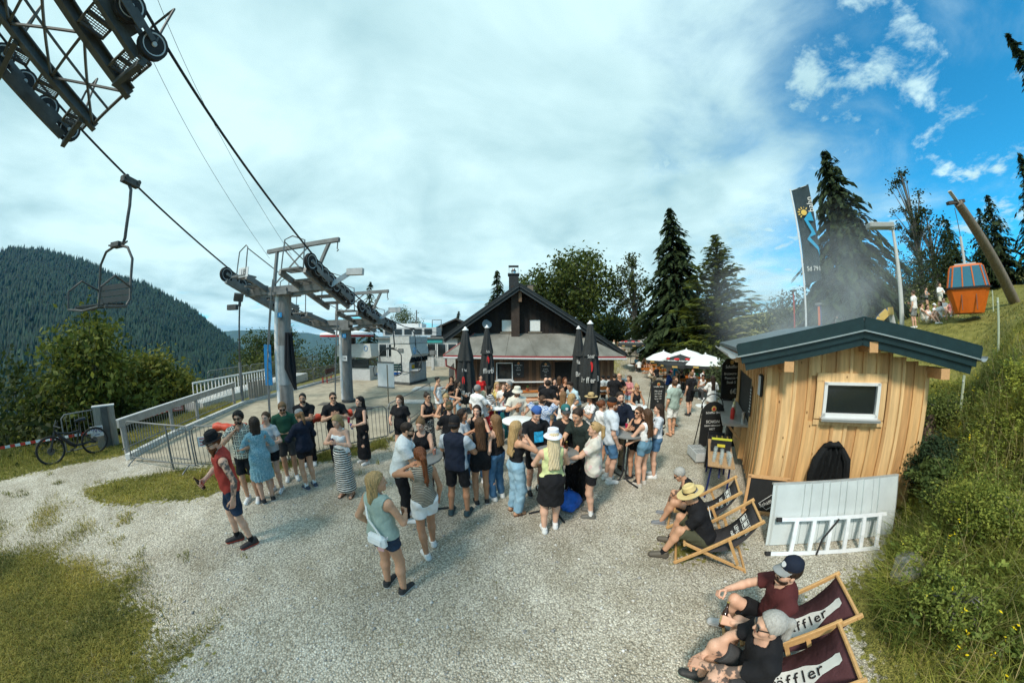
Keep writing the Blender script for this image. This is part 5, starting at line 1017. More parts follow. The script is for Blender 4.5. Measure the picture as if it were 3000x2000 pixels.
for i in range(28):
 x=x0+0.2+i*(x1-x0-0.4)/27;MB().prism([(-0.17,0),(0.17,0),(0.17,-0.08),(0.0,-0.2),(-0.17,-0.08)],(x,yf-0.075,1.98),(1,0,0),(0,0,1),(0,0.02,0)).build('eave_board',OLDW[3],ch)
E0,E1,T0,T1=(-4.35,17.25,1.96),(7.45,17.25,1.80),(-2.75,20.5,3.40),(4.95,20.5,3.36)
def slab(pts,th,m,name,parent):
 V=[Vector(p)for p in pts];k=len(V);b=MB();b.add([tuple(p)for p in V]+[tuple(p-Vector((0,0,th)))for p in V],[tuple(range(k)),tuple(range(2*k-1,k-1,-1))]+[(i,k+i,k+(i+1)%k,(i+1)%k)for i in range(k)]);return b.build(name,m,parent)
nb=6
for i in range(nb):
 a,c=i/nb,(i+1)/nb;L0=Vector(E0).lerp(Vector(E1),a);L1=Vector(E0).lerp(Vector(E1),c);U0=Vector(T0).lerp(Vector(T1),a);U1=Vector(T0).lerp(Vector(T1),c);g=Vector((0.008,0,0));slab([L0+g,L1-g,U1-g,U0+g],0.06,ROOFG,'lean_to_sheet',ch)
slab([E0,T0,(-2.75,23,3.40),(-4.35,23,1.96)],0.05,ROOFG,'lean_to_hip',ch);slab([E1,(7.45,23,1.80),(4.95,23,3.36),T1],0.05,ROOFG,'lean_to_hip',ch)
RED=M('roof_edge_red',(0.30,0.035,0.035),0.5);MB().beam((E0[0],E0[1]-0.03,E0[2]-0.04),(E1[0],E1[1]-0.03,E1[2]-0.04),0.04,0.11).build('eave_trim',RED,ch);MB().beam(Vector(E0)+Vector((-0.03,0,-0.02)),Vector(T0)+Vector((-0.03,0,-0.02)),0.05,0.12).build('hip_trim',M('roof_edge_salmon',(0.50,0.16,0.13),0.6),ch)
MB().tube([(E0[0],E0[1]-0.12,E0[2]-0.14),(E1[0],E1[1]-0.12,E1[2]-0.16)],0.065,8).build('gutter',LGREY,ch,smooth=True);MB().tube([(-4.2,17.2,1.75),(-4.2,17.25,1.3),(-3.7,17.7,1.0),(-3.6,17.9,-0.3)],0.06,8).build('down_pipe',RED,ch,smooth=True)
RX,RZ=0.55,6.95;LX,LZ=-4.85,3.22;QX,QZ=8.35,1.95;yg=20.5
def roofz(x):return(LZ+(RZ-LZ)*(x-LX)/(RX-LX)if x<RX else RZ+(QZ-RZ)*(x-RX)/(QX-RX))-0.3
MB().prism([(-3.4,2.5),(5.7,2.5),(5.7,roofz(5.7)),(RX,roofz(RX)),(-3.4,roofz(-3.4))],(0,yg,0),(1,0,0),(0,0,1),(0,9,0)).build('gable_wall',DKW[0],ch)
for i in range(30):
 x=-3.3+i*0.31;w=0.29;zt_=min(roofz(x-w/2),roofz(x+w/2));zl=3.0;segs=[(zl,zt_)]
 if-0.85<x<0.1 or 1.25<x<2.2:segs=[(zl,3.5),(4.42,zt_)]
 for a,c in segs:
  if c>a:MB().box((x,yg-0.02-0.012*(i%2),(a+c)/2),(w,0.03,c-a)).build('gable_board',DKW[i%3],ch)
CURT=M('net_curtain',(0.74,0.76,0.72),0.9,var=0.25,scale=30,stretch=(3,1,0.2))
for xc in(-0.36,1.72):
 w_=MB().box((xc,yg-0.025,3.95),(0.78,0.03,0.86)).build('window',CURT,ch)
 for q,wq,hq in(((xc,4.40),0.92,0.07),((xc,3.50),0.98,0.06),((xc-0.42,3.95),0.07,0.92),((xc+0.42,3.95),0.07,0.92)):MB().box((q[0],yg-0.05,q[1]),(wq,0.06,hq)).build('window_frame',DKW[1],w_)
 MB().box((xc,yg-0.08,3.44),(1.02,0.14,0.05)).build('window_sill',M('sill_pale',(0.42,0.36,0.27),0.7),w_)
MB().box((0.25,yg-0.32,4.9),(0.60,0.5,3.9)).build('chimney_duct',M('duct_brown',(0.045,0.030,0.022),0.8,var=0.25),ch)
MB().box((RX+0.05,yg-0.75,6.0),(0.22,0.18,0.75)).build('ridge_beam_end',M('carved_wood',(0.16,0.10,0.06),0.8),ch);MB().box((5.0,yg-0.5,3.35),(0.22,0.6,0.7)).build('purlin_end',MATS['carved_wood'],ch)
yv,ye=19.35,30.5
for(ax,az_),nm in(((LX,LZ),'left'),((QX,QZ),'right')):
 k=14
 for i in range(k):
  a,c=yv+(ye-yv)*i/k,yv+(ye-yv)*(i+1)/k-0.02;slab([(RX,a,RZ),(RX,c,RZ),(ax,c,az_),(ax,a,az_)]if ax<RX else[(RX,c,RZ),(RX,a,RZ),(ax,a,az_),(ax,c,az_)],0.10,ROOFD,'roof_sheet',ch)
 d=Vector((ax-RX,0,az_-RZ)).normalized()
 for off,dz,hh in((0.0,-0.14,0.26),(0.10,-0.40,0.24)):MB().beam((RX,yv-0.03+off,RZ+dz),(ax,yv-0.03+off,az_+dz),0.04,hh).build('verge_board',ROOFD,ch);MB().beam((RX,yv-0.055+off,RZ+dz-hh/2+0.015),(ax,yv-0.055+off,az_+dz-hh/2+0.015),0.02,0.035).build('verge_trim',M('trim_grey',(0.07,0.075,0.075),0.5),ch)
 MB().tube([(ax,yv,az_-0.12),(ax,ye,az_-0.12)],0.08,8).build('gutter',ROOFD,ch,smooth=True)
c=MB().box((0.15,21.6,7.05),(0.75,0.75,1.9)).build('chimney',M('chimney_slate',(0.025,0.028,0.03),0.8,var=0.3),ch);MB().box((0.15,21.6,8.03),(0.92,0.92,0.08)).build('chimney_cap',M('trim_grey',(0.07,0.075,0.075)),c);MB().lathe([(0.17,0),(0.17,0.2),(0.24,0.26),(0.17,0.32),(0.12,0.45)],(0.15,21.6,8.07),14).build('cowl',M('bright_steel',(0.6,0.6,0.6),0.3,0.9),c,smooth=True);MB().box((0.15,21.6,8.72),(0.8,0.5,0.05)).build('cowl_roof',M('trim_grey',(0.07,0.075,0.075)),c)
for s_ in(-0.36,0.36):MB().box((0.15+s_,21.6,8.4),(0.03,0.03,0.66)).build('cowl_leg',STEEL,c)
c=MB().box((1.75,26,7.3),(0.55,0.55,1.3)).build('chimney',M('chimney_tan',(0.19,0.15,0.11),0.8),ch);MB().box((1.75,26,8.0),(0.9,0.6,0.05)).build('chimney_cap',MATS['trim_grey'],c);MB().tube([(1.75,26,8.0),(1.75,26,8.5)],0.03,6).build('vent_rod',STEEL,c)
d=thing('satellite_dish','grey satellite dish on the left of the chalet gable','dish',(-1.85,20.35,4.08));MB().lathe([(0.0,0.06),(0.2,0.045),(0.36,0.0),(0.36,-0.015),(0.2,0.03),(0,0.045)],n=20,axis=(0.25,-0.9,0.3)).build('reflector',M('dish_grey',(0.40,0.41,0.41),0.6),d,smooth=True);MB().tube([(0,0.02,0),(0.05,-0.35,0.05)],0.015,5).build('feed_arm',STEEL,d)
def board_sign(nm,label,c,w,h,rz=0.0,arch=False,lines=(),title=True,frame_=True,parent=None,tilt=0.0):
 t=thing(nm,label,'chalkboard',c,rz);t.rotation_euler=(tilt,0,rz)
 poly=[(-w/2,0),(w/2,0),(w/2,h-(w*0.45 if arch else 0))]+([(w/2*math.cos(a),h-w*0.45+w*0.45*math.sin(a))for a in np.linspace(0.25,math.pi-0.25,9)]if arch else[])+[(-w/2,h-(w*0.45 if arch else 0))]
 MB().prism([(a*1.08,(b-h*0.5)*1.04+h*0.5)for a,b in poly],(0,0.006,0),(1,0,0),(0,0,1),(0,0.02,0)).build('frame',M('board_frame',(0.025,0.024,0.023),0.5),t);MB().prism(poly,(0,-0.006,0),(1,0,0),(0,0,1),(0,0.014,0)).build('board',CHALK,t)
 if title:
  zt2=h-(w*0.42 if arch else w*0.30);b=MB();b.lathe([(0,0),(w*0.12,0),(w*0.12,0.004)],(0,-0.008,zt2+w*0.15),14,axis=(0,-1,0));b.build('emblem',GOLD,t);MB().lathe([(0,0),(w*0.07,0),(w*0.07,0.005)],(0,-0.011,zt2+w*0.13),12,axis=(0,-1,0)).build('emblem_centre',REDP,t);text('brand_text','Schäffler Bräu',w*0.135,CHK,t,(0,-0.011,zt2-w*0.03),(R(90),0,0))
 for i,(body,fr,sz)in enumerate(lines):text('chalk_text',body,w*sz,CHK,t,(0,-0.010,h*fr),(R(90),0,0))
 return t
board_sign('menu_board','rectangular chalk menu beside the chalet window',(0.42,yf-0.09,0.48),0.68,1.0,lines=[('Spritz',0.62,0.15),('Aperol 6',0.47,0.13),('Hugo',0.20,0.13)])
board_sign('menu_board','arched chalk menu between the window and the chalet door',(2.2,yf-0.09,0.40),0.64,1.08,arch=True,lines=[('Brotzeit',0.55,0.13),('Kaffee Kuchen',0.45,0.11),('Suppe',0.36,0.12),('Eis',0.18,0.15)])
# ================================================================ the timber snack hut on the right
NEWW=[M('larch_board_%d'%i,c,0.65,var=0.28,scale=2.2,stretch=(7,7,0.4),bump=0.2,bscale=18)for i,c in enumerate([(0.62,0.36,0.15),(0.68,0.42,0.185),(0.54,0.30,0.125),(0.72,0.47,0.225)])]
for m in NEWW:
 t_=m.node_tree;v_=t_.nodes.new('ShaderNodeTexVoronoi');v_.inputs['Scale'].default_value=3.4;mp_=t_.nodes.new('ShaderNodeMapping');mp_.inputs['Scale'].default_value=(1.6,1.6,0.9);tc_=t_.nodes.new('ShaderNodeTexCoord');t_.links.new(tc_.outputs['Object'],mp_.inputs[0]);t_.links.new(mp_.outputs[0],v_.inputs['Vector'])
 r_=t_.nodes.new('ShaderNodeValToRGB');r_.color_ramp.elements[0].position=0.03;r_.color_ramp.elements[0].color=(0.25,0.16,0.10,1);r_.color_ramp.elements[1].position=0.11;r_.color_ramp.elements[1].color=(1,1,1,1);t_.links.new(v_.outputs['Distance'],r_.inputs[0])
 x_=t_.nodes.new('ShaderNodeMix');x_.data_type='RGBA';x_.blend_type='MULTIPLY';x_.inputs[0].default_value=1;b_=bsdf(m);src=b_.inputs['Base Color'].links[0].from_socket;t_.links.new(src,x_.inputs[6]);t_.links.new(r_.outputs[0],x_.inputs[7]);t_.links.new(x_.outputs[2],b_.inputs['Base Color'])
TEAL=M('dark_teal_sheet',(0.010,0.030,0.034),0.45,0.1,var=0.2);BEAMW=M('beam_wood',(0.58,0.33,0.15),0.6,var=0.15,stretch=(5,5,5))
hut=thing('snack_hut','small larch timber snack hut with a dark teal gable roof','hut',(4.53,3.81,0),math.atan2(-0.616,0.788));WH,DH=3.03,4.5
def hz(x):return 2.62+0.42*(1-abs(x-WH/2)/(WH/2))
MB().prism([(0.03,0.03),(WH-0.03,0.03),(WH-0.03,2.55),(WH/2,2.98),(0.03,2.55)],(0,0.03,0),(1,0,0),(0,0,1),(0,DH-0.06,0)).build('core_wall',NEWW[2],hut)
nbd=12;wd=WH/nbd
for i in range(nbd):
 x=(i+0.5)*wd;top=min(hz(x-wd/2),hz(x+wd/2));segs=[(0.12,top)]
 if 0.88<x<2.22:segs=[(0.12,1.62),(2.42,top)]
 for a,c in segs:MB().box((x,0.012,(a+c)/2),(wd-0.006,0.026,c-a)).build('board',NEWW[(i*3+int(a))%4],hut)
 if i:
  xb=i*wd+rnd.uniform(-0.01,0.01);segs=[(0.10,hz(xb))]
  if 0.88<xb<2.22:segs=[(0.10,1.58),(2.46,hz(xb))]
  for a,c in segs:MB().box((xb,-0.013,(a+c)/2),(0.062,0.028,c-a)).build('batten',NEWW[(i*5+1)%4],hut)
for x in(0.03,WH-0.03):MB().box((x,-0.012,1.33),(0.085,0.03,2.45)).build('corner_board',NEWW[3],hut)
for i in range(19):
 y=0.12+i*0.235
 segs=[(0.12,2.6)]if(i<6 or i>16)else[(0.12,1.02),(2.12,2.6)]
 for a,c in segs:MB().box((-0.012,y,(a+c)/2),(0.026,0.229,c-a)).build('board',NEWW[(i*3+1)%4],hut);MB().box((-0.036,y+0.117,(a+c)/2),(0.026,0.055,c-a)).build('batten',NEWW[(i+2)%4],hut)
MB().box((0.05,2.75,1.57),(0.06,2.5,1.08)).build('hatch_opening',M('hatch_dark',(0.03,0.025,0.02),0.9),hut);MB().box((-0.33,2.75,1.05),(0.62,2.7,0.05)).build('counter_top',M('counter_steel',(0.42,0.40,0.37),0.4,0.4),hut);MB().box((-0.10,2.75,0.62),(0.16,2.5,0.80)).build('counter_front',NEWW[0],hut)
for y in(1.62,3.9):MB().beam((-0.05,y,0.5),(-0.5,y,1.0),0.05,0.05).build('counter_bracket',BEAMW,hut)
w_=MB().box((1.55,0.0,2.02),(0.92,0.03,0.54)).build('window',DARKW,hut)
for c,s_ in(((1.55,2.30),(1.04,0.05)),((1.55,1.75),(1.04,0.075)),((1.055,2.02),(0.06,0.60)),((2.045,2.02),(0.06,0.60))):MB().box((c[0],-0.035,c[1]),(s_[0],0.07,s_[1])).build('window_frame',WPAINT,w_)
MB().box((1.55,-0.08,1.69),(1.10,0.14,0.045),0,0,0.15).build('window_sill',M('sill_alu',(0.55,0.56,0.56),0.4,0.6),w_)
for c,s_ in(((1.55,2.40),(1.32,0.15)),((1.55,1.615),(1.32,0.09)),((0.96,2.01),(0.13,0.66)),((2.14,2.01),(0.13,0.66))):MB().box((c[0],-0.016,c[1]),(s_[0],0.034,s_[1])).build('casing',NEWW[3],hut)
OV,FV,BV=0.62,0.42,0.35;zp,ze=3.34,2.90
for sx in(-1,1):
 xe=-OV if sx<0 else WH+0.70;k=9
 for i in range(k):
  a,c=-FV+(DH+FV+BV)*i/k,-FV+(DH+FV+BV)*(i+1)/k-0.012;P_=[(WH/2,a,zp),(xe,a,ze),(xe,c,ze),(WH/2,c,zp)];slab(P_ if sx>0 else P_[::-1],0.07,M('grey_roof_sheet',(0.13,0.155,0.16),0.45,0.3,var=0.15),'roof_sheet',hut)
 for j,(dz,hh,oy)in enumerate(((-0.055,0.20,0.0),(-0.20,0.13,0.035),(-0.315,0.13,0.07))):
  sh_=0.05*j*(-sx);MB().beam((WH/2,-FV-0.03+oy,zp+dz),(xe+sh_*1.5,-FV-0.03+oy,ze+dz),0.035,hh).build('verge_board',TEAL,hut)
 MB().beam((WH/2,-FV-0.052,zp-0.150),(xe,-FV-0.052,ze-0.150),0.014,0.022).build('verge_trim',M('trim_silver',(0.35,0.40,0.40),0.4,0.5),hut)
 MB().beam((WH/2,-FV-0.02,zp+0.055),(xe,-FV-0.02,ze+0.055),0.06,0.02).build('verge_cap',TEAL,hut)
 b=MB();prof=[(0.085*math.cos(a),0.085*math.sin(a))for a in np.linspace(math.pi,2*math.pi,9)];prof=prof+[(x*0.93,y*0.93)for x,y in prof[::-1]];b.prism(prof,(xe+sx*0.07,-FV-0.02,ze-0.10),(1,0,0),(0,0,1),(0,DH+FV+BV,0));b.build('gutter',M('gutter_zinc',(0.50,0.52,0.52),0.4,0.6),hut)
for x,w,z in((0.27,0.16,2.60),(WH/2+0.2,0.15,2.93),(WH+0.04,0.17,2.52)):MB().box((x,-0.17,z),(w,0.46,0.17)).build('purlin_end',BEAMW,hut)
for i in range(16):MB().box((-0.31,-0.25+i*0.33,2.70),(0.64,0.08,0.11),0,0,0,0.0).build('rafter_end',BEAMW,hut)
MB().box((-0.06,0.28,2.18),(0.06,0.20,0.42)).build('wall_lamp',M('lamp_black',(0.015,0.015,0.016),0.4),hut,bevel=0.02);MB().box((-0.092,0.28,2.18),(0.014,0.17,0.36)).build('lamp_glass',M('lamp_opal',(0.62,0.66,0.68),0.3),hut)
HM4=hut.matrix_basis.copy()
def HW(x,y,z):return Matrix.Translation((4.53,3.81,0))@Matrix.Rotation(math.atan2(-0.616,0.788),4,'Z')@Vector((x,y,z))
HRZ=math.atan2(-0.616,0.788)
b=MB();rows=[(1.27,0.10,0.05),(1.22,0.19,0.10),(1.08,0.25,0.14),(0.85,0.29,0.15),(0.60,0.31,0.13),(0.30,0.32,0.12)];V=[];F=[];k=26
for i,(z,hw,dp)in enumerate(rows):
 for j in range(k):
  q=j/(k-1);x=(q-0.5)*2*hw;V.append((1.32+x+0.02*math.sin(i*2+q*7),-0.05-dp*(math.sin(q*math.pi)**0.5)*(0.66+0.34*math.sin(q*34+i*0.5)),z+0.03*math.sin(q*9+i)))
for i in range(len(rows)-1):
 for j in range(k-1):F.append((i*k+j,(i+1)*k+j,(i+1)*k+j+1,i*k+j+1))
jk=thing('hanging_jacket','black jacket hanging on the hut front under the window','jacket',(4.53,3.81,0),HRZ);o=MB().add(V,F).build('cloth_body',cloth((0.012,0.013,0.014)),jk,smooth=True);o.modifiers.new('solid','SOLIDIFY').thickness=0.012
for s_ in(-1,1):MB().tube([(1.32+s_*0.16,-0.09,1.18),(1.32+s_*0.28,-0.12,0.98),(1.32+s_*0.33,-0.12,0.68),(1.32+s_*0.30,-0.10,0.36)],[0.05,0.075,0.07,0.055],8).build('sleeve',cloth((0.012,0.013,0.014)),jk,smooth=True)
MB().tube([(1.18,-0.07,1.20),(1.25,-0.15,1.26),(1.39,-0.15,1.26),(1.46,-0.07,1.20)],0.045,8).build('collar',cloth((0.012,0.013,0.014)),jk,smooth=True)
pn=thing('leaning_sheet','long white profiled metal panel leaning against the hut front','panel',(3.74,2.62,0.0),math.atan2(1.70-2.62,5.98-3.74));pn.rotation_euler=(R(-14),0,math.atan2(1.70-2.62,5.98-3.74));LN=2.42
PM=M('panel_white',(0.60,0.65,0.65),0.35,0.15,var=0.10,scale=2)
b=MB();xs=[0];ys_=[0.0];prof=[(0,0.0),(0.04,0.0),(0.06,0.03),(0.20,0.03),(0.205,0.022)]
for k_ in range(1,6):x=0.205+k_*0.33;prof+=[(x-0.016,0.03),(x-0.012,0.004),(x+0.002,0.004),(x+0.006,0.022),(x+0.11,0.022),(x+0.114,0.008),(x+0.124,0.008),(x+0.128,0.03)]
prof+=[(LN-0.16,0.022),(LN-0.05,0.03),(LN,0.0)]
V=[];F=[]
for x,y in prof:V+=[(x,-y,0.02),(x,-y,0.95)]
for i in range(len(prof)-1):F.append((2*i,2*i+2,2*i+3,2*i+1))
o=MB().add(V,F).build('profiled_sheet',PM,pn);o.modifiers.new('solid','SOLIDIFY').thickness=0.004
MB().box((LN/2,0.02,0.96),(LN,0.05,0.03)).build('top_edge',M('panel_edge',(0.45,0.47,0.46),0.4,0.3),pn);MB().box((LN/2,0.02,0.01),(LN,0.05,0.02)).build('bottom_edge',MATS['panel_edge'],pn)
ld=thing('aluminium_ladder','short aluminium ladder lying against the white panel','ladder',(3.62,2.42,0.0),math.atan2(1.62-2.42,5.35-3.62));ld.rotation_euler=(R(-28),0,math.atan2(1.62-2.42,5.35-3.62));ALU=M('ladder_alu',(0.80,0.82,0.84),0.4,0.25)
for z,xo in((0.03,0.0),(0.52,0.15)):MB().box((xo+0.95,0,z),(1.9,0.028,0.055)).build('rail',ALU,ld);MB().box((xo-0.02,0,z),(0.08,0.04,0.065)).build('rubber_foot',RUBBER,ld)
for k_ in range(6):x=0.34+k_*0.30;MB().beam((x,0,0.05),(x+0.08,0,0.50),0.03,0.06,up=(1,0,0)).build('rung',ALU,ld)
tag(MB().tube([(0.75,-0.03,0.0),(0.82,-0.05,0.22),(1.12,-0.04,0.50)],0.014,6).build('strap',RUBBER,ld),None)
t=thing('framed_board','wood framed blackboard standing between table and white panel','chalkboard',HW(-0.05,-0.55,0),HRZ);t.rotation_euler=(R(-8),0,HRZ)
MB().box((0.2,0,0.38),(0.62,0.02,0.62)).build('board',CHALK,t)
for c,s_ in(((0.2,0.70),(0.74,0.05)),((0.2,0.06),(0.74,0.05)),((-0.14,0.35),(0.05,0.72)),((0.54,0.35),(0.05,0.72))):MB().box((c[0],-0.01,c[1]),(s_[0],0.045,s_[1])).build('frame',BEAMW,t)
tx_=text('chalk_text','Schäffler',0.09,CHK,t,(0.26,-0.014,0.25),(R(90),R(-28),0));b=MB();b.tube([(0.10,-0.012,0.22),(0.30,-0.012,0.40),(0.46,-0.012,0.30),(0.26,-0.012,0.12)],0.005,4,closed=True);b.build('chalk_frame',CHK,t)
t=thing('price_board','tall dark price board beside the serving hatch','chalkboard',HW(-0.07,1.28,1.35),HRZ+R(90));MB().box((0,0,0.32),(0.20,0.02,0.66)).build('board',M('board_wood_dark',(0.06,0.045,0.035),0.7),t);[MB().box((0,0.013,0.08+k_*0.07),(0.13,0.004,0.02)).build('text_line',CHK,t)for k_ in range(8)]
t=thing('price_board','arched chalk price list ending in 6 euros at the far end of the counter','chalkboard',HW(-0.25,4.25,1.12),HRZ+R(30));MB().prism([(-0.36,0),(0.36,0),(0.36,1.1),(0.2,1.28),(-0.2,1.28),(-0.36,1.1)],(0,0,0),(1,0,0),(0,0,1),(0,0.03,0)).build('board',CHALK,t);text('brand_text','Schäffler',0.14,CHK,t,(0,-0.008,1.02),(R(90),0,0));[text('price_text',s_,0.12,CHK,t,(0.0,-0.008,0.80-0.14*i),(R(90),0,0))for i,s_ in enumerate(('Bratwurst 4','Pommes 4','Steak 5'))];text('price_text','6€',0.22,CHK,t,(0.1,-0.008,0.22),(R(90),0,0));MB().lathe([(0,0),(0.07,0),(0.07,0.006)],(0,-0.002,1.16),12,axis=(0,-1,0)).build('emblem',GOLD,t)
def squeeze(label,p,col,m2):t=thing('sauce_bottle',label,'bottle',p);MB().lathe([(0.05,0),(0.055,0.02),(0.055,0.22),(0.03,0.27),(0.03,0.30)],n=12).build('bottle_body',M('sauce_%d'%int(col[0]*99),col,0.4),t,smooth=True);MB().lathe([(0.034,0.30),(0.034,0.335),(0.012,0.37),(0,0.37)],n=10).build('nozzle',M('nozzle_%d'%int(m2[0]*99),m2,0.5),t,smooth=True);return t
squeeze('big red ketchup dispenser on the hut counter',HW(-0.38,1.9,1.075),(0.55,0.03,0.02),(0.75,0.7,0.55));squeeze('pale yellow sauce dispenser behind the ketchup on the counter',HW(-0.32,2.25,1.075),(0.6,0.55,0.4),(0.7,0.6,0.3))
t=thing('steel_cup','shiny steel cutlery holder on the near end of the counter','holder',HW(-0.15,1.62,1.075));MB().lathe([(0.045,0),(0.045,0.26),(0.04,0.26),(0.04,0.02)],n=12).build('cylinder_wall',M('bright_steel',(0.6,0.6,0.6),0.3,0.9),t,smooth=True)
# ================================================================ parasols, tables, deck chairs and other things
PAR=cloth((0.034,0.037,0.037));PARP=M('print_white',(0.72,0.72,0.68),0.8);PARR=M('print_red',(0.55,0.02,0.02),0.7)
def closed_parasol(label,p,H,r,rz,words):
 t=thing('closed_parasol',label,'parasol',p,rz,'closed black parasols in front of the chalet')
 MB().tube([(0,0,0),(0,0,H)],0.03,8).build('pole',LGREY,t);MB().lathe([(0.42,0),(0.42,0.06),(0.06,0.10)],n=18).build('base_plate',DSTEEL,t,smooth=True)
 prof=[(0.30,0.08),(0.40,0.15),(0.42,0.25),(0.41,0.36),(0.36,0.42)];P_=[(r*0.75,H*0.10),(r*0.95,H*0.16),(r*1.0,H*0.32),(r*0.92,H*0.48),(r*0.78,H*0.64),(r*0.58,H*0.80),(r*0.40,H*0.92),(r*0.25,H*0.975)]
 MB().lathe(P_,n=64,wob=lambda g,z:1+(0.22*(1-z/H)+0.07)*math.cos(8*g+0.8*math.sin(z*1.3))+0.05*math.cos(16*g+z)).build('canopy',PAR,t,smooth=True,angle=80)
 MB().lathe([(r*0.98,H*0.62),(r*0.92,H*0.66),(r*0.60,H*0.82),(r*0.30,H*0.97)],n=48,wob=lambda g,z:1+0.16*math.cos(8*g+1.0)*(1.2-z/H)+(0.10*math.sin(5*g)if z<H*0.63 else 0)).build('canopy_flap',PAR,t,smooth=True,angle=80)
 MB().lathe([(r*0.38,0),(r*0.40,0.03),(r*0.2,0.10),(r*0.12,0.16),(0,0.18)],(0,0,H*0.975),14).build('top_cap',WPAINT,t,smooth=True)
 for w_,ang,z,sz in words:
  a=R(ang);rad=r*(1.14 if z<H*0.5 else 0.98);m=Matrix.Translation((math.sin(a)*rad,-math.cos(a)*rad,z))@Matrix.Rotation(a,4,'Z')@Matrix.Rotation(R(90),4,'X')@Matrix.Diagonal((0.7,1,1,1))
  if w_=='O':
   o=MB().lathe([(0,0),(sz,0),(sz,0.008)],n=18,axis=(0,-1,0)).build('red_roundel',PARR,t);o.matrix_local=Matrix.Translation((math.sin(a)*rad,-math.cos(a)*rad,z))@Matrix.Rotation(a,4,'Z')@Matrix.Diagonal((0.5,1,1.5,1))
  else:text('printed_word',w_,sz,PARP,t,None,None,0.004,matrix=m)
 return t
W1=[('Bräu',-30,0.95,0.36),('ler',15,0.85,0.36),('O',-5,1.42,0.12),('ä',55,0.95,0.34),('Schä',0,1.85,0.16)]
closed_parasol('closed black parasol standing nearest on the left of the chalet',(-2.02,11.83,0.06)[:2]+(-0.15,),3.62,0.36,0.0,W1)
closed_parasol('closed black parasol just right of the satellite dish',(-1.39,15.24,-0.01)[:2]+(-0.3,),4.0,0.34,R(14),[('fflerb',0,1.55,0.40),('O',0,2.15,0.14),('Sch',0,2.6,0.2),('B',50,1.6,0.36)])
closed_parasol('tall closed black parasol right of the chalet door',(3.46,11.91,-0.02)[:2]+(-0.18,),3.92,0.37,R(-12),[('ffler',0,1.40,0.36),('B',48,1.45,0.36),('O',3,1.98,0.15),('Schäf',0,2.42,0.2),('är',-50,1.4,0.34)])
closed_parasol('closed black parasol half hidden behind the tall one on the right',(3.39,13.79,0.05)[:2]+(-0.27,),3.85,0.32,R(20),[('Bräu',-20,1.5,0.36),('lla',-35,2.1,0.3)])
def open_parasol(label,p,H,r,m,rim,rz=0.0,logo=False,tilt=0.0):
 t=thing('open_parasol',label,'parasol',p,rz,'open parasols over the benches');t.rotation_euler=(tilt,0,rz);MB().tube([(0,0,0),(0,0,H+0.5)],0.025,8).build('pole',DSTEEL,t);MB().lathe([(0.3,0),(0.3,0.06),(0.05,0.1)],n=14).build('base_plate',WPAINT,t,smooth=True)
 k=8
 for i in range(k):
  a,c=2*math.pi*i/k,2*math.pi*(i+1)/k;top=(0,0,H+0.55);A_=(r*math.cos(a),r*math.sin(a),H);B_=(r*math.cos(c),r*math.sin(c),H);mA=(r*0.55*math.cos(a),r*0.55*math.sin(a),H+0.33);mB=(r*0.55*math.cos(c),r*0.55*math.sin(c),H+0.33);md=[(A_[j]+B_[j])/2-(0.03 if j==2 else 0)for j in range(3)]
  MB().add([top,mA,mB,A_,md,B_],[(0,1,2),(1,3,4,2),(2,4,5)]).build('canopy_panel',m,t)
  A2=(A_[0],A_[1],A_[2]-0.16);B2=(B_[0],B_[1],B_[2]-0.16);MB().add([A_,B_,B2,A2],[(0,3,2,1)]).build('valance',rim,t)
  MB().beam((0,0,H+0.35),((A_[0])*0.97,A_[1]*0.97,H-0.02),0.015,0.015).build('rib',DSTEEL,t)
  g=MB().box(((A_[0]+B_[0])/2*1.006,(A_[1]+B_[1])/2*1.006,H-0.08),(0.30,0.012,0.09),(a+c)/2+R(90)).build('valance_print',GOLD,t)
  if logo:
   mid=(a+c)/2;sl=math.atan2(0.33,r*0.45);mm=Matrix.Rotation(mid+R(90),4,'Z')@Matrix.Translation((0,-r*0.70,H+0.245))@Matrix.Rotation(R(30),4,'X');text('printed_word','Schäffler Bräu',r*0.13,PARP,t,None,None,0.004,matrix=mm@Matrix.Translation((0,-0.05,0.012)));o=MB().lathe([(0,0),(r*0.10,0),(r*0.10,0.008)],n=12).build('emblem',PARR,t);o.matrix_local=mm@Matrix.Translation((0,0.12,0.012))@Matrix.Diagonal((1.3,0.7,1,1))
 MB().lathe([(0.05,0),(0.04,0.06),(0,0.08)],(0,0,H+0.55),8).build('finial',WPAINT,t);return t
PW=cloth((0.72,0.73,0.70));zp_=-0.45
open_parasol('white parasol furthest left over the benches',(*(9.97,16.76,2.00)[:2],zp_),2.05,1.25,PW,PAR);open_parasol('white parasol behind the black parasol',(*(11.78,16.78,1.97)[:2],zp_),2.15,1.45,PW,PAR,0.3);open_parasol('white parasol nearest to the timber hut',(*(10.62,13.27,1.72)[:2],zp_),2.05,1.45,PW,PAR,0.15);open_parasol('black open parasol with white lettering among the white ones',(*(9.60,14.27,1.71)[:2],zp_),2.0,1.25,PAR,PAR,0.35,True)
open_parasol('black open parasol with lettering standing alone behind the chalet',(*(11.33,25.06,1.61)[:2],0.35),2.0,1.4,PAR,PAR,0.2,True)
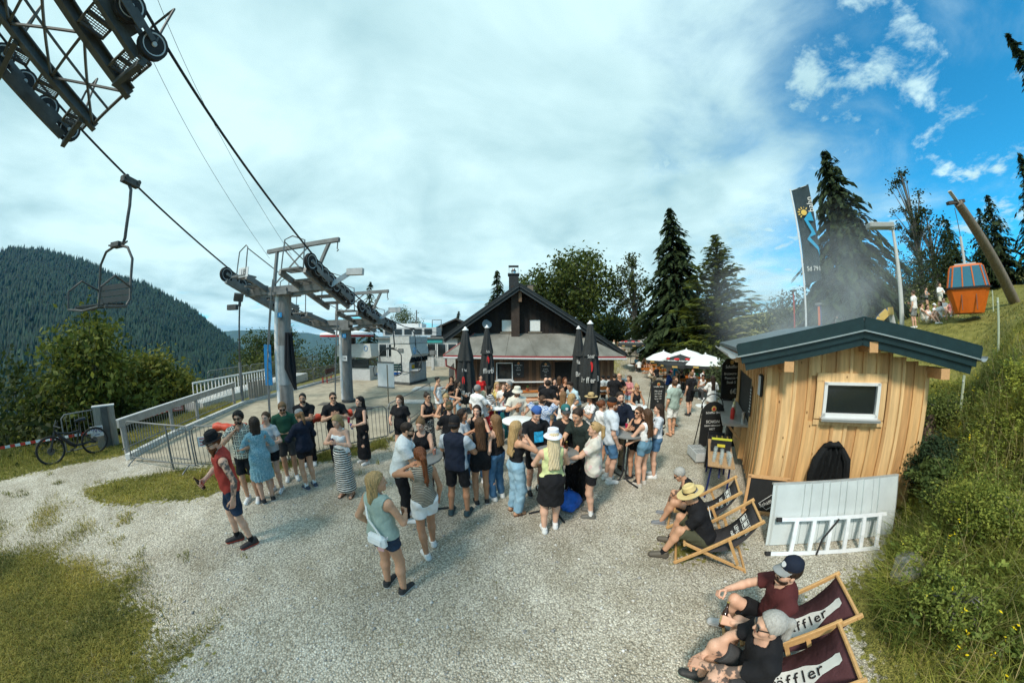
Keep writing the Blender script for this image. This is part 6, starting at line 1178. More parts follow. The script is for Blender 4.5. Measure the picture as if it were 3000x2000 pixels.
def high_table(label,p,r=0.40,H=1.08,m=None,leg='cross',group='high standing tables'):
 t=thing('high_table',label,'table',p,0.3,group);MB().lathe([(0,0),(r,0),(r,0.025),(r-0.01,0.03),(0,0.03)],(0,0,H),28).build('table_top',m,t,smooth=True)
 if leg=='cross':
  for a in(0,1):
   for s_ in(-1,1):d=Vector((math.cos(a*R(90)),math.sin(a*R(90)),0))*s_;MB().tube([d*0.05+Vector((0,0,H)),d*0.05+Vector((0,0,0.12)),d*0.12+Vector((0,0,0.03)),d*0.46+Vector((0,0,0.02))],0.018,7).build('leg',M('leg_black',(0.02,0.02,0.022),0.5),t,smooth=True)
 else:MB().tube([(0,0,0.03),(0,0,H)],0.035,10).build('column',M('leg_dark_teal',(0.03,0.05,0.05),0.5),t,smooth=True);MB().lathe([(0.26,0),(0.26,0.03),(0.05,0.05)],n=18).build('foot_plate',DSTEEL,t,smooth=True)
 return t
TG=M('table_grey',(0.20,0.20,0.19),0.5,var=0.1);TW=M('table_white',(0.76,0.77,0.75),0.45,var=0.05)
T1=(*(-1.59,4.29),0);T2=(*(0.72,4.43),0);T3=(*(2.41,5.33),0);T4=(*(-0.48,8.35),-0.15);T5=(*(0.16,6.67),-0.08);T6=(*(3.84,8.12),-0.2);T7=(*(2.11,8.75),-0.15)
high_table('grey high table with orange drinks on the left',T1,0.42,m=TG);high_table('grey high table behind the woman in the bucket hat',T2,0.42,m=TG);high_table('grey high table in front of the man in the navy jacket',T3,0.40,m=TG)
high_table('white high table with dark glasses in front of the yellow dress',T4,0.42,m=TW,leg='col');high_table('white high table below the man in the cream bucket hat',T5,0.42,m=TW,leg='col');high_table('white high table with the blonde woman in sunglasses',T6,0.42,m=TW,leg='col')
OR=(0.65,0.13,0.01)
for i,(dx_,dy_,lb)in enumerate([(-0.20,0.05,'orange spritz with a straw left on the grey table'),(0.27,0.05,'orange spritz with a straw right on the grey table')]):cup(lb,Vector(T1)+Vector((dx_,dy_,1.11)),col=OR,base=True,straw=(0.02,0.02,0.02),h=0.13)
cup('empty tumbler on the middle high table',Vector(T2)+Vector((0.12,0.05,1.11)),base=True);bottle('brown beer bottle standing on the middle high table',Vector(T2)+Vector((0.16,0.12,1.11)),base=True);can('pink drink can on the right high table',Vector(T3)+Vector((0.02,0.12,1.11)),col=(0.6,0.04,0.12),base=True)
for i,(dx_,dy_,cl,lb)in enumerate([(-0.05,-0.02,(0.02,0.015,0.012),'dark cola glass left of three on the white table'),(0.03,0.05,(0.02,0.015,0.012),'dark cola glass in the middle of three on the white table'),(0.08,-0.06,(0.03,0.02,0.018),'dark cola glass right of three on the white table'),(0.20,0.04,(0.4,0.02,0.03),'red drink at the edge of the white table')]):cup(lb,Vector(T4)+Vector((dx_,dy_,1.11)),col=cl,base=True,h=0.15)
cup('clear glass with a long straw in front of the woman in sunglasses',Vector(T6)+Vector((0.08,0.0,1.11)),base=True,straw=(0.6,0.3,0.05),h=0.16)
BW=M('beer_bench_wood',(0.42,0.13,0.025),0.45,var=0.2,stretch=(1,6,6));BST=M('bench_steel',(0.02,0.03,0.025),0.5)
def beer_table(label,p,rz,L_=2.2):
 t=thing('beer_table',label,'table',p,rz,'beer garden tables');[MB().box((0,-0.125+0.25*k,0.76),(L_,0.245,0.028)).build('top_plank',BW,t)for k in(0,1)];MB().box((0,0,0.73),(L_,0.46,0.03)).build('apron',BW,t)
 for s_ in(-0.75,0.75):b=MB();b.tube([(s_,-0.2,0),(s_,-0.17,0.72),(s_,0.17,0.72),(s_,0.2,0)],0.018,6);b.beam((s_,-0.18,0.3),(s_,0.18,0.3),0.03,0.03);b.build('leg_frame',BST,t)
 return t
def beer_bench(label,p,rz,L_=2.2,back=True):
 t=thing('beer_bench',label,'bench',p,rz,'beer garden benches');MB().box((0,0,0.45),(L_,0.26,0.03)).build('seat_plank',BW,t)
 if back:MB().box((0,-0.20,0.78),(L_,0.025,0.20),0,0,R(8)).build('back_plank',BW,t)
 for s_ in(-0.75,0.75):
  b=MB();b.tube([(s_,-0.12,0),(s_,-0.10,0.43),(s_,0.10,0.43),(s_,0.12,0)],0.018,6);b.build('leg_frame',BST,t)
  if back:MB().tube([(s_,-0.1,0.4),(s_,-0.19,0.9)],0.016,6).build('back_support',BST,t)
 return t
z9=-0.45
beer_table('orange beer table in front of the chalet wall',(*(0.73,13.08),-0.28),0.05,2.4);beer_bench('orange beer bench below the chalet table',(*(0.97,13.08),-0.28),0.05,2.2,False);beer_table('beer table end left of the chalet window',(*(-1.27,13.43),-0.3),0.1,1.6)
beer_bench('bench with backrest behind the two men in white shirts',(*(4.90,13.48),-0.25),0.1,1.6);beer_table('orange table beside the man in black with food',(*(5.36,12.47),-0.3),0.1,1.6)
FB=[((1885,1082),0.12,'far bench row where four people sit'),((1918,1092),0.15,'bench row of the woman with long blonde hair'),((1998,1118),0.1,'bench row under the black parasol'),((2060,1122),0.1,'bench row under the near white parasol')]
for(px_,rz_,lb),q in zip(FB,[(13.27,26.15,-0.48),(12.38,21.95,-0.48),(11.08,16.11,-0.33),(12.27,15.33,-0.31)]):
 v_=Vector(q);beer_table('table of the '+lb,v_,rz_);beer_bench('near bench of the '+lb,v_+Vector((0,-0.62,0)),rz_);beer_bench('far bench of the '+lb,v_+Vector((0,0.62,0)),rz_+math.pi)
for lb,q in(('white plate on a short post behind the woman in pink',(9.46,21.85,-0.48)),('white plate on a short post left of the woman in the white dress',(9.00,11.21,-0.19))):
 t=thing('umbrella_stand',lb,'parasol base',q,0,'white parasol bases');MB().lathe([(0.38,0),(0.38,0.05),(0.10,0.09)],n=20).build('plate',WPAINT,t,smooth=True);MB().tube([(0,0,0.05),(0,0,0.42)],0.045,10).build('socket',WPAINT,t,smooth=True)
def aboard(label,p,rz,lines,H=1.25,w=0.62):
 t=board_sign('pavement_sign',label,p,w,H,rz,True,lines);t.location=Vector(p)+Vector((0,0,0.14));fr=M('board_frame',(0.025,0.024,0.023))
 for s_ in(-1,1):MB().tube([(s_*w*0.53,0.02,-0.14),(s_*w*0.53,0.02,H*0.7)],0.018,6).build('front_leg',fr,t);MB().tube([(s_*w*0.5,0.42,-0.14),(s_*w*0.5,0.06,H*0.92)],0.016,6).build('rear_leg',fr,t)
 MB().tube([(w*0.53*math.cos(a),0.10,H*0.86+w*0.62*math.sin(a))for a in np.linspace(0,math.pi,11)],0.016,6).build('top_hoop',fr,t);return t
aboard('chalkboard pavement sign reading SCHON beside the hut crates',(5.44,6.31,-0.04),R(-14),[('SCHON',0.56,0.19),('DRAN GEDACHT',0.47,0.10),('HOT',0.39,0.13)],1.22)
aboard('chalkboard pavement sign in front of the man in the sage shirt',(6.34,11.00,-0.18),R(-6),[('Mir sind',0.62,0.17),('eine Runde',0.53,0.12),('Bier  5,20',0.44,0.13),('Spritz 7,50',0.35,0.12),('Eis',0.26,0.12)],1.25)
bn=thing('waste_bin','tall black bin with a plate on it behind the pavement sign','bin',(6.40,6.48,-0.04));MB().lathe([(0.20,0),(0.23,0.85),(0.24,0.88)],n=20).build('drum',M('bin_black',(0.018,0.018,0.02),0.5),bn,smooth=True);MB().lathe([(0.24,0.88),(0.20,0.93),(0,0.94)],n=20).build('lid',WPAINT,bn,smooth=True)
st=thing('step_grate','grey metal grating steps lying beside the pavement sign','steps',(4.72,5.85,-0.03),R(-14))
for k in range(2):
 MB().box((0,0.32*k-0.1,0.16),(0.36,0.30,0.22)).build('step_box',LGREY,st);b=MB()
 for j in range(9):b.box((-0.15+j*0.0375,0.32*k-0.1,0.275),(0.008,0.26,0.012))
 b.build('grating',DSTEEL,st)['kind']='stuff'
CT=Vector((4.70,4.04,-0.00));tv=Vector((0.62,0.79,0));tr=Vector((0.79,-0.62,0));c0=Vector((4.22,4.55,0))
tb=thing('serving_table','small wooden folding table with glasses beside the hut','table',c0,HRZ+R(90));[MB().box((0,-0.125+0.25*k,0.74),(1.5,0.245,0.028)).build('top_plank',M('plain_table_wood',(0.40,0.24,0.12),0.55,var=0.2,stretch=(1,6,6)),tb)for k in(0,1)]
BLU=M('leg_blue',(0.01,0.02,0.10),0.5)
for s_ in(-0.6,0.6):b=MB();b.tube([(s_,-0.2,0),(s_,-0.17,0.72),(s_,0.17,0.72),(s_,0.2,0)],0.02,6);b.build('leg_frame',BLU,tb);MB().beam((s_,0,0.45),(s_*0.4,0,0.72),0.03,0.02).build('brace',BLU,tb)
def TBP(x,y,z):return c0+Matrix.Rotation(HRZ+R(90),3,'Z')@Vector((x,y,z))
rg=random.Random(5);gk=0
for gx_ in(-0.66,-0.55,-0.44,-0.33,-0.22):
 for gy_ in(-0.14,0.0,0.13):
  if(gk*7)%5==4:gk+=1;continue
  h_=rg.choice((0.14,0.17,0.22));cup('empty clear glass on the serving table beside the hut',TBP(gx_+rg.uniform(-0.02,0.02),gy_+rg.uniform(-0.02,0.02),0.756),base=True,r0=0.03,r1=0.04,h=h_,cat='glass')['group']='empty glasses on the serving table';gk+=1
def crate(label,p,rz,col=(0.015,0.015,0.017),n=0,yellow=False):
 t=thing('drinks_crate',label,'crate',p,rz,'black drinks crates');m=M('crate_%d'%int(col[0]*999),col,0.5)
 for c,s_ in(((0,-0.14,0.13),(0.40,0.012,0.26)),((0,0.14,0.13),(0.40,0.012,0.26)),((-0.194,0,0.13),(0.012,0.27,0.26)),((0.194,0,0.13),(0.012,0.27,0.26))):MB().box(c,s_).build('side',m,t)
 MB().box((0,0,0.01),(0.39,0.27,0.02)).build('floor',m,t);MB().box((0,-0.148,0.14),(0.16,0.006,0.06)).build('crate_logo',GOLD if not yellow else M('crate_logo_yellow',(0.6,0.5,0.05),0.5),t)
 if yellow:MB().box((0,-0.14,0.275),(0.41,0.02,0.04)).build('yellow_rim',M('lemon_label',(0.55,0.55,0.05),0.5),t)
 return t
cr1=TBP(0.25,0.0,0.756);rzc=HRZ
crate('black crate standing on the far end of the serving table',TBP(0.12,0.0,0.756),rzc,yellow=True);crate('black crate on the ground behind the serving table',TBP(1.0,0.05,0.01),rzc);crate('upper black crate behind the serving table',TBP(1.0,0.05,0.28),rzc);crate('topmost black crate behind the serving table',TBP(1.0,0.05,0.55),rzc)
for i in range(6):bottle('clear lemonade bottle with white cap in the crate on the table',TBP(0.06+0.09*(i%2),-0.12+0.11*(i//2),0.80),base=True,m=glass('lemon_bottle',(0.60,0.58,0.22),0.5),lab=(0.60,0.60,0.10),cat='bottle')['group']='lemonade bottles in the crate'
DW=M('deck_chair_wood',(0.55,0.32,0.13),0.5,var=0.15,stretch=(4,4,4))
def deck_chair(label,p,face,fab,words=None,bottle_=False,blue=False):
 t=thing('deck_chair',label,'deck chair',p,R(face),'wooden deck chairs');w=0.27
 A0,A1=Vector((0,0.48,0.02)),Vector((0,-0.55,0.84));B0,B1=Vector((0,0.40,0.36)),Vector((0,-0.50,0.02))
 for s_ in(-1,1):
  o=Vector((s_*w,0,0));MB().beam(A0+o,A1+o,0.028,0.05).build('long_rail',DW,t,bevel=0.006);MB().beam(B0+o*0.9,B1+o*0.9,0.026,0.045).build('seat_rail',DW,t,bevel=0.006);q=A0.lerp(A1,0.62)+o*1.09;MB().beam(q,Vector((o.x*1.09,-0.36,0.15)),0.024,0.04).build('prop',DW,t)
 for c in(A1.lerp(A0,0.03),B0,A0.lerp(A1,0.02),B1):MB().tube([c+Vector((-w-0.02,0,0)),c+Vector((w+0.02,0,0))],0.018,8).build('cross_bar',DW,t,smooth=True)
 k=14;V=[];F=[]
 top,bot=A1.lerp(A0,0.03),B0;pts=[]
 for i in range(k+1):
  q=i/k;c=top.lerp(bot,q);sag=math.sin(q*math.pi)**0.8*0.26;c=c+Vector((0,-0.10*math.sin(q*math.pi),-sag));pts.append(c)
  V+=[tuple(c+Vector((-w+0.02,0,0))),tuple(c+Vector((0,0,-0.02*math.sin(q*math.pi)))),tuple(c+Vector((w-0.02,0,0)))]
 for i in range(k):F+=[(3*i,3*i+1,3*i+4,3*i+3),(3*i+1,3*i+2,3*i+5,3*i+4)]
 o=MB().add(V,F).build('sling',fab,t,smooth=True);o.modifiers.new('solid','SOLIDIFY').thickness=0.004
 def onfab(q,x,lift=0.009):
  i=min(int(q*k),k-1);a,c=pts[i],pts[i+1];d=(c-a).normalized();n=Vector((1,0,0)).cross(-d).normalized();n=n if n.z>0 else-n;pos=a.lerp(c,q*k-i)+n*lift;return pos,d,n
 def M_on(q,x,rot=0.0):
  pos,d,n=onfab(q,x);xa=Vector((-1,0,0));ya=-d;m=Matrix(((xa.x,ya.x,n.x,pos.x+x),(xa.y,ya.y,n.y,pos.y),(xa.z,ya.z,n.z,pos.z),(0,0,0,1)));return m@Matrix.Rotation(rot,4,'Z')
 if bottle_:
  poly=[(-0.30,-0.095),(0.05,-0.10),(0.12,-0.05),(0.22,-0.042),(0.25,-0.055),(0.28,-0.05),(0.28,0.05),(0.25,0.055),(0.22,0.042),(0.12,0.05),(0.05,0.10),(-0.30,0.095)]
  V2=[];F2=[];qs=np.linspace(0.05,0.74,30)
  for i,q in enumerate(qs):
   pos,d,n_=onfab(q,0,0.007);hw_=float(np.interp(q,[0.05,0.065,0.09,0.10,0.20,0.30,0.72,0.74],[0.035,0.05,0.05,0.042,0.048,0.10,0.105,0.09]));V2+=[tuple(pos+Vector((-hw_,0,0))),tuple(pos+Vector((hw_,0,0)))]
  for i in range(29):F2.append((2*i,2*i+1,2*i+3,2*i+2))
  MB().add(V2,F2).build('bottle_print',PARP,t,smooth=True)
  for i,lt in enumerate('Schäffler'):text('printed_letter',lt,0.155,M('print_black',(0.02,0.015,0.015),0.8),t,None,None,0.002,matrix=M_on(0.20+0.062*(8-i),0.0,R(90))@Matrix.Translation((0,0,0.006)))
 elif words:
  for j,xx in enumerate((-0.14,0.0,0.14)):
   for(a,c,s2)in((0.0,0.055,(0.11,0.008)),(0.0,-0.055,(0.11,0.008)),(0.05,0.0,(0.008,0.11)),(-0.05,0.0,(0.008,0.11)),(0.0,0.0,(0.07,0.06))):b=MB().box((a,c,0),(*s2,0.003)).build('print',PARP,t);b.matrix_local=M_on(0.16,xx)
  text('printed_word',words,0.085,PARP,t,None,None,0.002,matrix=M_on(0.29,0.0));text('printed_word','radler',0.07,PARP,t,None,None,0.002,matrix=M_on(0.36,0.0))
 return t
FABD=cloth((0.045,0.042,0.045));FABM=cloth((0.085,0.035,0.040))
DC=[((2.72,2.63,-0.00),66),((3.23,3.43,-0.00),62),((3.18,1.12,-0.00),80),((2.67,0.71,-0.00),84)]
deck_chair('deck chair with dark printed cloth under the man in the straw hat',(2.74,2.78,0),60,FABD,'LEMON',blue=True);deck_chair('deck chair with dark printed cloth under the woman with silver hair',(3.02,3.50,0),56,FABD,'LEMON')
deck_chair('deck chair with maroon bottle print cloth under the man in the cap',(*[a+b for a,b in zip((2.43,1.32),(0.09,-0.05))],0),58,FABM,bottle_=True);deck_chair('nearest deck chair with maroon bottle print cloth at the bottom edge',(*[a+b for a,b in zip((1.91,0.93),(0.10,-0.06))],0),58,FABM,bottle_=True)
bg_=thing('carrier_bag','crumpled blue bag on the gravel by the middle high table','bag',(1.01,4.46,-0.00));MB().lathe([(0.12,0),(0.20,0.05),(0.22,0.16),(0.17,0.27),(0.08,0.34),(0.05,0.36)],n=22,wob=lambda g,z:1+0.12*math.sin(3*g+z*9)+0.07*math.sin(7*g-z*20)).build('sack',M('bag_blue',(0.01,0.11,0.50),0.4,var=0.3,scale=10,bump=0.5,bscale=18),bg_,smooth=True);MB().tube([(-0.05,0,0.34),(-0.02,0.02,0.42),(0.05,0,0.35)],0.014,6).build('handle',M('bag_handle',(0.01,0.03,0.10),0.5),bg_)
for lb,q,col in(('blue jacket hanging under the white table',(*(-0.43,8.71),0),(0.01,0.05,0.35)),('teal jacket hanging beside the white table',(*(-0.29,7.85),0),(0.01,0.10,0.11))):
 t=thing('hanging_cloth',lb,'jacket',(q[0],q[1],-0.1));MB().lathe([(0.05,1.0),(0.10,0.85),(0.13,0.5),(0.16,0.25),(0.14,0.22)][::-1],n=14,wob=lambda g,z:1+0.2*math.sin(4*g+z*5)).build('folds',cloth(col),t,smooth=True);MB().tube([(0,0,0.95),(0,0,1.08)],0.012,5).build('hook_loop',DSTEEL,t)
pt=thing('flower_pot','small terracotta pot on the chalet table','flower pot',(*(0.73,13.08),0.50));MB().lathe([(0.05,0),(0.075,0.11),(0.08,0.13)],n=14).build('pot',M('terracotta',(0.35,0.10,0.05),0.8),pt,smooth=True);b=MB();[b.tube([(0,0,0.1),(math.cos(a)*0.07,math.sin(a)*0.07,0.26+0.03*math.sin(5*a))],[0.012,0.004],5)for a in np.linspace(0,6,9)];b.build('herbs',M('herb_green',(0.06,0.13,0.03),0.8),pt)['kind']='stuff'
def wheel_b(parent,c,r=0.36):
 o=MB().tube([(r*math.cos(a),0,r*math.sin(a))for a in np.linspace(0,2*math.pi,29)[:-1]],0.028,8,closed=True).build('wheel',RUBBER,parent,smooth=True);o.location=c;MB().tube([(r*0.92*math.cos(a),0,r*0.92*math.sin(a))for a in np.linspace(0,2*math.pi,29)[:-1]],0.010,6,closed=True).build('rim',DSTEEL,o);b=MB()
 for k in range(16):a=k*math.pi/8;b.tube([(0.02*math.cos(a+1),0.02*(-1)**k,0.02*math.sin(a+1)),(r*0.9*math.cos(a),0,r*0.9*math.sin(a))],0.0025,3,cap=False)
 b.build('spokes',STEEL,o)['kind']='stuff';MB().lathe([(0.03,-0.06),(0.03,0.06)],n=10,axis=(0,1,0)).build('hub',DSTEEL,o);return o
bk=thing('mountain_bike','black mountain bike standing on the grass verge','bicycle',(-11.75,2.45,0.02));f0=Vector((-11.60,2.03,-0.00));r0_=Vector((-11.56,2.70,-0.00));dirb=(f0-r0_);dirb.z=0;bk.location=(f0+r0_)/2;bk.rotation_euler=(R(-6),0,math.atan2(dirb.y,dirb.x));BKM=M('bike_black',(0.015,0.016,0.018),0.35)
wheel_b(bk,(0.60,0,0.37));wheel_b(bk,(-0.60,0,0.37));MB().lathe([(0,-0.01),(0.10,-0.01),(0.10,0.01),(0,0.01)],(0.60,0.05,0.37),16,axis=(0,1,0)).build('brake_disc',DSTEEL,bk);MB().lathe([(0,-0.01),(0.10,-0.02),(0.09,0.02),(0,0.02)],(-0.60,-0.06,0.37),16,axis=(0,1,0)).build('sprockets',DSTEEL,bk)
b=MB();b.tube([(-0.08,0,0.33),(0.08,0,0.45),(0.38,0,0.78),(0.42,0,0.86)],[0.05,0.06,0.045,0.03],8);b.tube([(0.40,0,0.80),(0.05,0,0.72),(-0.22,0,0.74)],0.026,8);b.tube([(-0.08,0,0.33),(-0.22,0,0.74),(-0.26,0,0.98)],0.022,8)
for s_ in(-0.06,0.06):b.tube([(-0.10,s_*0.5,0.35),(-0.60,s_,0.37)],0.016,6);b.tube([(-0.20,s_*0.5,0.70),(-0.60,s_,0.37)],0.013,6)
b.build('frame',BKM,bk,smooth=True);b=MB()
for s_ in(-0.07,0.07):b.tube([(0.60,s_,0.37),(0.46,s_,0.72),(0.43,s_*0.6,0.84)],0.02,8)
b.build('fork',BKM,bk,smooth=True);MB().tube([(0.30,0.38,1.02),(0.36,0.15,1.0),(0.42,0,0.98),(0.36,-0.15,1.0),(0.30,-0.38,1.02)],0.016,7).build('handlebar',BKM,bk,smooth=True);MB().tube([(0.43,0,0.85),(0.41,0,0.98)],0.02,7).build('stem',BKM,bk);b=MB();b.tube([(-0.42,0,1.02),(-0.30,0,1.03),(-0.12,0,1.01)],[0.07,0.055,0.025],8);b.build('saddle',BKM,bk,smooth=True)
for s_ in(-1,1):MB().beam((-0.05,s_*0.07,0.33),(-0.05+s_*0.13,s_*0.09,0.30),0.02,0.03).build('crank',DSTEEL,bk);MB().box((-0.05+s_*0.13,s_*0.14,0.30),(0.09,0.09,0.02)).build('pedal',BKM,bk)
def gz(x,y):return Tz(x,y)
gp_=Vector((19.22,3.64,3.84));gg=gz(gp_.x,gp_.y)
cab=thing('gondola_cabin','old orange gondola cabin with blue tinted windows hung as a decoration','gondola',(gp_.x,gp_.y,gg+0.28),R(-74));ORG=M('gondola_orange',(0.62,0.13,0.012),0.4,var=0.15,scale=2);GLB=glass('tinted_pane',(0.05,0.22,0.33),0.75,0.05)
def ring(hw,hd,z,ch=0.16):return[(-hw+ch,-hd,z),(hw-ch,-hd,z),(hw,-hd+ch,z),(hw,hd-ch,z),(hw-ch,hd,z),(-hw+ch,hd,z),(-hw,hd-ch,z),(-hw,-hd+ch,z)]
def loft(rings):b=MB();V=[p for r_ in rings for p in r_];n8=8;F=[tuple(range(8))[::-1],tuple((len(rings)-1)*8+j for j in range(8))]+[(i*8+j,i*8+(j+1)%8,(i+1)*8+(j+1)%8,(i+1)*8+j)for i in range(len(rings)-1)for j in range(8)];return b.add(V,F)
loft([ring(0.62,0.55,0.0),ring(0.88,0.72,0.98)]).build('lower_shell',ORG,cab);loft([ring(0.93,0.77,0.98),ring(0.93,0.77,1.06)]).build('belt_bumper',RUBBER,cab);loft([ring(0.70,0.58,1.92,0.14),ring(0.66,0.54,2.0,0.14)]).build('roof',ORG,cab)
lo_,hi_=ring(0.86,0.70,1.06),ring(0.70,0.58,1.92,0.14)
for j in range(8):
 a,c=Vector(lo_[j]),Vector(lo_[(j+1)%8]);a2,c2=Vector(hi_[j]),Vector(hi_[(j+1)%8]);MB().beam(a,a2,0.05,0.05).build('window_post',ORG,cab);MB().add([a,c,c2,a2],[(0,1,2,3)]).build('window_pane',GLB,cab)
 if(c-a).length>0.8:
  for q in(0.33,0.67):MB().beam(a.lerp(c,q),a2.lerp(c2,q),0.05,0.05).build('window_post',ORG,cab)
for q in(-0.3,0.3):MB().box((q,-0.70,0.5),(0.04,0.05,0.8),0,0,R(-10)).build('ski_rack',M('rack_brown',(0.2,0.07,0.03),0.6),cab)
MB().box((0,0,1.35),(1.1,0.3,0.5)).build('inner_bench',M('bench_pad',(0.10,0.10,0.11),0.7),cab);MB().box((0,0,2.06),(0.9,0.5,0.08)).build('roof_bracket',LGREY,cab);MB().tube([(0,0,2.1),(0.0,0,3.3)],0.06,8).build('hanger',LGREY,cab,smooth=True);MB().tube([(0,0,3.3),(0.0,0,4.6)],0.018,6).build('hanging_cable',DSTEEL,cab)
top_=Vector((gp_.x,gp_.y,gg+0.28+4.6));b0=Vector((26.19,2.29,4.97));b0.z-=0.3;pm=thing('wooden_mast','leaning wooden mast that carries the orange gondola','mast',b0);tt=top_+Vector((0.25,-0.15,0.25))-b0;MB().tube([(0,0,0),tt*0.5,tt],[0.30,0.26,0.20],12).build('log',M('mast_wood',(0.20,0.165,0.13),0.8,var=0.35,stretch=(4,4,0.5),scale=3),pm,smooth=True)
MB().beam(tt+Vector((-0.55,0.35,-0.05)),tt+Vector((0.35,-0.2,0.12)),0.18,0.14).build('top_beam',M('mast_dark',(0.06,0.05,0.045),0.8),pm);MB().beam(tt,tt+tt.normalized()*0.8,0.16,0.05).build('top_fin',LGREY,pm)
for k in range(8):q=0.12+k*0.06;a=tt*q;MB().tube([a+Vector((0.25,-0.1,0)),a+Vector((0.45,-0.18,0.0))],0.018,5).build('climbing_rung',DSTEEL,pm)
sl_=thing('lamp_post','street lamp with a wide flat head beyond the hut','lamp post',(*(19.80,6.99,3.61)[:2],2.6));sl_.location.z=gz(*sl_.location[:2]);zl_=9.0-sl_.location.z;zt3=3.08+21*math.tan(R(15.2))-sl_.location.z;MB().tube([(0,0,0),(0,0,1.6),(0,0,zt3)],[0.13,0.12,0.075],10).build('post',M('lamp_post_pale',(0.55,0.56,0.53),0.6),sl_,smooth=True);MB().box((-0.55,0.45,zt3+0.12),(1.5,0.55,0.30),R(-35)).build('lamp_head',M('lamp_head_grey',(0.33,0.34,0.32),0.6),sl_,bevel=0.05);MB().box((-0.05,0.05,zt3+0.02),(0.3,0.3,0.2)).build('head_joint',LGREY,sl_)
FX=Vector((11.21,7.52,3.37));FX.z=gz(FX.x,FX.y);fl_=thing('flag','dark grey vertical flag with sun and blue mountain emblem on a pole','flag',FX,R(-38));FH=3.08+13.5*math.tan(R(23.8))-FX.z;MB().tube([(0,0,0),(0,0,FH)],[0.045,0.03],8).build('pole',M('pole_white',(0.72,0.73,0.72),0.5),fl_,smooth=True);MB().tube([(0,0,FH-0.08),(0.78,0,FH+0.12)],0.014,6).build('top_arm',LGREY,fl_)
V=[];F=[];nz_,nx_=26,10
for i in range(nz_+1):
 for j in range(nx_+1):q=i/nz_;xx=0.05+0.74*(j/nx_)*(1-0.08*q);V.append((xx,0.05*math.sin(j*1.1+q*3)*(j/nx_)+0.02*math.sin(q*9),FH-0.05+0.19*j/nx_-q*3.9))
for i in range(nz_):
 for j in range(nx_):F.append((i*(nx_+1)+j,i*(nx_+1)+j+1,(i+1)*(nx_+1)+j+1,(i+1)*(nx_+1)+j))
MB().add(V,F).build('cloth',cloth((0.035,0.055,0.065)),fl_,smooth=True);FB_=M('flag_blue',(0.01,0.30,0.52),0.7)
def onflag(x,d,lift=-0.075):return(x,lift,FH-0.05-d)
b=MB();b.prism([(0.30,-1.35),(0.62,-1.0),(0.68,-1.45),(0.45,-1.42),(0.62,-1.78),(0.68,-2.0),(0.42,-2.1),(0.72,-2.5),(0.72,-2.85),(0.66,-2.6),(0.30,-2.18),(0.52,-1.9)],(0,-0.08,FH),(1,0,0),(0,0,1),(0,0.006,0));b.build('mountain_emblem',FB_,fl_);sun_=MB().lathe([(0,0),(0.12,0),(0.12,0.006)],(0.34,-0.085,FH-1.08),14,axis=(0,-1,0));[sun_.beam((0.34+0.16*math.cos(a),-0.088,FH-1.08+0.16*math.sin(a)),(0.34+0.25*math.cos(a),-0.088,FH-1.08+0.25*math.sin(a)),0.006,0.045)for a in np.linspace(0.9,4.0,7)];sun_.build('sun_emblem',M('flag_yellow',(0.70,0.48,0.10),0.7),fl_)['kind']='stuff'
text('flag_word','bahn',0.34,PARP,fl_,(0.66,-0.09,FH-0.75),(R(90),R(-90),0));text('flag_word','Sd 791',0.26,PARP,fl_,(0.42,-0.09,FH-3.35),(R(90),0,0),sx=0.8)
pg=(20.41,12.63,3.71)
def on(p):return(p[0],p[1],gz(p[0],p[1]))
s1=thing('play_slide','yellow and blue tube slide behind the hut roof','slide',on((20.37,8.32,3.80))[:2]+(2.9,),R(-60));b=MB();pts=[(-0.9,0,0.1),(-0.5,0,0.6),(-0.1,0,1.25),(0.3,0,1.6),(0.6,0,1.62)]
for(yy,m_,nm)in((-0.22,M('slide_yellow',(0.62,0.42,0.10),0.4),'slide_wall'),(0.22,M('slide_blue',(0.01,0.12,0.38),0.4),'slide_wall')):b=MB();[b.beam((a[0],yy,a[2]),(c[0],yy,c[2]),0.06,0.42)for a,c in zip(pts[:-1],pts[1:])];b.build(nm,m_,s1)
b=MB();[b.beam((a[0],0,a[2]-0.18),(c[0],0,c[2]-0.18),0.44,0.04)for a,c in zip(pts[:-1],pts[1:])];b.build('slide_bed',MATS['slide_blue'],s1);MB().beam((0.5,0,1.4),(0.9,0,-0.6),0.3,0.06).build('ladder_side',LGREY,s1)
s2=thing('steel_slide','shiny metal slide between two children','slide',on((21.73,12.35,3.77))[:2]+(3.0,),R(-50));MB().beam((-0.9,0,0.2),(0.6,0,1.25),0.5,0.04).build('slide_bed',M('bright_steel',(0.6,0.6,0.6)),s2);[MB().beam((-0.9,y,0.28),(0.6,y,1.33),0.05,0.16).build('slide_wall',REDP,s2)for y in(-0.26,0.26)];MB().beam((0.6,0,1.2),(0.9,0,-0.5),0.4,0.05).build('ladder_side',STEEL,s2)
s3=thing('play_post','blue and orange playground post beside the flag pole','post',on((18.73,11.54,3.76))[:2]+(2.6,),0.3);MB().box((0,0,1.1),(0.22,0.16,2.6)).build('post',MATS['slide_blue'],s3);MB().box((-0.14,0,1.1),(0.06,0.14,2.5)).build('side_strip',ORG,s3);MB().box((0,0,2.5),(0.5,0.4,0.12)).build('post_cap',STEEL,s3)
s4=thing('thin_mast','thin red mast left of the flag pole','mast',on((19.48,14.02,3.60)));MB().tube([(0,0,0),(0,0,3.9)],0.05,6).build('pole',REDP,s4);MB().box((0,0,3.9),(0.35,0.35,0.12)).build('mast_head',DSTEEL,s4)
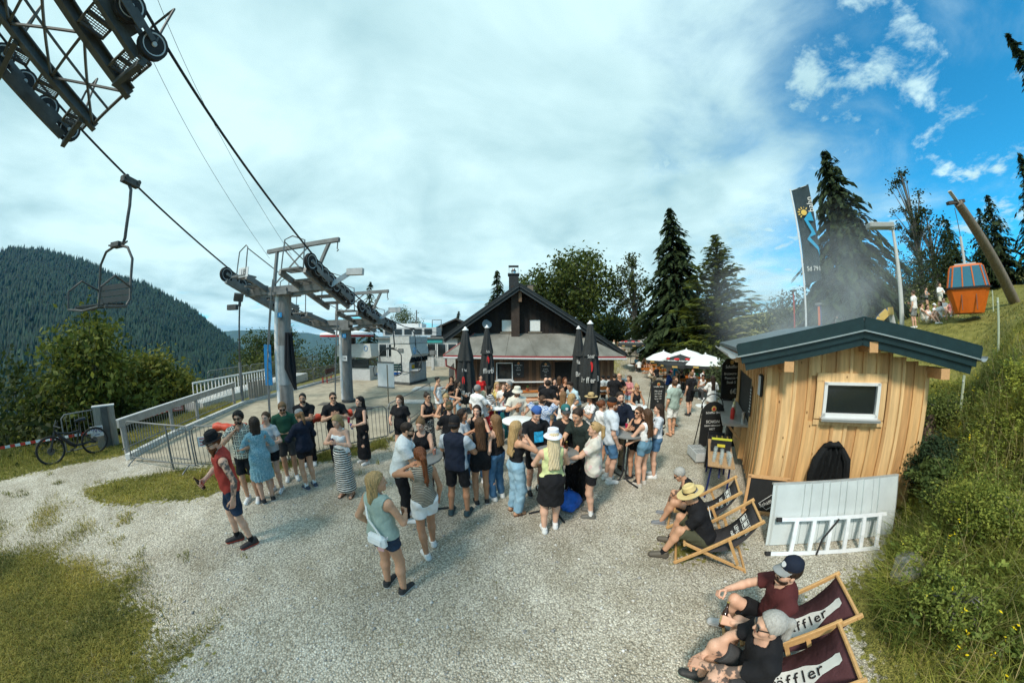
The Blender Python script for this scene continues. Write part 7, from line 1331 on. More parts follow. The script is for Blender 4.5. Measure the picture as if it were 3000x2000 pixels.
for lb,q,hh in(('pale green fence stake right of the gondola',on((12.40,1.56,3.61)),1.5),('wooden fence post behind the gondola',on((21.80,2.96,5.58)),1.0),('pale fence stake on the bank behind the hut',on((9.32,1.84,2.38)),1.2)):
 t=thing('fence_stake',lb,'stake',q);MB().tube([(0,0,0),(0.05,0,hh)],0.03,6).build('stake',M('stake_pale',(0.45,0.50,0.36),0.8),t);MB().box((0.05,0,hh-0.12),(0.09,0.03,0.03)).build('insulator',WPAINT,t)
t=thing('picnic_table','pale picnic table on the grass mound behind the chalet','table',(12.29,30.63,3.51));t.location.z=Tz(*t.location[:2]);MB().box((0,0,0.72),(2.6,0.9,0.06)).build('table_top',M('old_grey_wood',(0.33,0.31,0.27),0.8),t);[MB().box((0,y,0.44),(2.6,0.3,0.05)).build('bench_board',MATS['old_grey_wood'],t)for y in(-0.75,0.75)];[MB().beam((x,-0.8,0.0),(x,0.3,0.7),0.08,0.1).build('leg',MATS['old_grey_wood'],t)for x in(-0.9,0.9)]
t=thing('far_shed','small white building among the spruces behind the path','building',(*(27.06,53.55,2.15)[:2],0.5));MB().box((0,0,1.6),(5,4,3.2)).build('wall',M('far_wall',(0.5,0.5,0.47),0.8),t);MB().prism([(-3,3.1),(3,3.1),(0,4.6)],(0,-2.4,0),(1,0,0),(0,0,1),(0,4.8,0)).build('roof',MATS['dark_roof'],t)
t=thing('banner_fence','dark advertising banner behind the benches under the parasols','banner',(12.72,13.96,-0.27),R(-62));MB().box((0,0,0.55),(5.0,0.03,1.0)).build('banner_cloth',cloth((0.03,0.034,0.038)),t);[MB().tube([(x,0.03,0),(x,0.03,1.1)],0.025,6).build('post',STEEL,t)for x in(-2.4,0,2.4)];[text('printed_word','Bräu',0.34,PARP,t,(x,-0.03,0.55),(R(90),R(-90),0))for x in(-1.9,-0.4,1.3)]
for lb,q,col in(('bright blue feather flag leaning beside the hut counter',(8.40,8.56,1.12),(0.01,0.30,0.55)),('white towel draped on the banner behind the girl in white',(9.49,10.29,1.14),(0.7,0.7,0.7)),('blue beach flag above the seated crowd',(10.53,16.42,0.95),(0.01,0.28,0.5)),('narrow white printed banner left of the seated crowd',(10.69,17.49,0.76),(0.65,0.67,0.68))):
 t=thing('small_flag',lb,'flag',(q[0],q[1],zp_));MB().tube([(0,0,0),(0,0,1.8)],0.02,6).build('pole',LGREY,t);MB().prism([(0.02,0.7),(0.30,0.8),(0.34,1.4),(0.02,1.75)],(0,0,0),(1,0,0),(0,0,1),(0,0.02,0)).build('flag_cloth',cloth(col),t)
# ================================================================ trees and plants
LEAF=attr_mat('foliage',0.7,trans=0.35,spec=0.2);_r=[n_ for n_ in LEAF.node_tree.nodes if n_.type=='VALTORGB'][0];_r.color_ramp.elements[0].color=(1.15,1.15,1.15,1);_r.color_ramp.elements[1].color=(1.55,1.55,1.55,1);BARK=M('bark',(0.085,0.065,0.05),0.9,var=0.35,scale=8,bump=0.5,stretch=(2,2,0.4));BARKG=M('bark_grey',(0.16,0.15,0.135),0.9,var=0.35,scale=8,bump=0.5)
def quads(c,a,b):
 """diamond leaves: centre, long half-vector, short half-vector"""
 n=len(c);V=np.stack([c-a,c-b,c+a,c+b],1).reshape(-1,3);I=np.arange(n)[:,None]*4;return V,np.concatenate([I,I+1,I+2,I+3],1)
def conifer(label,pos,h,w,seed,cA=(0.012,0.026,0.012),cB=(0.035,0.055,0.02),droop=0.5,dens=1.0,base=0.06,sparse=0.0,group='spruces and trees round the yard',leanx=0.0,up=0.15,name='spruce_tree'):
 rs=np.random.RandomState(seed);t=thing(name,label,'tree',(pos[0],pos[1],pos[2]if len(pos)>2 else Tz(pos[0],pos[1])),0,group)
 MB().tube([(0,0,-0.5),(leanx*0.4,0,h*0.5),(leanx,0,h*0.98)],[h*0.016+0.05,h*0.010+0.03,0.012],8).build('trunk',BARK,t,smooth=True)
 Cn,An,Bn,Cc=[],[],[],[];nw=int(h/0.30*(0.7+0.3*dens))
 for i in range(nw):
  q=base+(0.99-base)*(i+rs.rand()*0.6)/nw;rad=w/2*(1-q)**0.82*rs.uniform(0.72,1.12)+0.10;nbz=max(4,int((5+5*(1-q))*dens))
  for k in range(nbz):
   if rs.rand()<sparse:continue
   az=rs.rand()*6.283;L_=rad*rs.uniform(0.55,1.15);d=np.array((math.cos(az),math.sin(az),0));side=np.array((-d[1],d[0],0));ns=max(3,int(L_/0.28*dens));s=(np.arange(ns)+rs.rand(ns))/ns*0.9+0.12
   p=np.outer(s*L_,d);p[:,2]=q*h+L_*(up*s-droop*s*s);p[:,0]+=leanx*q
   tz=up-2*droop*s;tan=d[None,:]+np.array((0,0,1))[None,:]*tz[:,None];tan/=np.linalg.norm(tan,axis=1)[:,None]
   ll=rs.uniform(0.30,0.55,ns)*(0.6+0.5*(L_/(w/2+1e-3)))*(h/14)**0.5;sd=side[None,:]*rs.choice((-1,1),ns)[:,None]*rs.uniform(0.2,1.0,ns)[:,None]
   la=tan+sd*0.9+np.array((0,0,-0.35))*rs.rand(ns)[:,None];la/=np.linalg.norm(la,axis=1)[:,None];lb=np.cross(la,np.array((0,0,1.0))+rs.normal(0,0.3,(ns,3)));lb/=np.linalg.norm(lb,axis=1)[:,None]+1e-6
   for rep in(0,1):
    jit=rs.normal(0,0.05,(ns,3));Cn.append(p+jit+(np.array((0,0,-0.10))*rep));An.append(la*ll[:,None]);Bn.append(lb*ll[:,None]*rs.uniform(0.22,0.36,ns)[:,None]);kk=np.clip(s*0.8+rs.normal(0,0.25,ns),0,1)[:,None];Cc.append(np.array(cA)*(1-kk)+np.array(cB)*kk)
 V,F=quads(np.concatenate(Cn),np.concatenate(An),np.concatenate(Bn));np_mesh('crown',V,F,LEAF,t,cols=np.repeat(np.concatenate(Cc),4,0));return t
def leafy(label,pos,h,w,seed,cA=(0.025,0.045,0.012),cB=(0.085,0.115,0.022),n=190,leaf=0.13,base=0.25,gaps=0.3,group='spruces and trees round the yard',trunk=BARKG,per=46,name='broadleaf_tree',sq=1.0,cr=0.17):
 rs=np.random.RandomState(seed);t=thing(name,label,'tree' if 'tree' in name else 'shrub',(pos[0],pos[1],pos[2]if len(pos)>2 else Tz(pos[0],pos[1])),0,group);tr=h*0.012+0.04
 cen=[]
 while len(cen)<n:
  p=rs.normal(0,1,3);p/=np.linalg.norm(p);r_=rs.rand()**0.42;z=base+(1-base)*(0.5+0.5*p[2]*r_);prof=0.55+0.45*math.sin(min(max((z-base)/(1-base),0),1)*math.pi)**0.7
  q=np.array((p[0]*r_*w/2*prof,p[1]*r_*w/2*prof,z*h))
  if fnoise(q[0]*0.9+7,q[2]*0.9+q[1]*0.7,seed,2)<gaps:continue
  cen.append(q)
 cen=np.array(cen);MB().tube([(0,0,-0.5),(0.05*w*rs.normal(),0,h*0.45),(0.08*w*rs.normal()*0.5,0,h*0.9)],[tr*1.6,tr,tr*0.3],8).build('trunk',trunk,t,smooth=True)
 b=MB()
 for q in cen[::max(1,n//34)]:st=np.array((0,0,max(q[2]*0.62,h*base*0.8)));b.tube([tuple(st),tuple((st+q)/2+(0,0,0.1)),tuple(q)],[tr*0.4,tr*0.25,tr*0.08],5,cap=False)
 b.build('limbs',trunk,t)['kind']='stuff'
 N_=n*per;ci=np.repeat(np.arange(n),per);rad=w*cr*rs.uniform(0.6,1.2,n)[ci];off=rs.normal(0,0.45,(N_,3))*rad[:,None]*np.array((1,1,0.75*sq));C_=cen[ci]+off;a=rs.normal(0,1,(N_,3))+np.array((0,0,-0.2));a/=np.linalg.norm(a,axis=1)[:,None];b2=np.cross(a,rs.normal(0,1,(N_,3))+np.array((0,0,1.2)));b2/=np.linalg.norm(b2,axis=1)[:,None]+1e-6;lf=leaf*rs.uniform(0.6,1.25,N_)[:,None]
 k=np.clip(0.35+0.35*rs.rand(n)[ci]+rs.normal(0,0.22,N_),0,1)[:,None];V,F=quads(C_,a*lf,b2*lf*0.55);np_mesh('crown',V,F,LEAF,t,cols=np.repeat(np.array(cA)*(1-k)+np.array(cB)*k,4,0));return t
def htop(d,v):return 0
DK=dict(cA=(0.013,0.026,0.013),cB=(0.042,0.062,0.022));YG=dict(cA=(0.03,0.045,0.012),cB=(0.13,0.15,0.022))
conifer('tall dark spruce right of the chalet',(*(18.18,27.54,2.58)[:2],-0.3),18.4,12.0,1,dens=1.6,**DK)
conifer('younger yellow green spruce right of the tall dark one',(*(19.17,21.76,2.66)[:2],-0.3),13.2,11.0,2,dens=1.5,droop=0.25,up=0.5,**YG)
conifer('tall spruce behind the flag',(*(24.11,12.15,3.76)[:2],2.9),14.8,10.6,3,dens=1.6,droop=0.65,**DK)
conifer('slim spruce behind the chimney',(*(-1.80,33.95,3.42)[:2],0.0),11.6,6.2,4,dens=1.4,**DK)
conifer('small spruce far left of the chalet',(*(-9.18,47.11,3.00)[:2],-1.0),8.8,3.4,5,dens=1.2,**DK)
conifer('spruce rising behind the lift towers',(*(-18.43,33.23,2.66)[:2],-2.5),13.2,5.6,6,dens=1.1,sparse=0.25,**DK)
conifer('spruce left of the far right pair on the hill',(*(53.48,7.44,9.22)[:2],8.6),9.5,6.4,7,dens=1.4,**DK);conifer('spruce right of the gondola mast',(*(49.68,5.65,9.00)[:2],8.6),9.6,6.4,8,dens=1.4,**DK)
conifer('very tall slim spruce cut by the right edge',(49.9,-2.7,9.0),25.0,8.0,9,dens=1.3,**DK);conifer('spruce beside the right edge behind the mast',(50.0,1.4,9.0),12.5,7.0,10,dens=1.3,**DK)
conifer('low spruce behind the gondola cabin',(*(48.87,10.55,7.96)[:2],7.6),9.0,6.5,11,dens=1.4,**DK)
leafy('leafy tree directly behind the chalet ridge',(*(3.12,35.86,3.19)[:2],0.5),11.5,6.5,21,gaps=0.36,n=130,leaf=0.24,cA=(0.022,0.04,0.012),cB=(0.10,0.125,0.026))
leafy('large dark leafy tree behind the right roof slope',(*(8.78,34.91,3.17)[:2],0.8),14.2,10.0,22,gaps=0.42,n=190,cA=(0.02,0.034,0.010),cB=(0.10,0.12,0.024),base=0.15,leaf=0.26)
leafy('lower leafy tree between chimney and large tree',(*(6.40,39.49,3.19)[:2],0.5),9.5,7.0,27,gaps=0.33,n=130,leaf=0.24,cA=(0.02,0.036,0.012),cB=(0.085,0.105,0.024),base=0.1)
leafy('thin open beech left of the tall spruce',(*(15.28,32.59,2.52)[:2],0.3),13.2,5.6,23,gaps=0.46,n=90,leaf=0.20,cA=(0.018,0.03,0.010),cB=(0.075,0.09,0.022),base=0.12,per=38)
leafy('low dark hedge tree behind the mound',(*(15.48,43.32,3.18)[:2],1.5),5.2,11,24,gaps=0.2,n=150,leaf=0.24,cA=(0.014,0.024,0.009),cB=(0.05,0.065,0.015),base=0.02)
leafy('shrubs under the tall spruces behind the parasols',(*(16.12,19.11,1.90)[:2],-0.4),2.8,9.0,25,gaps=0.12,n=150,leaf=0.10,base=0.0,cA=(0.022,0.036,0.014),cB=(0.07,0.09,0.03));leafy('grey green bush beside the far corner of the hut',(*(10.93,10.99,1.88)[:2],-0.3),2.6,3.2,26,gaps=0.1,n=90,leaf=0.08,base=0.0,cA=(0.03,0.045,0.02),cB=(0.09,0.11,0.045))
leafy('thin tall tree with sparse leaves behind the lamp',(*(44.12,13.02,7.08)[:2],6.2),17.0,4.4,28,gaps=0.50,n=60,leaf=0.17,per=34,cA=(0.014,0.026,0.012),cB=(0.045,0.06,0.02),base=0.08);leafy('second thin tree leaning beside it on the hill',(*(44.51,11.61,7.35)[:2],6.6),11.0,5.0,29,gaps=0.46,n=55,leaf=0.17,per=34,cA=(0.014,0.026,0.012),cB=(0.05,0.065,0.02),base=0.08)
leafy('dark bushes behind the people on the hill',(*(48.38,12.64,7.33)[:2],7.0),6.0,17,30,gaps=0.15,n=150,base=0.0,cA=(0.012,0.022,0.009),cB=(0.04,0.055,0.015));leafy('dark bush behind the slide',(*(39.46,14.39,5.13)[:2],5.2),6.2,12,31,gaps=0.15,n=130,base=0.0,cA=(0.012,0.022,0.009),cB=(0.045,0.06,0.016));leafy('hazy bush left of the flag pole',(*(22.44,16.75,3.83)[:2],1.8),4.6,7.0,32,gaps=0.22,n=110,base=0.0,cA=(0.03,0.045,0.025),cB=(0.08,0.10,0.05))
leafy('leafy bush under the spruce behind the flag',(*(25.72,13.40,4.07)[:2],2.8),5.0,9.0,33,gaps=0.15,n=130,base=0.0,cA=(0.02,0.03,0.012),cB=(0.07,0.085,0.03))
gl='trees on the valley side at the left'
leafy('sunlit maple nearest on the left above the bicycle',(*(-16.40,4.49,-0.30)[:2],-4.2),8.5,5.4,41,gaps=0.16,n=230,per=60,leaf=0.13,base=0.05,cA=(0.025,0.042,0.010),cB=(0.15,0.165,0.028),group=gl);leafy('yellow green tree right of the nearest maple',(*(-18.34,7.97,-0.46)[:2],-4.6),7.3,5.6,42,gaps=0.16,n=260,per=56,leaf=0.15,base=0.05,cA=(0.035,0.052,0.010),cB=(0.17,0.17,0.03),group=gl)
leafy('dark tree at the left edge behind the barrier tape',(*(-17.92,1.74,-0.22)[:2],-5.5),7.6,8.0,43,gaps=0.1,n=240,per=50,base=0.0,cA=(0.014,0.024,0.008),cB=(0.06,0.075,0.016),group=gl);leafy('dark understorey tree below the maple',(*(-15.28,2.62,-0.33)[:2],-4.5),5.6,7.0,44,gaps=0.08,n=220,per=50,base=0.0,cA=(0.012,0.020,0.007),cB=(0.05,0.06,0.014),group=gl);leafy('dark tree below the yellow green tree',(*(-15.01,5.54,-0.62)[:2],-4.5),5.0,6.5,45,gaps=0.08,n=200,per=50,base=0.0,cA=(0.014,0.024,0.008),cB=(0.065,0.08,0.018),group=gl)
leafy('olive bush along the outer railing',(*(-19.73,18.43,1.20)[:2],-3.0),5.2,9.0,46,gaps=0.12,n=180,base=0.0,cA=(0.025,0.036,0.009),cB=(0.10,0.11,0.025),group=gl);leafy('larch like tree left of the near lift tower',(*(-25.86,22.08,1.47)[:2],-5.0),9.2,5.2,47,gaps=0.34,n=130,base=0.2,cA=(0.022,0.034,0.010),cB=(0.07,0.09,0.022),group=gl);leafy('second thin tree behind the near lift tower',(*(-23.95,24.13,1.74)[:2],-4.0),8.6,5.0,48,gaps=0.32,n=120,base=0.15,cA=(0.022,0.034,0.010),cB=(0.075,0.09,0.022),group=gl);leafy('bush behind the outer railing by the lamp',(*(-20.20,12.95,0.91)[:2],-3.8),3.6,8,49,gaps=0.12,n=140,base=0.0,cA=(0.022,0.034,0.010),cB=(0.09,0.10,0.024),group=gl);leafy('dark trees behind the round station',(*(-19.22,28.05,1.59)[:2],-3.0),5.0,13,50,gaps=0.15,n=160,base=0.0,cA=(0.012,0.022,0.008),cB=(0.05,0.065,0.016),group=gl);leafy('round leafy tree above the station roof',(*(-16.28,40.88,3.06)[:2],0.0),7.6,6.0,51,gaps=0.3,n=110,base=0.2,cA=(0.025,0.04,0.012),cB=(0.09,0.11,0.03),group=gl)
RG=np.random.RandomState(12)
def blades(name,P,h,wd,lean,cA,cB,label,bend=0.5):
 n=len(P);az=RG.rand(n)*6.283;d=np.stack([np.cos(az),np.sin(az),np.zeros(n)],1);sd=np.stack([-d[:,1],d[:,0],np.zeros(n)],1)*wd[:,None]*0.5;ln=lean[:,None]*h[:,None]
 m_=P+d*ln*0.35+np.array((0,0,1))*(h*0.55)[:,None];tp_=P+d*ln*(0.35+bend+0.3)+np.array((0,0,1))*(h*(0.98-0.3*lean))[:,None]
 V=np.stack([P-sd,P+sd,m_-sd*0.75,m_+sd*0.75,tp_],1).reshape(-1,3);I=np.arange(n)[:,None]*5;F=np.concatenate([np.stack([I[:,0],I[:,0]+1,I[:,0]+3],1),np.stack([I[:,0],I[:,0]+3,I[:,0]+2],1),np.stack([I[:,0]+2,I[:,0]+3,I[:,0]+4],1)])
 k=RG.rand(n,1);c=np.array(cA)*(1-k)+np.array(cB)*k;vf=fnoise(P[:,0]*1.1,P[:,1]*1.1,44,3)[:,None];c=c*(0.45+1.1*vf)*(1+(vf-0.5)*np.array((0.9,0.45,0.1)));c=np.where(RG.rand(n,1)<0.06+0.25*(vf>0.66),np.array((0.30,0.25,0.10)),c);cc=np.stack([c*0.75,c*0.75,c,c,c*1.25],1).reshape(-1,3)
 return tag(np_mesh(name,V,F,LEAF,cols=cc),label,'grass',kind='stuff')
def scatter(n,box,cond):
 x=RG.uniform(box[0],box[1],n);y=RG.uniform(box[2],box[3],n);k=cond(x,y);x,y=x[k],y[k];return np.stack([x,y,T(x,y)],1)
hu=np.array((0.788,-0.616));hv=np.array((0.616,0.788))
def nohut(x,y):a=(x-4.53)*hu[0]+(y-3.81)*hu[1];b=(x-4.53)*hv[0]+(y-3.81)*hv[1];return~((a>-0.15)&(a<3.15)&(b>-0.1)&(b<4.7))
def bank(x,y,off=0.0):return(x-toe(y)>off)&nohut(x,y)
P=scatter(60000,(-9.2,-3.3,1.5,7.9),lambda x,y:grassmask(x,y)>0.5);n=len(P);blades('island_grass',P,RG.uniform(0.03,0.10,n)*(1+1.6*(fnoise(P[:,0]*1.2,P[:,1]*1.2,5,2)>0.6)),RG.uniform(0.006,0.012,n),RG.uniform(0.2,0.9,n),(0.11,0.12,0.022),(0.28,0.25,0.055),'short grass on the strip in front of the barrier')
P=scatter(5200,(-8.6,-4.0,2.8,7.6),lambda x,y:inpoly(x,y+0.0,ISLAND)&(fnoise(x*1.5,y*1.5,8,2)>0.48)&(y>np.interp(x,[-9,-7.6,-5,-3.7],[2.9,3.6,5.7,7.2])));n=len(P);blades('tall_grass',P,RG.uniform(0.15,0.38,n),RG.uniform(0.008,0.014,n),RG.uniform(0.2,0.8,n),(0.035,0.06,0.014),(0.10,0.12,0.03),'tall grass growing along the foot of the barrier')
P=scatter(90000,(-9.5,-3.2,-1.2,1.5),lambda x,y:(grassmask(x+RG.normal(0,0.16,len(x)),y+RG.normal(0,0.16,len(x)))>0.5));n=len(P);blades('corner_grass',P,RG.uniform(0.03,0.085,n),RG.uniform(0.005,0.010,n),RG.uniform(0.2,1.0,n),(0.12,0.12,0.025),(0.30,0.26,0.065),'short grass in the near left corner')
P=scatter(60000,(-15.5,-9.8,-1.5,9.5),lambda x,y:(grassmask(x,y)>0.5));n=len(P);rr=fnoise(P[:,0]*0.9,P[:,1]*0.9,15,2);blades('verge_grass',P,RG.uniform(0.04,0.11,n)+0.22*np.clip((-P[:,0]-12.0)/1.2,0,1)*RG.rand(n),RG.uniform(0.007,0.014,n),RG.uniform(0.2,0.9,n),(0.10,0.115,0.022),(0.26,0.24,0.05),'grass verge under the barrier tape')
P=scatter(15000,(1.8,5.2,0.2,3.4),lambda x,y:(grassmask(x,y)>0.4)&(x-toe(y)<0.1));n=len(P);blades('gravel_grass',P,RG.uniform(0.02,0.07,n),RG.uniform(0.004,0.008,n),RG.uniform(0.3,1.0,n),(0.06,0.07,0.02),(0.15,0.145,0.04),'sparse grass growing through the gravel by the deck chairs')
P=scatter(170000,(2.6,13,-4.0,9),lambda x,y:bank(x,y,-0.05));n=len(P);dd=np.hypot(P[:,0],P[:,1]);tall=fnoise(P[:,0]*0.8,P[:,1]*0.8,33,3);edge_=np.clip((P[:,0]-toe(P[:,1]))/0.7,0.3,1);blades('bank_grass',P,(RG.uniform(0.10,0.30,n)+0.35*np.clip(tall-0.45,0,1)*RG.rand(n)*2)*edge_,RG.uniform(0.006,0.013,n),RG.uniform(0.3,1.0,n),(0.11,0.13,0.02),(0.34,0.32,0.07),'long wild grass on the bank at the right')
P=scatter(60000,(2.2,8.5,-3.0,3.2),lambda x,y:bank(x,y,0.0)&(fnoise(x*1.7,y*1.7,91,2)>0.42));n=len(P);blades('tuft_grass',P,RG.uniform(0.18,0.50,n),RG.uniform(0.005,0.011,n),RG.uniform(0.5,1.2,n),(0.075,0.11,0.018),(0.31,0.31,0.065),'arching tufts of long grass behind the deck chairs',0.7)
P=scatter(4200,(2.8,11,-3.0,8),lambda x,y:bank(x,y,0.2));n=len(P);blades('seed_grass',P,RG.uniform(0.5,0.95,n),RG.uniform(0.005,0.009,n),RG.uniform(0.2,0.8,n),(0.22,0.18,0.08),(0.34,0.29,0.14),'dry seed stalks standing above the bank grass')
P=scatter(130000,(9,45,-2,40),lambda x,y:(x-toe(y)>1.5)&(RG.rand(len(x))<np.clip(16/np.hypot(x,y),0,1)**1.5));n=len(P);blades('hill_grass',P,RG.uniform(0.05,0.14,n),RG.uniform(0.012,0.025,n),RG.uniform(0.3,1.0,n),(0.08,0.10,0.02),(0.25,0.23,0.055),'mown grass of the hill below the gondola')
def herbs(name,P,h,nl,leaf,cA,cB,label,flower=None,spread=0.10):
 n=len(P);pi=np.repeat(np.arange(n),nl);q=RG.rand(n*nl)**0.8;az=RG.rand(n*nl)*6.283;bendx=RG.normal(0,0.12,n)[pi];bendy=RG.normal(0,0.12,n)[pi];r_=spread*(1-0.6*q)*RG.uniform(0.4,1.2,n*nl)
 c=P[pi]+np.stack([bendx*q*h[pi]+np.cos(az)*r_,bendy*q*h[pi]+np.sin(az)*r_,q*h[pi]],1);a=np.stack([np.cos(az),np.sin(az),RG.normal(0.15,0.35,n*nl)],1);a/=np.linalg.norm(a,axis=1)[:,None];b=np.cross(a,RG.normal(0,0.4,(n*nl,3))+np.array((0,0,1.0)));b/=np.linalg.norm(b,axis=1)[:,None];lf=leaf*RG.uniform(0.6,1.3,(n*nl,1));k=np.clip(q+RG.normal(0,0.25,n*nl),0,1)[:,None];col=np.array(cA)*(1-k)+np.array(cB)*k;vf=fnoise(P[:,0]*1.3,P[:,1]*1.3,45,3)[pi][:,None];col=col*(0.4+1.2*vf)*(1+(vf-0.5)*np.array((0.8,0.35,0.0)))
 if flower is not None:fl=(q>0.90)&(RG.rand(n*nl)<flower[1]);col[fl]=flower[0];lf[fl]*=0.8
 V,F=quads(c,a*lf,b*lf*0.45);return tag(np_mesh(name,V,F,LEAF,cols=np.repeat(col,4,0)),label,'plants',kind='stuff')
def cl(x,y,sd,th):return fnoise(x*1.1,y*1.1,sd,3)>th
P=scatter(4200,(3.0,10,-3.0,4.5),lambda x,y:bank(x,y,0.25)&cl(x,y,61,0.53));herbs('bushy_herbs',P,RG.uniform(0.30,0.62,len(P)),46,0.024,(0.07,0.105,0.018),(0.27,0.29,0.055),'dense fine leaved green herbs on the bank',((0.40,0.36,0.05),0.12),0.075)
P=scatter(1500,(2.9,10,-3.0,4),lambda x,y:bank(x,y,0.1)&cl(x,y,62,0.52));herbs('broad_leaf_weeds',P,RG.uniform(0.18,0.45,len(P)),15,0.045,(0.045,0.08,0.018),(0.13,0.17,0.04),'broad leaved weeds and bramble on the near bank',None,0.16)
P=scatter(1500,(3.2,10,-3.0,5),lambda x,y:bank(x,y,0.3)&cl(x,y,63,0.55));herbs('yellow_flowers',P,RG.uniform(0.4,0.8,len(P)),24,0.024,(0.05,0.08,0.02),(0.10,0.13,0.03),'scattered yellow flowers on the bank',((0.70,0.52,0.01),0.95),0.05)
P=scatter(1500,(6.6,13,1.0,10),lambda x,y:bank(x,y,0.1)&cl(x,y,64,0.52));herbs('bank_herbs',P,RG.uniform(0.25,0.6,len(P)),40,0.030,(0.05,0.08,0.016),(0.20,0.22,0.045),'tall weeds on the slope right of the hut',((0.5,0.42,0.04),0.10),0.12)
def shrub(label,p,h,w,seed,cA,cB,leaf=0.045,n=70,per=60):return leafy(label,p,h,w,seed,tuple(c*1.35 for c in cA),tuple(c*1.35 for c in cB),n=n,leaf=leaf,base=0.0,gaps=0.05,group='shrubs on the bank',per=per,name='shrub',cr=0.2)
shrub('dark upright juniper at the right front corner of the hut',(6.95,1.62),1.05,0.95,71,(0.010,0.022,0.012),(0.040,0.065,0.030),0.035,80,80);shrub('dark green bush leaning on the right hut wall',(7.75,2.35),1.15,1.3,72,(0.012,0.024,0.012),(0.05,0.08,0.028),0.045,90,70);shrub('blue green bush on the slope below the standing stone',(8.4,2.9),1.0,1.3,73,(0.018,0.035,0.026),(0.055,0.09,0.06),0.05);shrub('small bush at the end of the white panel',(6.35,1.30),0.62,0.9,74,(0.02,0.035,0.012),(0.08,0.11,0.03),0.04);shrub('light green bushy plant behind the near deck chair',(4.25,0.30),0.6,0.8,75,(0.045,0.07,0.014),(0.18,0.20,0.045),0.022,90,80);shrub('broad yellow green shrub in the middle of the bank',(5.6,0.5),0.55,1.2,76,(0.035,0.06,0.012),(0.20,0.21,0.04),0.022,170,90);shrub('leafy shrub at the right edge of the bank',(7.2,-0.6),0.9,1.7,77,(0.03,0.05,0.012),(0.17,0.19,0.04),0.024,150,90);shrub('green shrub high on the bank behind the hut',(9.6,2.2),1.0,1.8,78,(0.022,0.04,0.012),(0.13,0.15,0.035),0.035,110,70)
def boulder(label,p,s_,col,seed,sink=0.15):
 t=thing('boulder',label,'boulder',(p[0],p[1],Tz(p[0],p[1])-sink));rs=np.random.RandomState(seed);b=bmesh.new();bmesh.ops.create_icosphere(b,subdivisions=3,radius=1.0)
 for v in b.verts:
  d=v.co.normalized();k=1+0.28*(fnoise(d.x*1.6+seed,d.y*1.6+d.z*1.3,seed,3)-0.5)*2;k=float(k);v.co=Vector((d.x*k*s_[0],d.y*k*s_[1],d.z*k*s_[2]+s_[2]*0.7))
 me=bpy.data.meshes.new('rock');b.to_mesh(me);b.free();me.materials.append(M('rock_%d'%seed,col,0.9,var=0.4,scale=4,bump=0.8,bscale=9));o=bpy.data.objects.new('rock',me);COL.objects.link(o);o.parent=t;return t
boulder('tall reddish standing stone on the slope right of the hut',(9.3,2.45),(0.30,0.26,0.62),(0.16,0.11,0.085),3);boulder('pale rock beside the right hut wall',(8.0,1.75),(0.26,0.22,0.24),(0.42,0.41,0.38),4);boulder('grey half buried rock behind the deck chairs',(4.75,0.95),(0.30,0.24,0.20),(0.27,0.26,0.23),5,0.08);boulder('flat pale rock among the weeds at the bottom right',(5.1,-0.75),(0.42,0.30,0.16),(0.32,0.30,0.26),6,0.08)
# ================================================================ the crowd
NP=[]
def pp(label,pos,face,H=1.75,sex='m',**k):
 k.setdefault('z',Tz(*pos[:2])+(0.025 if inpoly(np.array(pos[0]),np.array(pos[1]),PLAT)else 0.0))
 p=make_person(label,pos[:2],face,H,sex,**k);NP.append(p);return p
SH={'w':('shoe',(0.75,0.75,0.73),(0.8,0.8,0.78)),'b':('shoe',(0.02,0.02,0.022),(0.6,0.6,0.6)),'bb':('shoe',(0.02,0.02,0.022),(0.02,0.02,0.022)),'g':('shoe',(0.12,0.115,0.10),(0.2,0.19,0.17)),'br':('shoe',(0.07,0.05,0.035),(0.1,0.08,0.06)),'sb':('sandal',(0.15,0.075,0.04)),'sk':('sandal',(0.03,0.03,0.03)),'red':('shoe',(0.03,0.025,0.025),(0.5,0.06,0.03)),'teal':('shoe',(0.03,0.06,0.07),(0.12,0.10,0.08)),'blk':('boot',(0.02,0.02,0.02),(0.5,0.5,0.5))}
DEN=cloth(C['denim'],'denim',(0.10,0.22,0.36));LDEN=cloth(C['ldenim'],'denim',(0.42,0.58,0.66));DDEN=cloth(C['ddenim'],'denim',(0.035,0.06,0.10));FLO=cloth((0.02,0.02,0.022),'floral',(0.5,0.47,0.42))
g1='people by the barrier of the lift'
p=pp('bearded man in a red tank top and black hat striding with a bottle',(-4.06,2.62,-0.00),152,1.84,'m',hair=('short','auburn'),skin='fair',top=('tank',C['red'],0.022,-0.05),bottom=('shorts',DDEN,0.022,0.86),shoes=SH['red'],sock=(C['black'],0.8),ra='bottle',la=('down',(0.30,0.02,-0.05)),beard=0.15,hat=('fedora',C['black']),glasses='face',tattoo=(1,),det=0.0115,step=0.10,stance=0.13,head=(12,14),lean=6,side=-7,group=g1)
hold(p,0,'bottle','brown beer bottle in the hand of the man in the red tank top')
p=pp('man in a black and white square print shirt eating by the barrier',(-4.98,3.66,-0.00),215,1.78,hair=('curls','black'),skin='tan',top=('shirt',cloth((0.68,0.64,0.52),'squares',(0.025,0.022,0.02)),0.022),bottom=('shorts',C['black']),shoes=SH['w'],ra='mouth',la='plate',beard=0.02,glasses='face',det=0.012,group=g1)
p=pp('woman in a pale blue patterned dress with a plate of food',(-4.65,3.75,-0.00),62,1.68,'f',hair=('curly','dark'),top=('dress',cloth((0.13,0.31,0.38),'floral',(0.36,0.52,0.56),1.6)),bottom=None,shoes=SH['b'],ra='plate',la='plate',w=1.12,det=0.0115,glasses='up',group=g1)
plate('white plate of fries held by the woman in the blue dress',p['M']()@Vector(p['grips'][1][0])+Vector((-0.05,-0.02,0.03)))
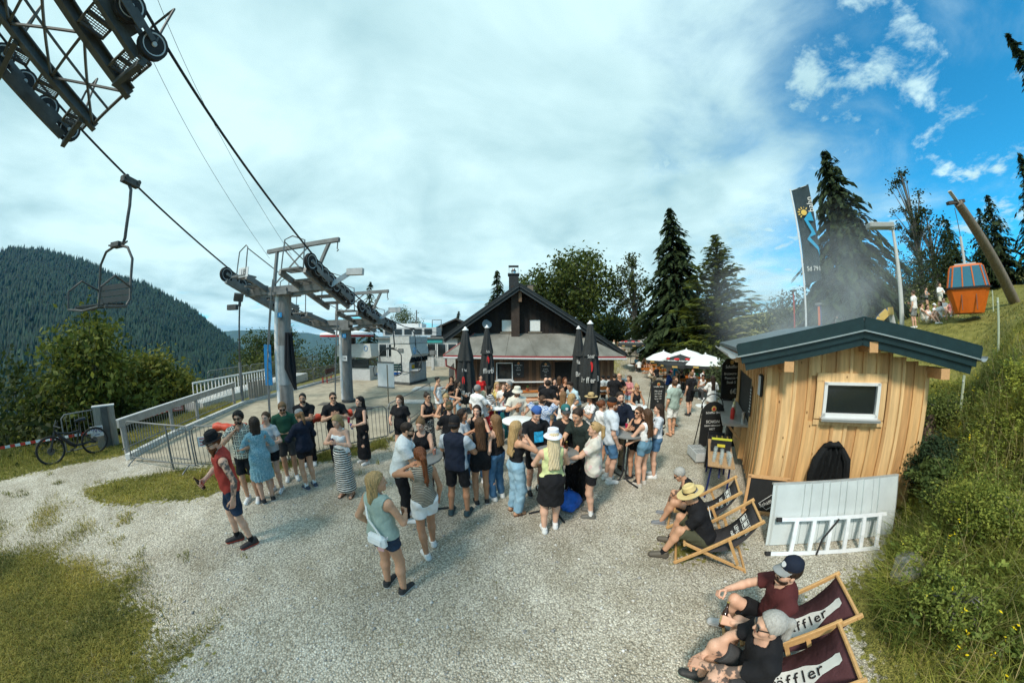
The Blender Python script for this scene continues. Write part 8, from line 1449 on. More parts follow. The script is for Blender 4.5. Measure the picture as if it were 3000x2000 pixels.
pp('ponytailed woman half hidden behind the woman in the blue dress',(-4.80,4.18),200,1.68,'f',hair=('pony','brown'),top=('tee',C['lgrey']),bottom=('shorts',C['black'],0.014,0.5),ra='plate',la='plate',group=g1)
p=pp('man in a dark green t-shirt eating with white trainers',(-4.86,4.71,-0.00),225,1.78,hair=('short','light'),skin='tan',top=('tee',C['green']),bottom=('shorts',C['dgrey']),shoes=SH['w'],ra='plate',la='plate',head=(0,20),beard=0.012,glasses='face',det=0.0125,group=g1)
p=pp('woman in a grey cap and dark navy sweater eating at the barrier',(-4.18,4.52,-0.00),72,1.68,'f',hair=('pony','light'),top=('long',C['navy'],0.028,-0.06),bottom=('shorts',C['black'],0.02,0.42),shoes=('shoe',(0.05,0.06,0.09),(0.6,0.5,0.5)),sock=(C['white'],0.9),ra='plate',la='chest',hat=('cap',C['grey']),head=(0,18),det=0.012,skin='tan',group=g1)
plate('paper plate of food held by the woman in the grey cap',p['M']()@Vector(p['grips'][0][0])+Vector((-0.06,0,0.03)))
pp('man in a black t-shirt with folded arms behind the orange padding',(-4.97,5.51),215,1.80,hair=('buzz','black'),skin='tan',bottom=('pants',C['black']),ra='cross',la='cross',w=1.08,beard=0.012,group=g1)
pp('man in black with sunglasses gesturing with both hands at the barrier',(-4.22,5.72),222,1.82,hair=('buzz','dark'),skin='tan',bottom=('pants',C['black'],0.018),shoes=SH['bb'],ra='chest',la='chest',w=1.05,glasses='face',det=0.0125,group=g1)
p=pp('woman in a long black dress holding drink cans',(-3.66,6.03),150,1.70,'f',hair=('vlong','black'),top=('maxi',C['black']),bottom=None,shoes=SH['w'],ra='cup',la='cuplow',glasses='up',group=g1)
hold(p,0,'can','red drink can held by the woman in the long black dress');hold(p,1,'can','blue drink can held by the woman in the long black dress',col=(0.02,0.15,0.5))
p=pp('blonde woman in a white top and black and white striped long skirt',(-3.24,4.49,-0.00),182,1.69,'f',hair=('bob','blonde'),top=('bralette',C['white'],0.010,0.05),bottom=('longskirt',cloth((0.70,0.68,0.62),'hstripe',(0.012,0.012,0.014),0.95),0.014,1.80),shoes=SH['sb'],ra='phone',la='phone',head=(0,22),det=0.0115,group=g1)
hold(p,0,'phone','phone in the hands of the woman in the striped skirt',col=(0.12,0.08,0.12))
pp('smiling woman with very long hair in black beside the grey barrier',(-2.82,6.51),172,1.70,'f',hair=('vlong','brown'),top=('tee',C['black'],0.03,-0.14),bottom=('shorts',C['black'],0.014,0.5),shoes=SH['w'],ra='cuplow',la='down',group=g1)
g2='people round the left high table'
pp('man in a white t-shirt and sunglasses leaning on the left high table',(-1.83,4.00),288,1.78,hair=('buzz','dark'),skin='tan',top=('tee',C['white'],0.03,-0.06),bottom=('pants',C['black']),ra=('table',(0.14,0.40,0.10)),la=('table',(0.10,0.42,0.10)),lean=16,beard=0.018,glasses='face',det=0.012,group=g2)
p=pp('woman in a black halter top with hair tied up behind the left table',(-1.62,4.63),176,1.68,'f',hair=('bun','light'),top=('tank',C['black']),bottom=('pants',C['black'],0.02),ra='tabgrip',la='tabgrip',head=(0,14),det=0.013,group=g2)
hold(p,0,'phone','dark phone held over the left high table')
p=pp('woman with a long auburn ponytail in a striped top and white shorts',(-1.19,3.28,-0.00),38,1.68,'f',hair=('longpony','auburn'),skin='bronze',top=('tank',cloth((0.40,0.36,0.28),'hstripe',(0.08,0.07,0.06),1.9)),bottom=('shorts',C['white'],0.035,0.50),shoes=SH['w'],ra='down',la='hair',det=0.0105,step=0.1,group=g2)
p=pp('blonde woman seen from behind in a sage tank top and denim shorts',(-1.45,2.52,-0.00),342,1.69,'f',hair=('mid','blonde'),skin='tan',top=('tank',C['sage'],0.012,0.0),bottom=('shorts',DDEN,0.018,0.36),shoes=('shoe',(0.03,0.03,0.032),(0.75,0.75,0.73)),ra='cuplow',la=('down',(0.27,0.06,0.0)),w=1.12,head=(-42,0),det=0.0105,stance=0.13,group=g2)
strapbag(p,'white belt bag slung across the back of the blonde woman',C['white'],(0.06,-0.165,0.03),(0.27,0.09,0.15),-1)
phone('pink phone in the back pocket of the denim shorts',p['M']()@Vector(p['tp'](0.09,-0.155,-0.06)),Vector((0.15,0,1)),(0.6,0.35,0.35))
p=pp('man with a backwards dark cap in a navy t-shirt with grey sleeves',(-0.93,4.26,-0.00),352,1.80,hair=('short','dark'),skin='bronze',top=('tee',cloth(C['navy'],'front',(0.42,0.46,0.50),1.05),0.022,-0.04),bottom=('shorts',C['black']),shoes=SH['teal'],ra='table',la='table',hat=('capback',C['black']),det=0.0115,stance=0.14,group=g2)
p=pp('woman with long brown hair in a black romper seen from behind',(-0.57,4.63,-0.00),18,1.70,'f',hair=('vlong','brown'),skin='bronze',top=('tank',C['black']),bottom=('shorts',C['black'],0.026,0.42),shoes=SH['b'],ra='chest',la='hair',det=0.0115,group=g2)
pp('woman with long straight blonde hair in a black top and blue jeans',(-0.30,4.83),48,1.70,'f',hair=('vlong','light'),top=('cami',C['black']),bottom=('pants',DEN,0.02),shoes=SH['w'],ra='chest',la='down',det=0.012,glasses='face',group=g2)
pp('laughing brunette in a black top behind the woman in the romper',(-0.74,5.61),178,1.70,'f',hair=('long','dark'),top=('tank',C['black']),bottom=('pants',DEN),ra='cup',la='cup',group=g2)
pp('dark haired woman with sunglasses on her head looking right',(-1.00,5.33),262,1.68,'f',hair=('mid','dark'),skin='bronze',top=('tee',C['lgrey']),bottom=('pants',DEN),ra='cup',la='cup',glasses='up',group=g2)
g3='people at the left back of the yard'
p=pp('woman in a dark camouflage cap and black printed t-shirt seen from behind',(-1.37,5.80),18,1.70,'f',hair=('updo','light'),top=('tee',C['black']),bottom=('pants',C['black'],0.02),shoes=SH['b'],ra='cup',la='cuplow',hat=('capback',C['olive']),w=1.1,group=g3)
p=pp('woman with swept back blonde hair in a black vest looking down',(-1.69,6.84),190,1.72,'f',hair=('updo','blonde'),skin='tan',top=('tank',C['black']),bottom=('longskirt',FLO),ra='cup',la='headtop',head=(0,18),group=g3)
hold(p,0,'bottle','beer bottle held by the woman in the black vest')
p=pp('woman with a top knot and sunglasses in a black vest and patterned skirt',(-2.25,6.99),242,1.70,'f',hair=('bun','dark'),skin='tan',top=('tank',C['black']),bottom=('longskirt',FLO),ra='cup',la='cuplow',glasses='face',group=g3)
hold(p,0,'bottle','beer bottle held by the woman with the top knot')
pp('woman in a short white strap dress resting her arm on the barrier',(-2.95,10.61),262,1.68,'f',hair=('updo','black'),skin='tan',top=('sun',C['white']),bottom=None,shoes=SH['w'],ra='down',la='out',det=0.016,group=g3)
pp('woman with long dark curls in a black top and denim shorts',(-2.47,10.98),192,1.68,'f',hair=('curly','dark'),skin='bronze',top=('tank',C['black']),bottom=('shorts',LDEN,0.014,0.4),ra='face',la='belly',det=0.016,group=g3)
p=pp('woman in pale jeans half hidden behind the left parasol',(-2.00,9.89),280,1.68,'f',hair=('long','dark'),skin='tan',top=('tank',C['black']),bottom=('pants',LDEN),ra='down',la='cuplow',det=0.016,group=g3)
strapbag(p,'cream bag on the hip of the woman behind the parasol',C['cream'],(-0.12,0.13,0.06),(0.22,0.08,0.14),1)
pp('person in red standing at the chalet window',(-1.37,11.88),200,1.66,'f',hair=('bun','black'),top=('tee',(0.55,0.02,0.02)),bottom=('pants',C['black']),det=0.018,group=g3)
g4='people round the white tables'
pp('grey haired man in a white polo shirt seen from behind',(-1.00,7.80),322,1.80,hair=('short','grey'),skin='bronze',top=('shirt',C['white']),bottom=('pants',C['khaki']),ra='table',la='down',group=g4)
pp('platinum blonde woman in a white t-shirt and red trousers',(-0.86,7.99),338,1.60,'f',hair=('long','pale'),top=('tee',C['white']),bottom=('pants',(0.55,0.03,0.035)),ra='hip',la='table',group=g4)
pp('woman with short black hair in a black and white striped shirt',(-0.71,8.68),292,1.64,'f',hair=('bob','black'),skin='tan',top=('tee',cloth(C['black'],'hstripe',(0.6,0.6,0.6),0.8)),bottom=('pants',(0.35,0.03,0.04)),ra='table',la='table',group=g4)
pp('blonde woman in a yellow dress at the white table',(-0.51,9.23),205,1.70,'f',hair=('long','blonde'),skin='tan',top=('dress',cloth(C['yellow'],'floral',(0.65,0.6,0.4))),bottom=None,ra='cup',la='table',group=g4)
pp('person in white turned away beyond the yellow dress',(-0.27,9.03),170,1.68,hair=('short','brown'),top=('tee',C['white']),bottom=('pants',C['grey']),det=0.017,group=g4)
pp('grey haired man with glasses in a black printed t-shirt facing left',(-0.02,8.65),118,1.82,hair=('short','grey'),skin='tan',bottom=('shorts',DEN),ra='tabgrip',la='table',glasses='face',lean=8,group=g4)
p=pp('bearded man in a cream bucket hat and cream shirt',(0.13,7.39),192,1.80,hair=('short','black'),skin='tan',top=('tee',C['cream'],0.03,-0.10),bottom=('shorts',C['cream']),ra='chest',la='cuplow',beard=0.02,hat=('bucket',C['cream']),head=(0,10),det=0.0135,group=g4)
strapbag(p,'small brown pouch on a dark strap across the man in cream',C['brown'],(0.03,0.19,0.24),(0.09,0.03,0.15),-1,C['black'])
g5='people round the middle high table'
p=pp('man in a backwards blue cap and a black t-shirt with a blue print',(0.43,5.02),196,1.80,hair=('short','brown'),bottom=('shorts',C['black']),shoes=SH['b'],sock=(C['white'],1.0),ra='table',la='table',hat=('capback',C['blue']),head=(0,22),det=0.012,group=g5)
q=MB().box((0,0,0),(0.18,0.006,0.20)).build('shirt_print',M('print_blue',(0.02,0.33,0.58),0.8,var=0.7,scale=14),p['root']);q.location=p['tp'](-0.01,0.152,0.26);q.rotation_euler=(0.12,0,0)
pp('brown haired man in a blue floral shirt with hands behind his head',(0.70,6.31),338,1.76,hair=('short','brown'),skin='tan',top=('shirt',cloth((0.62,0.66,0.72),'floral',(0.10,0.20,0.42)),0.03),bottom=('pants',C['black']),ra='headtop',la='headtop',det=0.013,group=g5)
p=pp('man in a dark teal cap and a black t-shirt facing the camera',(0.99,4.97),182,1.80,hair=('short','dark'),skin='tan',bottom=('pants',C['black']),ra='tabgrip',la='table',hat=('cap',C['teal'],C['dgrey'],(0.5,0.5,0.5)),det=0.012,group=g5)
hold(p,0,'bottle','brown bottle in front of the man in the teal cap')
pp('dark haired man with glasses in a dark green t-shirt leaning in',(1.30,4.78),128,1.86,hair=('short','dark'),skin='tan',top=('tee',(0.02,0.03,0.027)),bottom=('pants',C['black']),shoes=SH['bb'],ra='reach',la='table',lean=14,head=(0,12),det=0.012,group=g5)
p=pp('woman in a pale bucket hat with a lime tank top and black skirt',(0.59,3.83,-0.00),4,1.74,'f',hair=('vlong','pale'),top=('tank',C['lime'],0.010,0.08),bottom=('skirt',C['black'],0.02,0.86),shoes=SH['w'],sock=(C['white'],1.1),ra='table',la='table',hat=('bucket',(0.72,0.72,0.78)),w=1.1,det=0.0105,step=0.05,group=g5)
p=pp('woman with long blonde hair drinking in a black top and pale jeans',(0.06,4.36,-0.00),300,1.72,'f',hair=('vlong','blonde'),skin='tan',top=('cami',C['black'],0.010,0.08),bottom=('pants',LDEN,0.034),shoes=SH['sb'],ra='mouth',la='mouth',det=0.0105,group=g5)
hold(p,0,'cup','glass lifted to the mouth of the blonde woman in jeans')
p=pp('woman with a blonde ponytail in a cream t-shirt and black shorts',(1.33,4.18,-0.00),72,1.72,'f',hair=('pony','blonde'),top=('tee',cloth((0.62,0.58,0.50),'dots',(0.62,0.45,0.42),0.35),0.032,-0.10),bottom=('shorts',C['black'],0.02,0.55),shoes=SH['g'],sock=(C['white'],1.0),ra='down',la=('reach',(0.10,0.44,0.16)),glasses='up',det=0.0105,group=g5)
g6='people in the middle of the crowd'
pp('tall man in a black t-shirt and khaki shorts seen from behind',(1.13,8.58),335,1.84,hair=('short','dark'),skin='tan',bottom=('shorts',C['khaki']),ra='down',la='cup',group=g6)
pp('brunette laughing and bending forward in black',(1.56,9.29),200,1.66,'f',hair=('long','dark'),skin='tan',top=('tank',C['black']),bottom=('pants',DEN),ra='table',la='chest',lean=28,group=g6)
pp('brown haired woman in a white t-shirt and olive skirt seen from behind',(1.39,7.29),332,1.67,'f',hair=('long','light'),top=('tee',C['white']),bottom=('skirt',C['olive']),ra='cup',la='hip',group=g6)
pp('blonde woman in sunglasses with a white top and red shorts',(1.51,6.78),292,1.71,'f',hair=('long','blonde'),skin='fair',top=('tank',C['white']),bottom=('shorts',(0.35,0.06,0.07),0.014,0.5),ra='cup',la='down',glasses='face',group=g6)
pp('dark haired man in a pale blue shirt leaning over a table',(2.14,8.92),118,1.80,hair=('quiff','dark'),skin='tan',top=('shirt',(0.45,0.58,0.62)),bottom=('pants',C['khaki']),ra='table',la='table',lean=26,group=g6)
p=pp('woman in a straw hat and spotted white top looking at her phone',(2.03,6.84),96,1.68,'f',hair=('vlong','dark'),skin='bronze',top=('tee',cloth(C['white'],'dots',(0.04,0.04,0.04))),bottom=('pants',C['black']),ra='phone',la='phone',hat=('straw',(0.50,0.36,0.17)),group=g6)
hold(p,0,'phone','phone held up by the woman in the straw hat')
pp('woman with long brown hair and bare shoulders in a white top',(1.86,10.69),348,1.70,'f',hair=('long','brown'),skin='fair',top=('cami',C['white']),bottom=('pants',DEN),det=0.017,group=g6)
pp('woman with ginger brown hair holding food to her mouth',(2.02,10.32),188,1.70,'f',hair=('long','auburn'),skin='bronze',top=('tank',C['black']),bottom=('pants',C['black']),ra='mouth',la='mouth',glasses='up',det=0.017,group=g6)
pp('smiling woman with black hair in the back of the crowd',(1.62,10.38),182,1.66,'f',hair=('long','black'),top=('tank',C['black']),bottom=('pants',C['black']),glasses='up',det=0.017,group=g6)
pp('bald man in black in front of the chalet',(1.21,9.73),175,1.78,hair=('bald','dark'),bottom=('pants',C['black']),det=0.018,group=g6)
pp('bald man half hidden beside the tall man in black',(1.38,9.95),165,1.74,hair=('bald','dark'),skin='tan',bottom=('pants',C['black']),det=0.018,group=g6)
g7='people round the right high table'
pp('man in a dark cap with a pale linen shirt and denim shorts',(2.03,5.32),272,1.84,hair=('short','red'),skin='fair',top=('shirt',(0.58,0.63,0.68),0.028,-0.10),bottom=('shorts',DEN,0.02,0.8),shoes=SH['w'],sock=(C['white'],0.9),ra='down',la='table',beard=0.02,hat=('cap',C['black']),det=0.0115,group=g7)
pp('bearded smiling man in an open navy jacket and white t-shirt',(2.44,5.92),178,1.86,hair=('short','dark'),top=('jacket',C['navy'],0.026,-0.06),bottom=('pants',C['khaki'],0.02),shoes=SH['br'],ra='table',la='table',beard=0.02,det=0.012,group=g7)
pp('woman with auburn hair in a bun and a white top facing right',(2.00,5.91),276,1.69,'f',hair=('updo','auburn'),skin='tan',top=('tee',C['white']),bottom=('shorts',DEN,0.014,0.5),shoes=SH['w'],ra='cup',la='down',det=0.013,group=g7)
pp('brown haired woman in sunglasses hidden by the woman in the crop top',(2.61,5.26),112,1.66,'f',hair=('long','brown'),skin='tan',top=('tank',C['black']),bottom=('shorts',C['black'],0.014,0.4),shoes=SH['b'],ra='chest',la='table',glasses='face',det=0.013,group=g7)
pp('woman with wavy brown hair in a white crop top and denim shorts',(2.67,5.01,-0.00),24,1.67,'f',hair=('vlong','brown'),skin='fair',top=('crop',C['white'],0.010,0.15),bottom=('shorts',cloth((0.10,0.21,0.30),'denim',(0.2,0.34,0.42)),0.016,0.38),shoes=('shoe',(0.5,0.47,0.42),(0.6,0.57,0.5)),ra='cup',la='table',det=0.0115,group=g7)
p=pp('woman in a white striped t-shirt and denim shorts facing left',(3.12,5.33,-0.01),66,1.68,'f',hair=('long','dark'),skin='fair',top=('tee',cloth((0.66,0.68,0.70),'hstripe',(0.46,0.50,0.56),1.3),0.018,0.06),bottom=('shorts',DEN,0.022,0.55),shoes=SH['w'],ra='table',la='chest',det=0.0115,group=g7)
strapbag(p,'small black round bag on the hip of the woman in stripes',C['black'],(0.17,-0.06,0.08),(0.07,0.20,0.18),-1)
g8='people walking and standing on the right'
pp('man in a sage green shirt and white shorts walking away',(5.13,7.87,-0.09),2,1.80,hair=('short','brown'),skin='tan',top=('shirt',(0.33,0.42,0.37),0.026,-0.08),bottom=('shorts',C['white'],0.026,0.8),shoes=('sandal',(0.12,0.07,0.04)),ra='swing',la='down',step=0.05,det=0.0125,group=g8)
pp('man in white beside the man in the sage shirt',(5.73,8.79),190,1.80,hair=('short','brown'),skin='tan',top=('tee',C['white']),bottom=('shorts',C['cream']),shoes=('sandal',(0.12,0.07,0.04)),beard=0.012,group=g8)
p=pp('man with a black backpack and black shorts walking away',(7.29,9.97,-0.15),6,1.80,hair=('short','light'),skin='fair',bottom=('shorts',C['black']),shoes=SH['bb'],ra='down',la='down',step=0.07,det=0.014,group=g8)
r=thing('backpack','black backpack on the man walking away','backpack');r.matrix_world=p['M']();MB().box(p['tp'](0,-0.20,0.25),(0.30,0.14,0.42),0,0,0,0,0.85).build('sack',cloth(C['black']),r,bevel=0.05);MB().box(p['tp'](0,-0.275,0.18),(0.20,0.04,0.18),0,0,0,0,0.9).build('pocket',cloth(C['dgrey']),r,bevel=0.02)
MB().tube([p['tp'](0.07*math.sin(a),-0.298,0.20+0.09*math.cos(a))for a in np.linspace(-1.8,1.8,12)],0.006,5).build('trim',M('trim_yellow',(0.55,0.5,0.2),0.6),r)
pp('woman with very long dark hair in a short white dress',(7.84,9.29),345,1.70,'f',hair=('vlong','dark'),skin='fair',top=('puff',C['white'],0.02,0.0),bottom=('skirt',C['white'],0.02,0.5),shoes=SH['w'],ra='cup',la='cup',group=g8)
pp('woman in a black t-shirt ordering at the hut counter',(7.61,8.11),288,1.70,'f',hair=('pony','brown'),skin='tan',bottom=('pants',C['khaki']),ra='tabgrip',la='tabgrip',head=(0,16),glasses='up',det=0.0125,group=g8)
pp('blonde woman in sunglasses behind the small white table',(4.04,8.50),188,1.66,'f',hair=('bun','blonde'),skin='bronze',top=('tank',C['black']),bottom=('pants',C['black']),ra='tabgrip',la='tabgrip',glasses='face',lean=8,group=g8)
pp('curly haired woman in a pink top and denim shorts',(4.77,10.64),112,1.68,'f',hair=('curly','brown'),skin='tan',top=('tee',C['pink']),bottom=('shorts',LDEN,0.014,0.5),ra='plate',la='plate',det=0.016,group=g8)
pp('man in a black t-shirt standing at the bench with his back turned',(3.98,10.28),330,1.82,hair=('short','dark'),skin='tan',bottom=('pants',C['khaki']),ra='cup',la='down',det=0.016,group=g8)
pp('bald man in sunglasses and black holding food to his mouth',(4.28,10.55),196,1.80,hair=('bald','dark'),skin='tan',bottom=('pants',C['black']),ra='mouth',la='cup',glasses='face',det=0.016,group=g8)
g9='people seated in the beer garden'
def sitp(label,pos,face,H=1.75,sex='m',**k):
 k.setdefault('group',g9);k.setdefault('bottom',('pants',C['dgrey'])if sex=='m' else('shorts',DEN,0.014,0.5));k.setdefault('det',0.018);k.setdefault('ra','table');k.setdefault('la','table');k.setdefault('lean',10);return pp(label,pos,face,H,sex,sit=0.46,**k)
sitp('left of the two men in white shirts on the bench',(4.74,13.72),10,hair=('short','black'),top=('tee',C['white']));sitp('right of the two men in white shirts on the bench',(4.93,13.52),350,hair=('short','black'),top=('tee',C['white']))
sitp('woman with long blonde hair and crossed legs on the bench end',(10.41,19.40),205,1.70,'f',hair=('vlong','blonde'),top=('tank',C['cream']),bottom=('pants',C['khaki']),ra='face',shoes=SH['w']);sitp('man in a black t-shirt beside the blonde woman on the bench',(10.92,19.21),20,hair=('short','light'))
sitp('bearded man in a blue long sleeved shirt on the bench',(9.30,15.06),250,hair=('short','dark'),top=('long',(0.01,0.04,0.17)),ra='reach');sitp('person in a bright pink cap at the bench table',(10.06,16.01),170,1.60,'f',hat=('cap',(0.65,0.18,0.25)),top=('tee',C['lgrey']));sitp('tanned man in a white shirt facing the camera under the parasol',(11.67,17.89),185,skin='bronze',hair=('short','black'),top=('shirt',C['white']));sitp('man in a grey camouflage cap at the bench',(9.71,14.90),195,hat=('cap',C['grey']),top=('tee',C['dgrey']))
sitp('man in a black cap and sunglasses under the black parasol',(10.69,15.78),188,hat=('cap',C['black']),top=('tee',C['olive']),glasses='face');sitp('man in black bending over the bench table',(11.01,15.70),100,lean=40,hair=('short','black'));sitp('red bearded man in a pale shirt under the near parasol',(11.70,15.78),120,hair=('short','red'),top=('shirt',C['lgrey']),beard=0.02);sitp('person in a bright green cap at the bench',(9.95,13.27),200,hat=('cap',(0.02,0.35,0.16)),top=('tee',C['white']));sitp('man in an olive cap and a white shirt under the near parasol',(12.07,15.32),190,hat=('cap',C['olive']),top=('tee',C['white']),glasses='face');sitp('tanned man in a white vest in front of the man in the olive cap',(9.96,12.66),170,skin='brown',hair=('buzz','black'),top=('tank',C['white']),ra='chest')
for lb,q,fc,sx,kw in(('leftmost of four people at the far bench',(12.31,25.88),170,'f',dict(hair=('long','dark'),top=('tee',C['sky']))),('man in white with his back turned at the far bench',(12.06,24.69),350,'m',dict(hair=('short','black'),top=('tee',C['white']))),('third woman from the left at the far bench',(12.93,25.55),185,'f',dict(hair=('long','dark'),top=('tank',C['brown']))),('rightmost dark haired woman at the far bench',(13.44,25.73),200,'f',dict(hair=('long','black'),top=('tank',C['black'])))):sitp(lb,q,fc,1.68,sx,det=0.022,**kw)
gd='people resting in deck chairs'
p=pp('man in a straw hat and black t-shirt leaning forward in a deck chair',(2.66,2.83),60,1.80,sit=0.24,z=0.0,lean=26,hair=('short','grey'),skin='tan',top=('tee',C['black'],0.024,-0.02),bottom=('shorts',C['olive'],0.03,0.9),shoes=('shoe',(0.10,0.085,0.065),(0.06,0.055,0.05)),sock=(C['black'],0.6),ra=('knee',(0.10,0.42,0.06)),la=('knee',(0.04,0.46,0.10)),feet=[(0.18,0.46,0.085),(-0.17,0.56,0.085)],hat=('straw',(0.62,0.48,0.22)),head=(0,14),det=0.0105,group=gd)
text('shirt_print','100%',0.12,PARP,p['root'],None,None,0.003,matrix=Matrix.Translation(p['tp'](0,-0.150,0.33))@Matrix.Rotation(R(-26),4,'X')@Matrix.Rotation(R(90),4,'X'))
pp('woman with short silver hair in a black tank top in a deck chair',(2.96,3.54),60,1.66,'f',sit=0.26,z=0.0,lean=30,hair=('short','silver'),skin='tan',top=('tank',C['black']),bottom=('shorts',C['black'],0.02,0.5),shoes=('shoe',(0.16,0.17,0.19),(0.5,0.5,0.5)),ra=('knee',(0.12,0.40,0.10)),la=('knee',(0.05,0.42,0.14)),feet=[(0.16,0.46,0.085),(-0.14,0.52,0.085)],glasses='face',head=(0,22),tattoo=(0,),det=0.0105,group=gd)
p=pp('man in a dark cap and maroon t-shirt sitting with a bottle',(2.44,1.32),60,1.82,sit=0.24,z=0.0,lean=4,hair=('short','dark'),skin='fair',top=('tee',C['maroon'],0.024,-0.02),bottom=('shorts',C['black'],0.03,0.75),shoes=('shoe',(0.5,0.5,0.5),(0.7,0.7,0.7)),ra=('reach',(0.16,0.46,0.30)),la=('reach',(0.20,0.44,0.26)),feet=[(0.22,0.34,0.085),(-0.20,0.36,0.085)],hat=('cap',C['navy'],C['grey'],(0.7,0.7,0.7)),glasses='face',beard=0.012,det=0.0095,head=(8,-4),group=gd)
hold(p,1,'bottle','brown bottle in the hand of the man in the cap',lab=(0.6,0.35,0.02))
p=pp('man with a grey ponytail and sunglasses in a black t-shirt',(1.93,0.92),60,1.82,sit=0.24,z=0.0,lean=10,hair=('pony','silver'),skin='fair',top=('tee',C['black'],0.024,-0.02),bottom=('shorts',C['dgrey'],0.03,0.8),shoes=('shoe',(0.03,0.03,0.03),(0.35,0.5,0.42)),ra=('knee',(0.10,0.42,0.16)),la=('knee',(0.0,0.42,0.20)),feet=[(0.14,0.38,0.085),(-0.20,0.50,0.085)],glasses='face',det=0.0095,head=(0,-2),tattoo=(1,),group=gd)
gh='people on the hill'
pp('man in a white t-shirt and grey shorts standing on the hill',(19.20,6.13,3.52),350,1.80,hair=('short','brown'),top=('tee',C['white']),bottom=('shorts',C['grey']),ra='cup',la='down',det=0.02,group=gh,shoes=SH['w'])
pp('woman carrying a baby on the hill',(30.76,8.81,5.54)[:2],170,1.66,'f',hair=('bun','dark'),top=('tank',C['grey']),bottom=('shorts',C['black'],0.014,0.4),ra='cup',la='chest',det=0.024,group=gh);pp('tall man in a white shirt standing above the seated group',(27.15,6.85,5.12)[:2],150,1.80,hair=('short','brown'),top=('long',C['white']),bottom=('shorts',C['cream']),ra='cup',la='cuplow',det=0.024,group=gh)
for lb,q,fc,sx,kw in(('woman with dark hair sitting in front on the hill',(19.70,5.57,3.71),150,'f',dict(hair=('long','dark'),top=('tank',C['white']))),('woman in a white t-shirt leaning back on her hand on the hill',(20.26,5.22,3.89),60,'f',dict(hair=('long','brown'),top=('tee',C['white']))),('person in a white cap sitting behind on the hill',(23.20,6.15,4.47)[:2],170,'m',dict(hat=('cap',C['white']),top=('tee',C['white']))),('woman in pink shorts hugging her knees on the hill',(20.27,6.01,3.84),200,'f',dict(hair=('pony','brown'),top=('tank',C['cream']))),('man in a pale shirt sitting at the back of the group on the hill',(22.34,5.45,4.27)[:2],130,'m',dict(hair=('short','dark'),top=('tee',C['lgrey']))),('bare armed person sitting beside the gondola',(21.02,4.80,4.06),90,'f',dict(hair=('updo','blonde'),top=('tank',C['pink'])))):
 pp(lb,q,fc,1.7,sx,sit=0.08,lean=-8,feet=[(0.12,0.62,0.085),(-0.12,0.58,0.085)],ra=('knee',(0.15,0.38,0.12)),la=('back',(0.30,-0.22,-0.02)),bottom=('shorts',C['cream'],0.014,0.5),det=0.02,group=gh,shoes=SH['w'],**kw)
for lb,q,fc,hh_,kw in(('child in a light top climbing the metal slide',(21.44,11.85,3.98),90,1.15,dict(top=('tee',C['lgrey']),z=3.3)),('child in black standing right of the metal slide',(22.17,11.55,3.94),100,1.25,dict(top=('tank',C['black']),z=3.0)),('small child left of the blue playground post',(18.52,11.88,3.72),200,1.0,dict(top=('tee',C['white']),z=2.7)),('small child right of the blue playground post',(18.84,11.37,3.75),160,1.1,dict(top=('tank',C['pink']),z=2.7))):pp(lb,q[:2],fc,hh_,'f',hair=('bob','light'),bottom=('shorts',C['denim']),det=0.022,group='children at the playground',**kw)
for lb,q,fc in(('person in shorts lounging on the picnic table left',(11.66,30.87,3.67),100),('person lounging on the picnic table right',(12.40,30.58,3.66),260)):
 zz9=Tz(*q[:2]);pp(lb,q[:2],fc,1.72,'f',sit=0.72,lean=-20,top=('tee',C['cream']),bottom=('shorts',C['white']),det=0.024,z=zz9,feet=[(0.12,0.75,0.55),(-0.12,0.72,0.5)],group='people on the picnic table',hair=('long','light'))
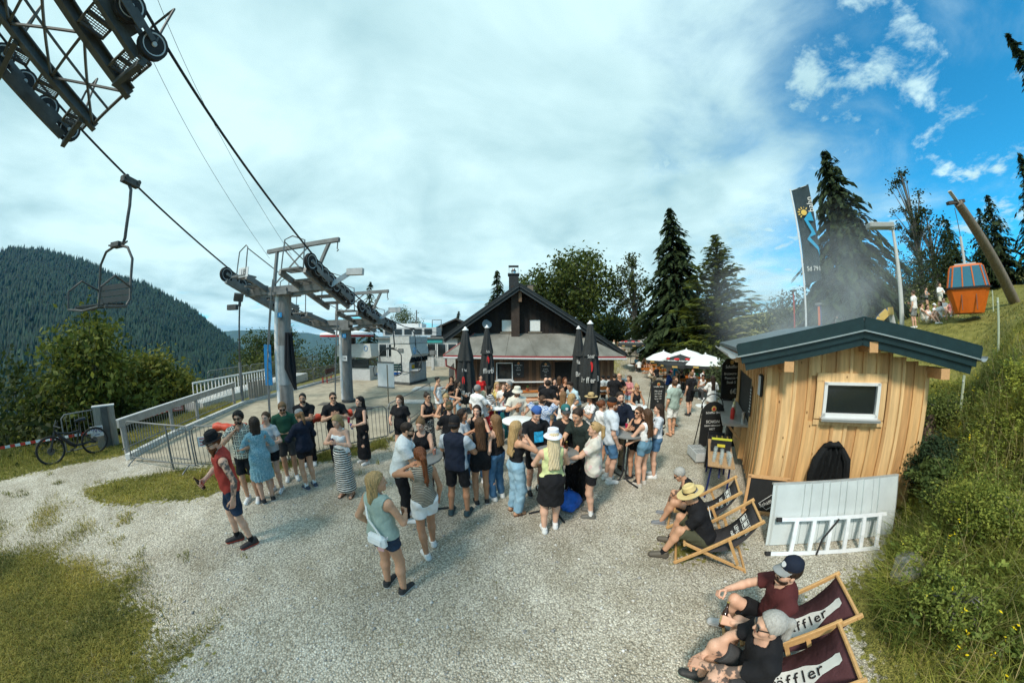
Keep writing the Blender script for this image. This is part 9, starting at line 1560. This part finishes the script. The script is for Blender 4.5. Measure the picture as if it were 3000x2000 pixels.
# ================================================================ air
def vol(name,m_col,dens,aniso,lo,hi):
 m=bpy.data.materials.new(name);m.use_nodes=True;t=m.node_tree;t.nodes.clear();o=t.nodes.new('ShaderNodeOutputMaterial');v=t.nodes.new('ShaderNodeVolumePrincipled');v.inputs['Color'].default_value=(*m_col,1);v.inputs['Density'].default_value=dens;v.inputs['Anisotropy'].default_value=aniso;t.links.new(v.outputs[0],o.inputs['Volume'])
 c=[(a+b)/2 for a,b in zip(lo,hi)];return MB().box(c,[b-a for a,b in zip(lo,hi)]).build(name,m),m
hzo,hzm=vol('haze',(0.14,0.52,1.0),0.000038,0.25,(-9400,-9400,-382),(9400,9400,420));tag(hzo,'thin blue air over the valley','haze',kind='stuff')
m=bpy.data.materials.new('smoke');m.use_nodes=True;t=m.node_tree;t.nodes.clear();o=t.nodes.new('ShaderNodeOutputMaterial');v=t.nodes.new('ShaderNodeVolumePrincipled');v.inputs['Color'].default_value=(0.93,0.97,1.0,1);t.links.new(v.outputs[0],o.inputs['Volume'])
tcn=t.nodes.new('ShaderNodeTexCoord');ln=t.nodes.new('ShaderNodeVectorMath');ln.operation='LENGTH';t.links.new(tcn.outputs['Object'],ln.inputs[0]);mr=t.nodes.new('ShaderNodeMapRange');mr.interpolation_type='SMOOTHSTEP';mr.inputs[1].default_value=1.0;mr.inputs[2].default_value=0.15;mr.inputs[3].default_value=0.0;mr.inputs[4].default_value=1.0;t.links.new(ln.outputs['Value'],mr.inputs[0])
no=t.nodes.new('ShaderNodeTexNoise');no.inputs['Scale'].default_value=1.9;no.inputs['Detail'].default_value=3;no.inputs['Distortion'].default_value=0.6;t.links.new(tcn.outputs['Object'],no.inputs['Vector']);nr=t.nodes.new('ShaderNodeMapRange');nr.inputs[1].default_value=0.36;nr.inputs[2].default_value=0.68;t.links.new(no.outputs['Fac'],nr.inputs[0])
mu=t.nodes.new('ShaderNodeMath');mu.operation='MULTIPLY';t.links.new(mr.outputs[0],mu.inputs[0]);t.links.new(nr.outputs[0],mu.inputs[1]);mk=t.nodes.new('ShaderNodeMath');mk.operation='MULTIPLY';mk.inputs[1].default_value=0.20;t.links.new(mu.outputs[0],mk.inputs[0]);t.links.new(mk.outputs[0],v.inputs['Density'])
b=bmesh.new();bmesh.ops.create_icosphere(b,subdivisions=3,radius=1.0);me=bpy.data.meshes.new('grill_smoke');b.to_mesh(me);b.free();me.materials.append(m);so=bpy.data.objects.new('grill_smoke',me);COL.objects.link(so);so.location=(9.56,6.40,4.27);so.scale=(4.2,4.2,3.7);tag(so,'pale grill smoke drifting above the hut roof','smoke',kind='stuff')
S.cycles.volume_bounces=1;S.cycles.volume_step_rate=3;S.cycles.volume_max_steps=64
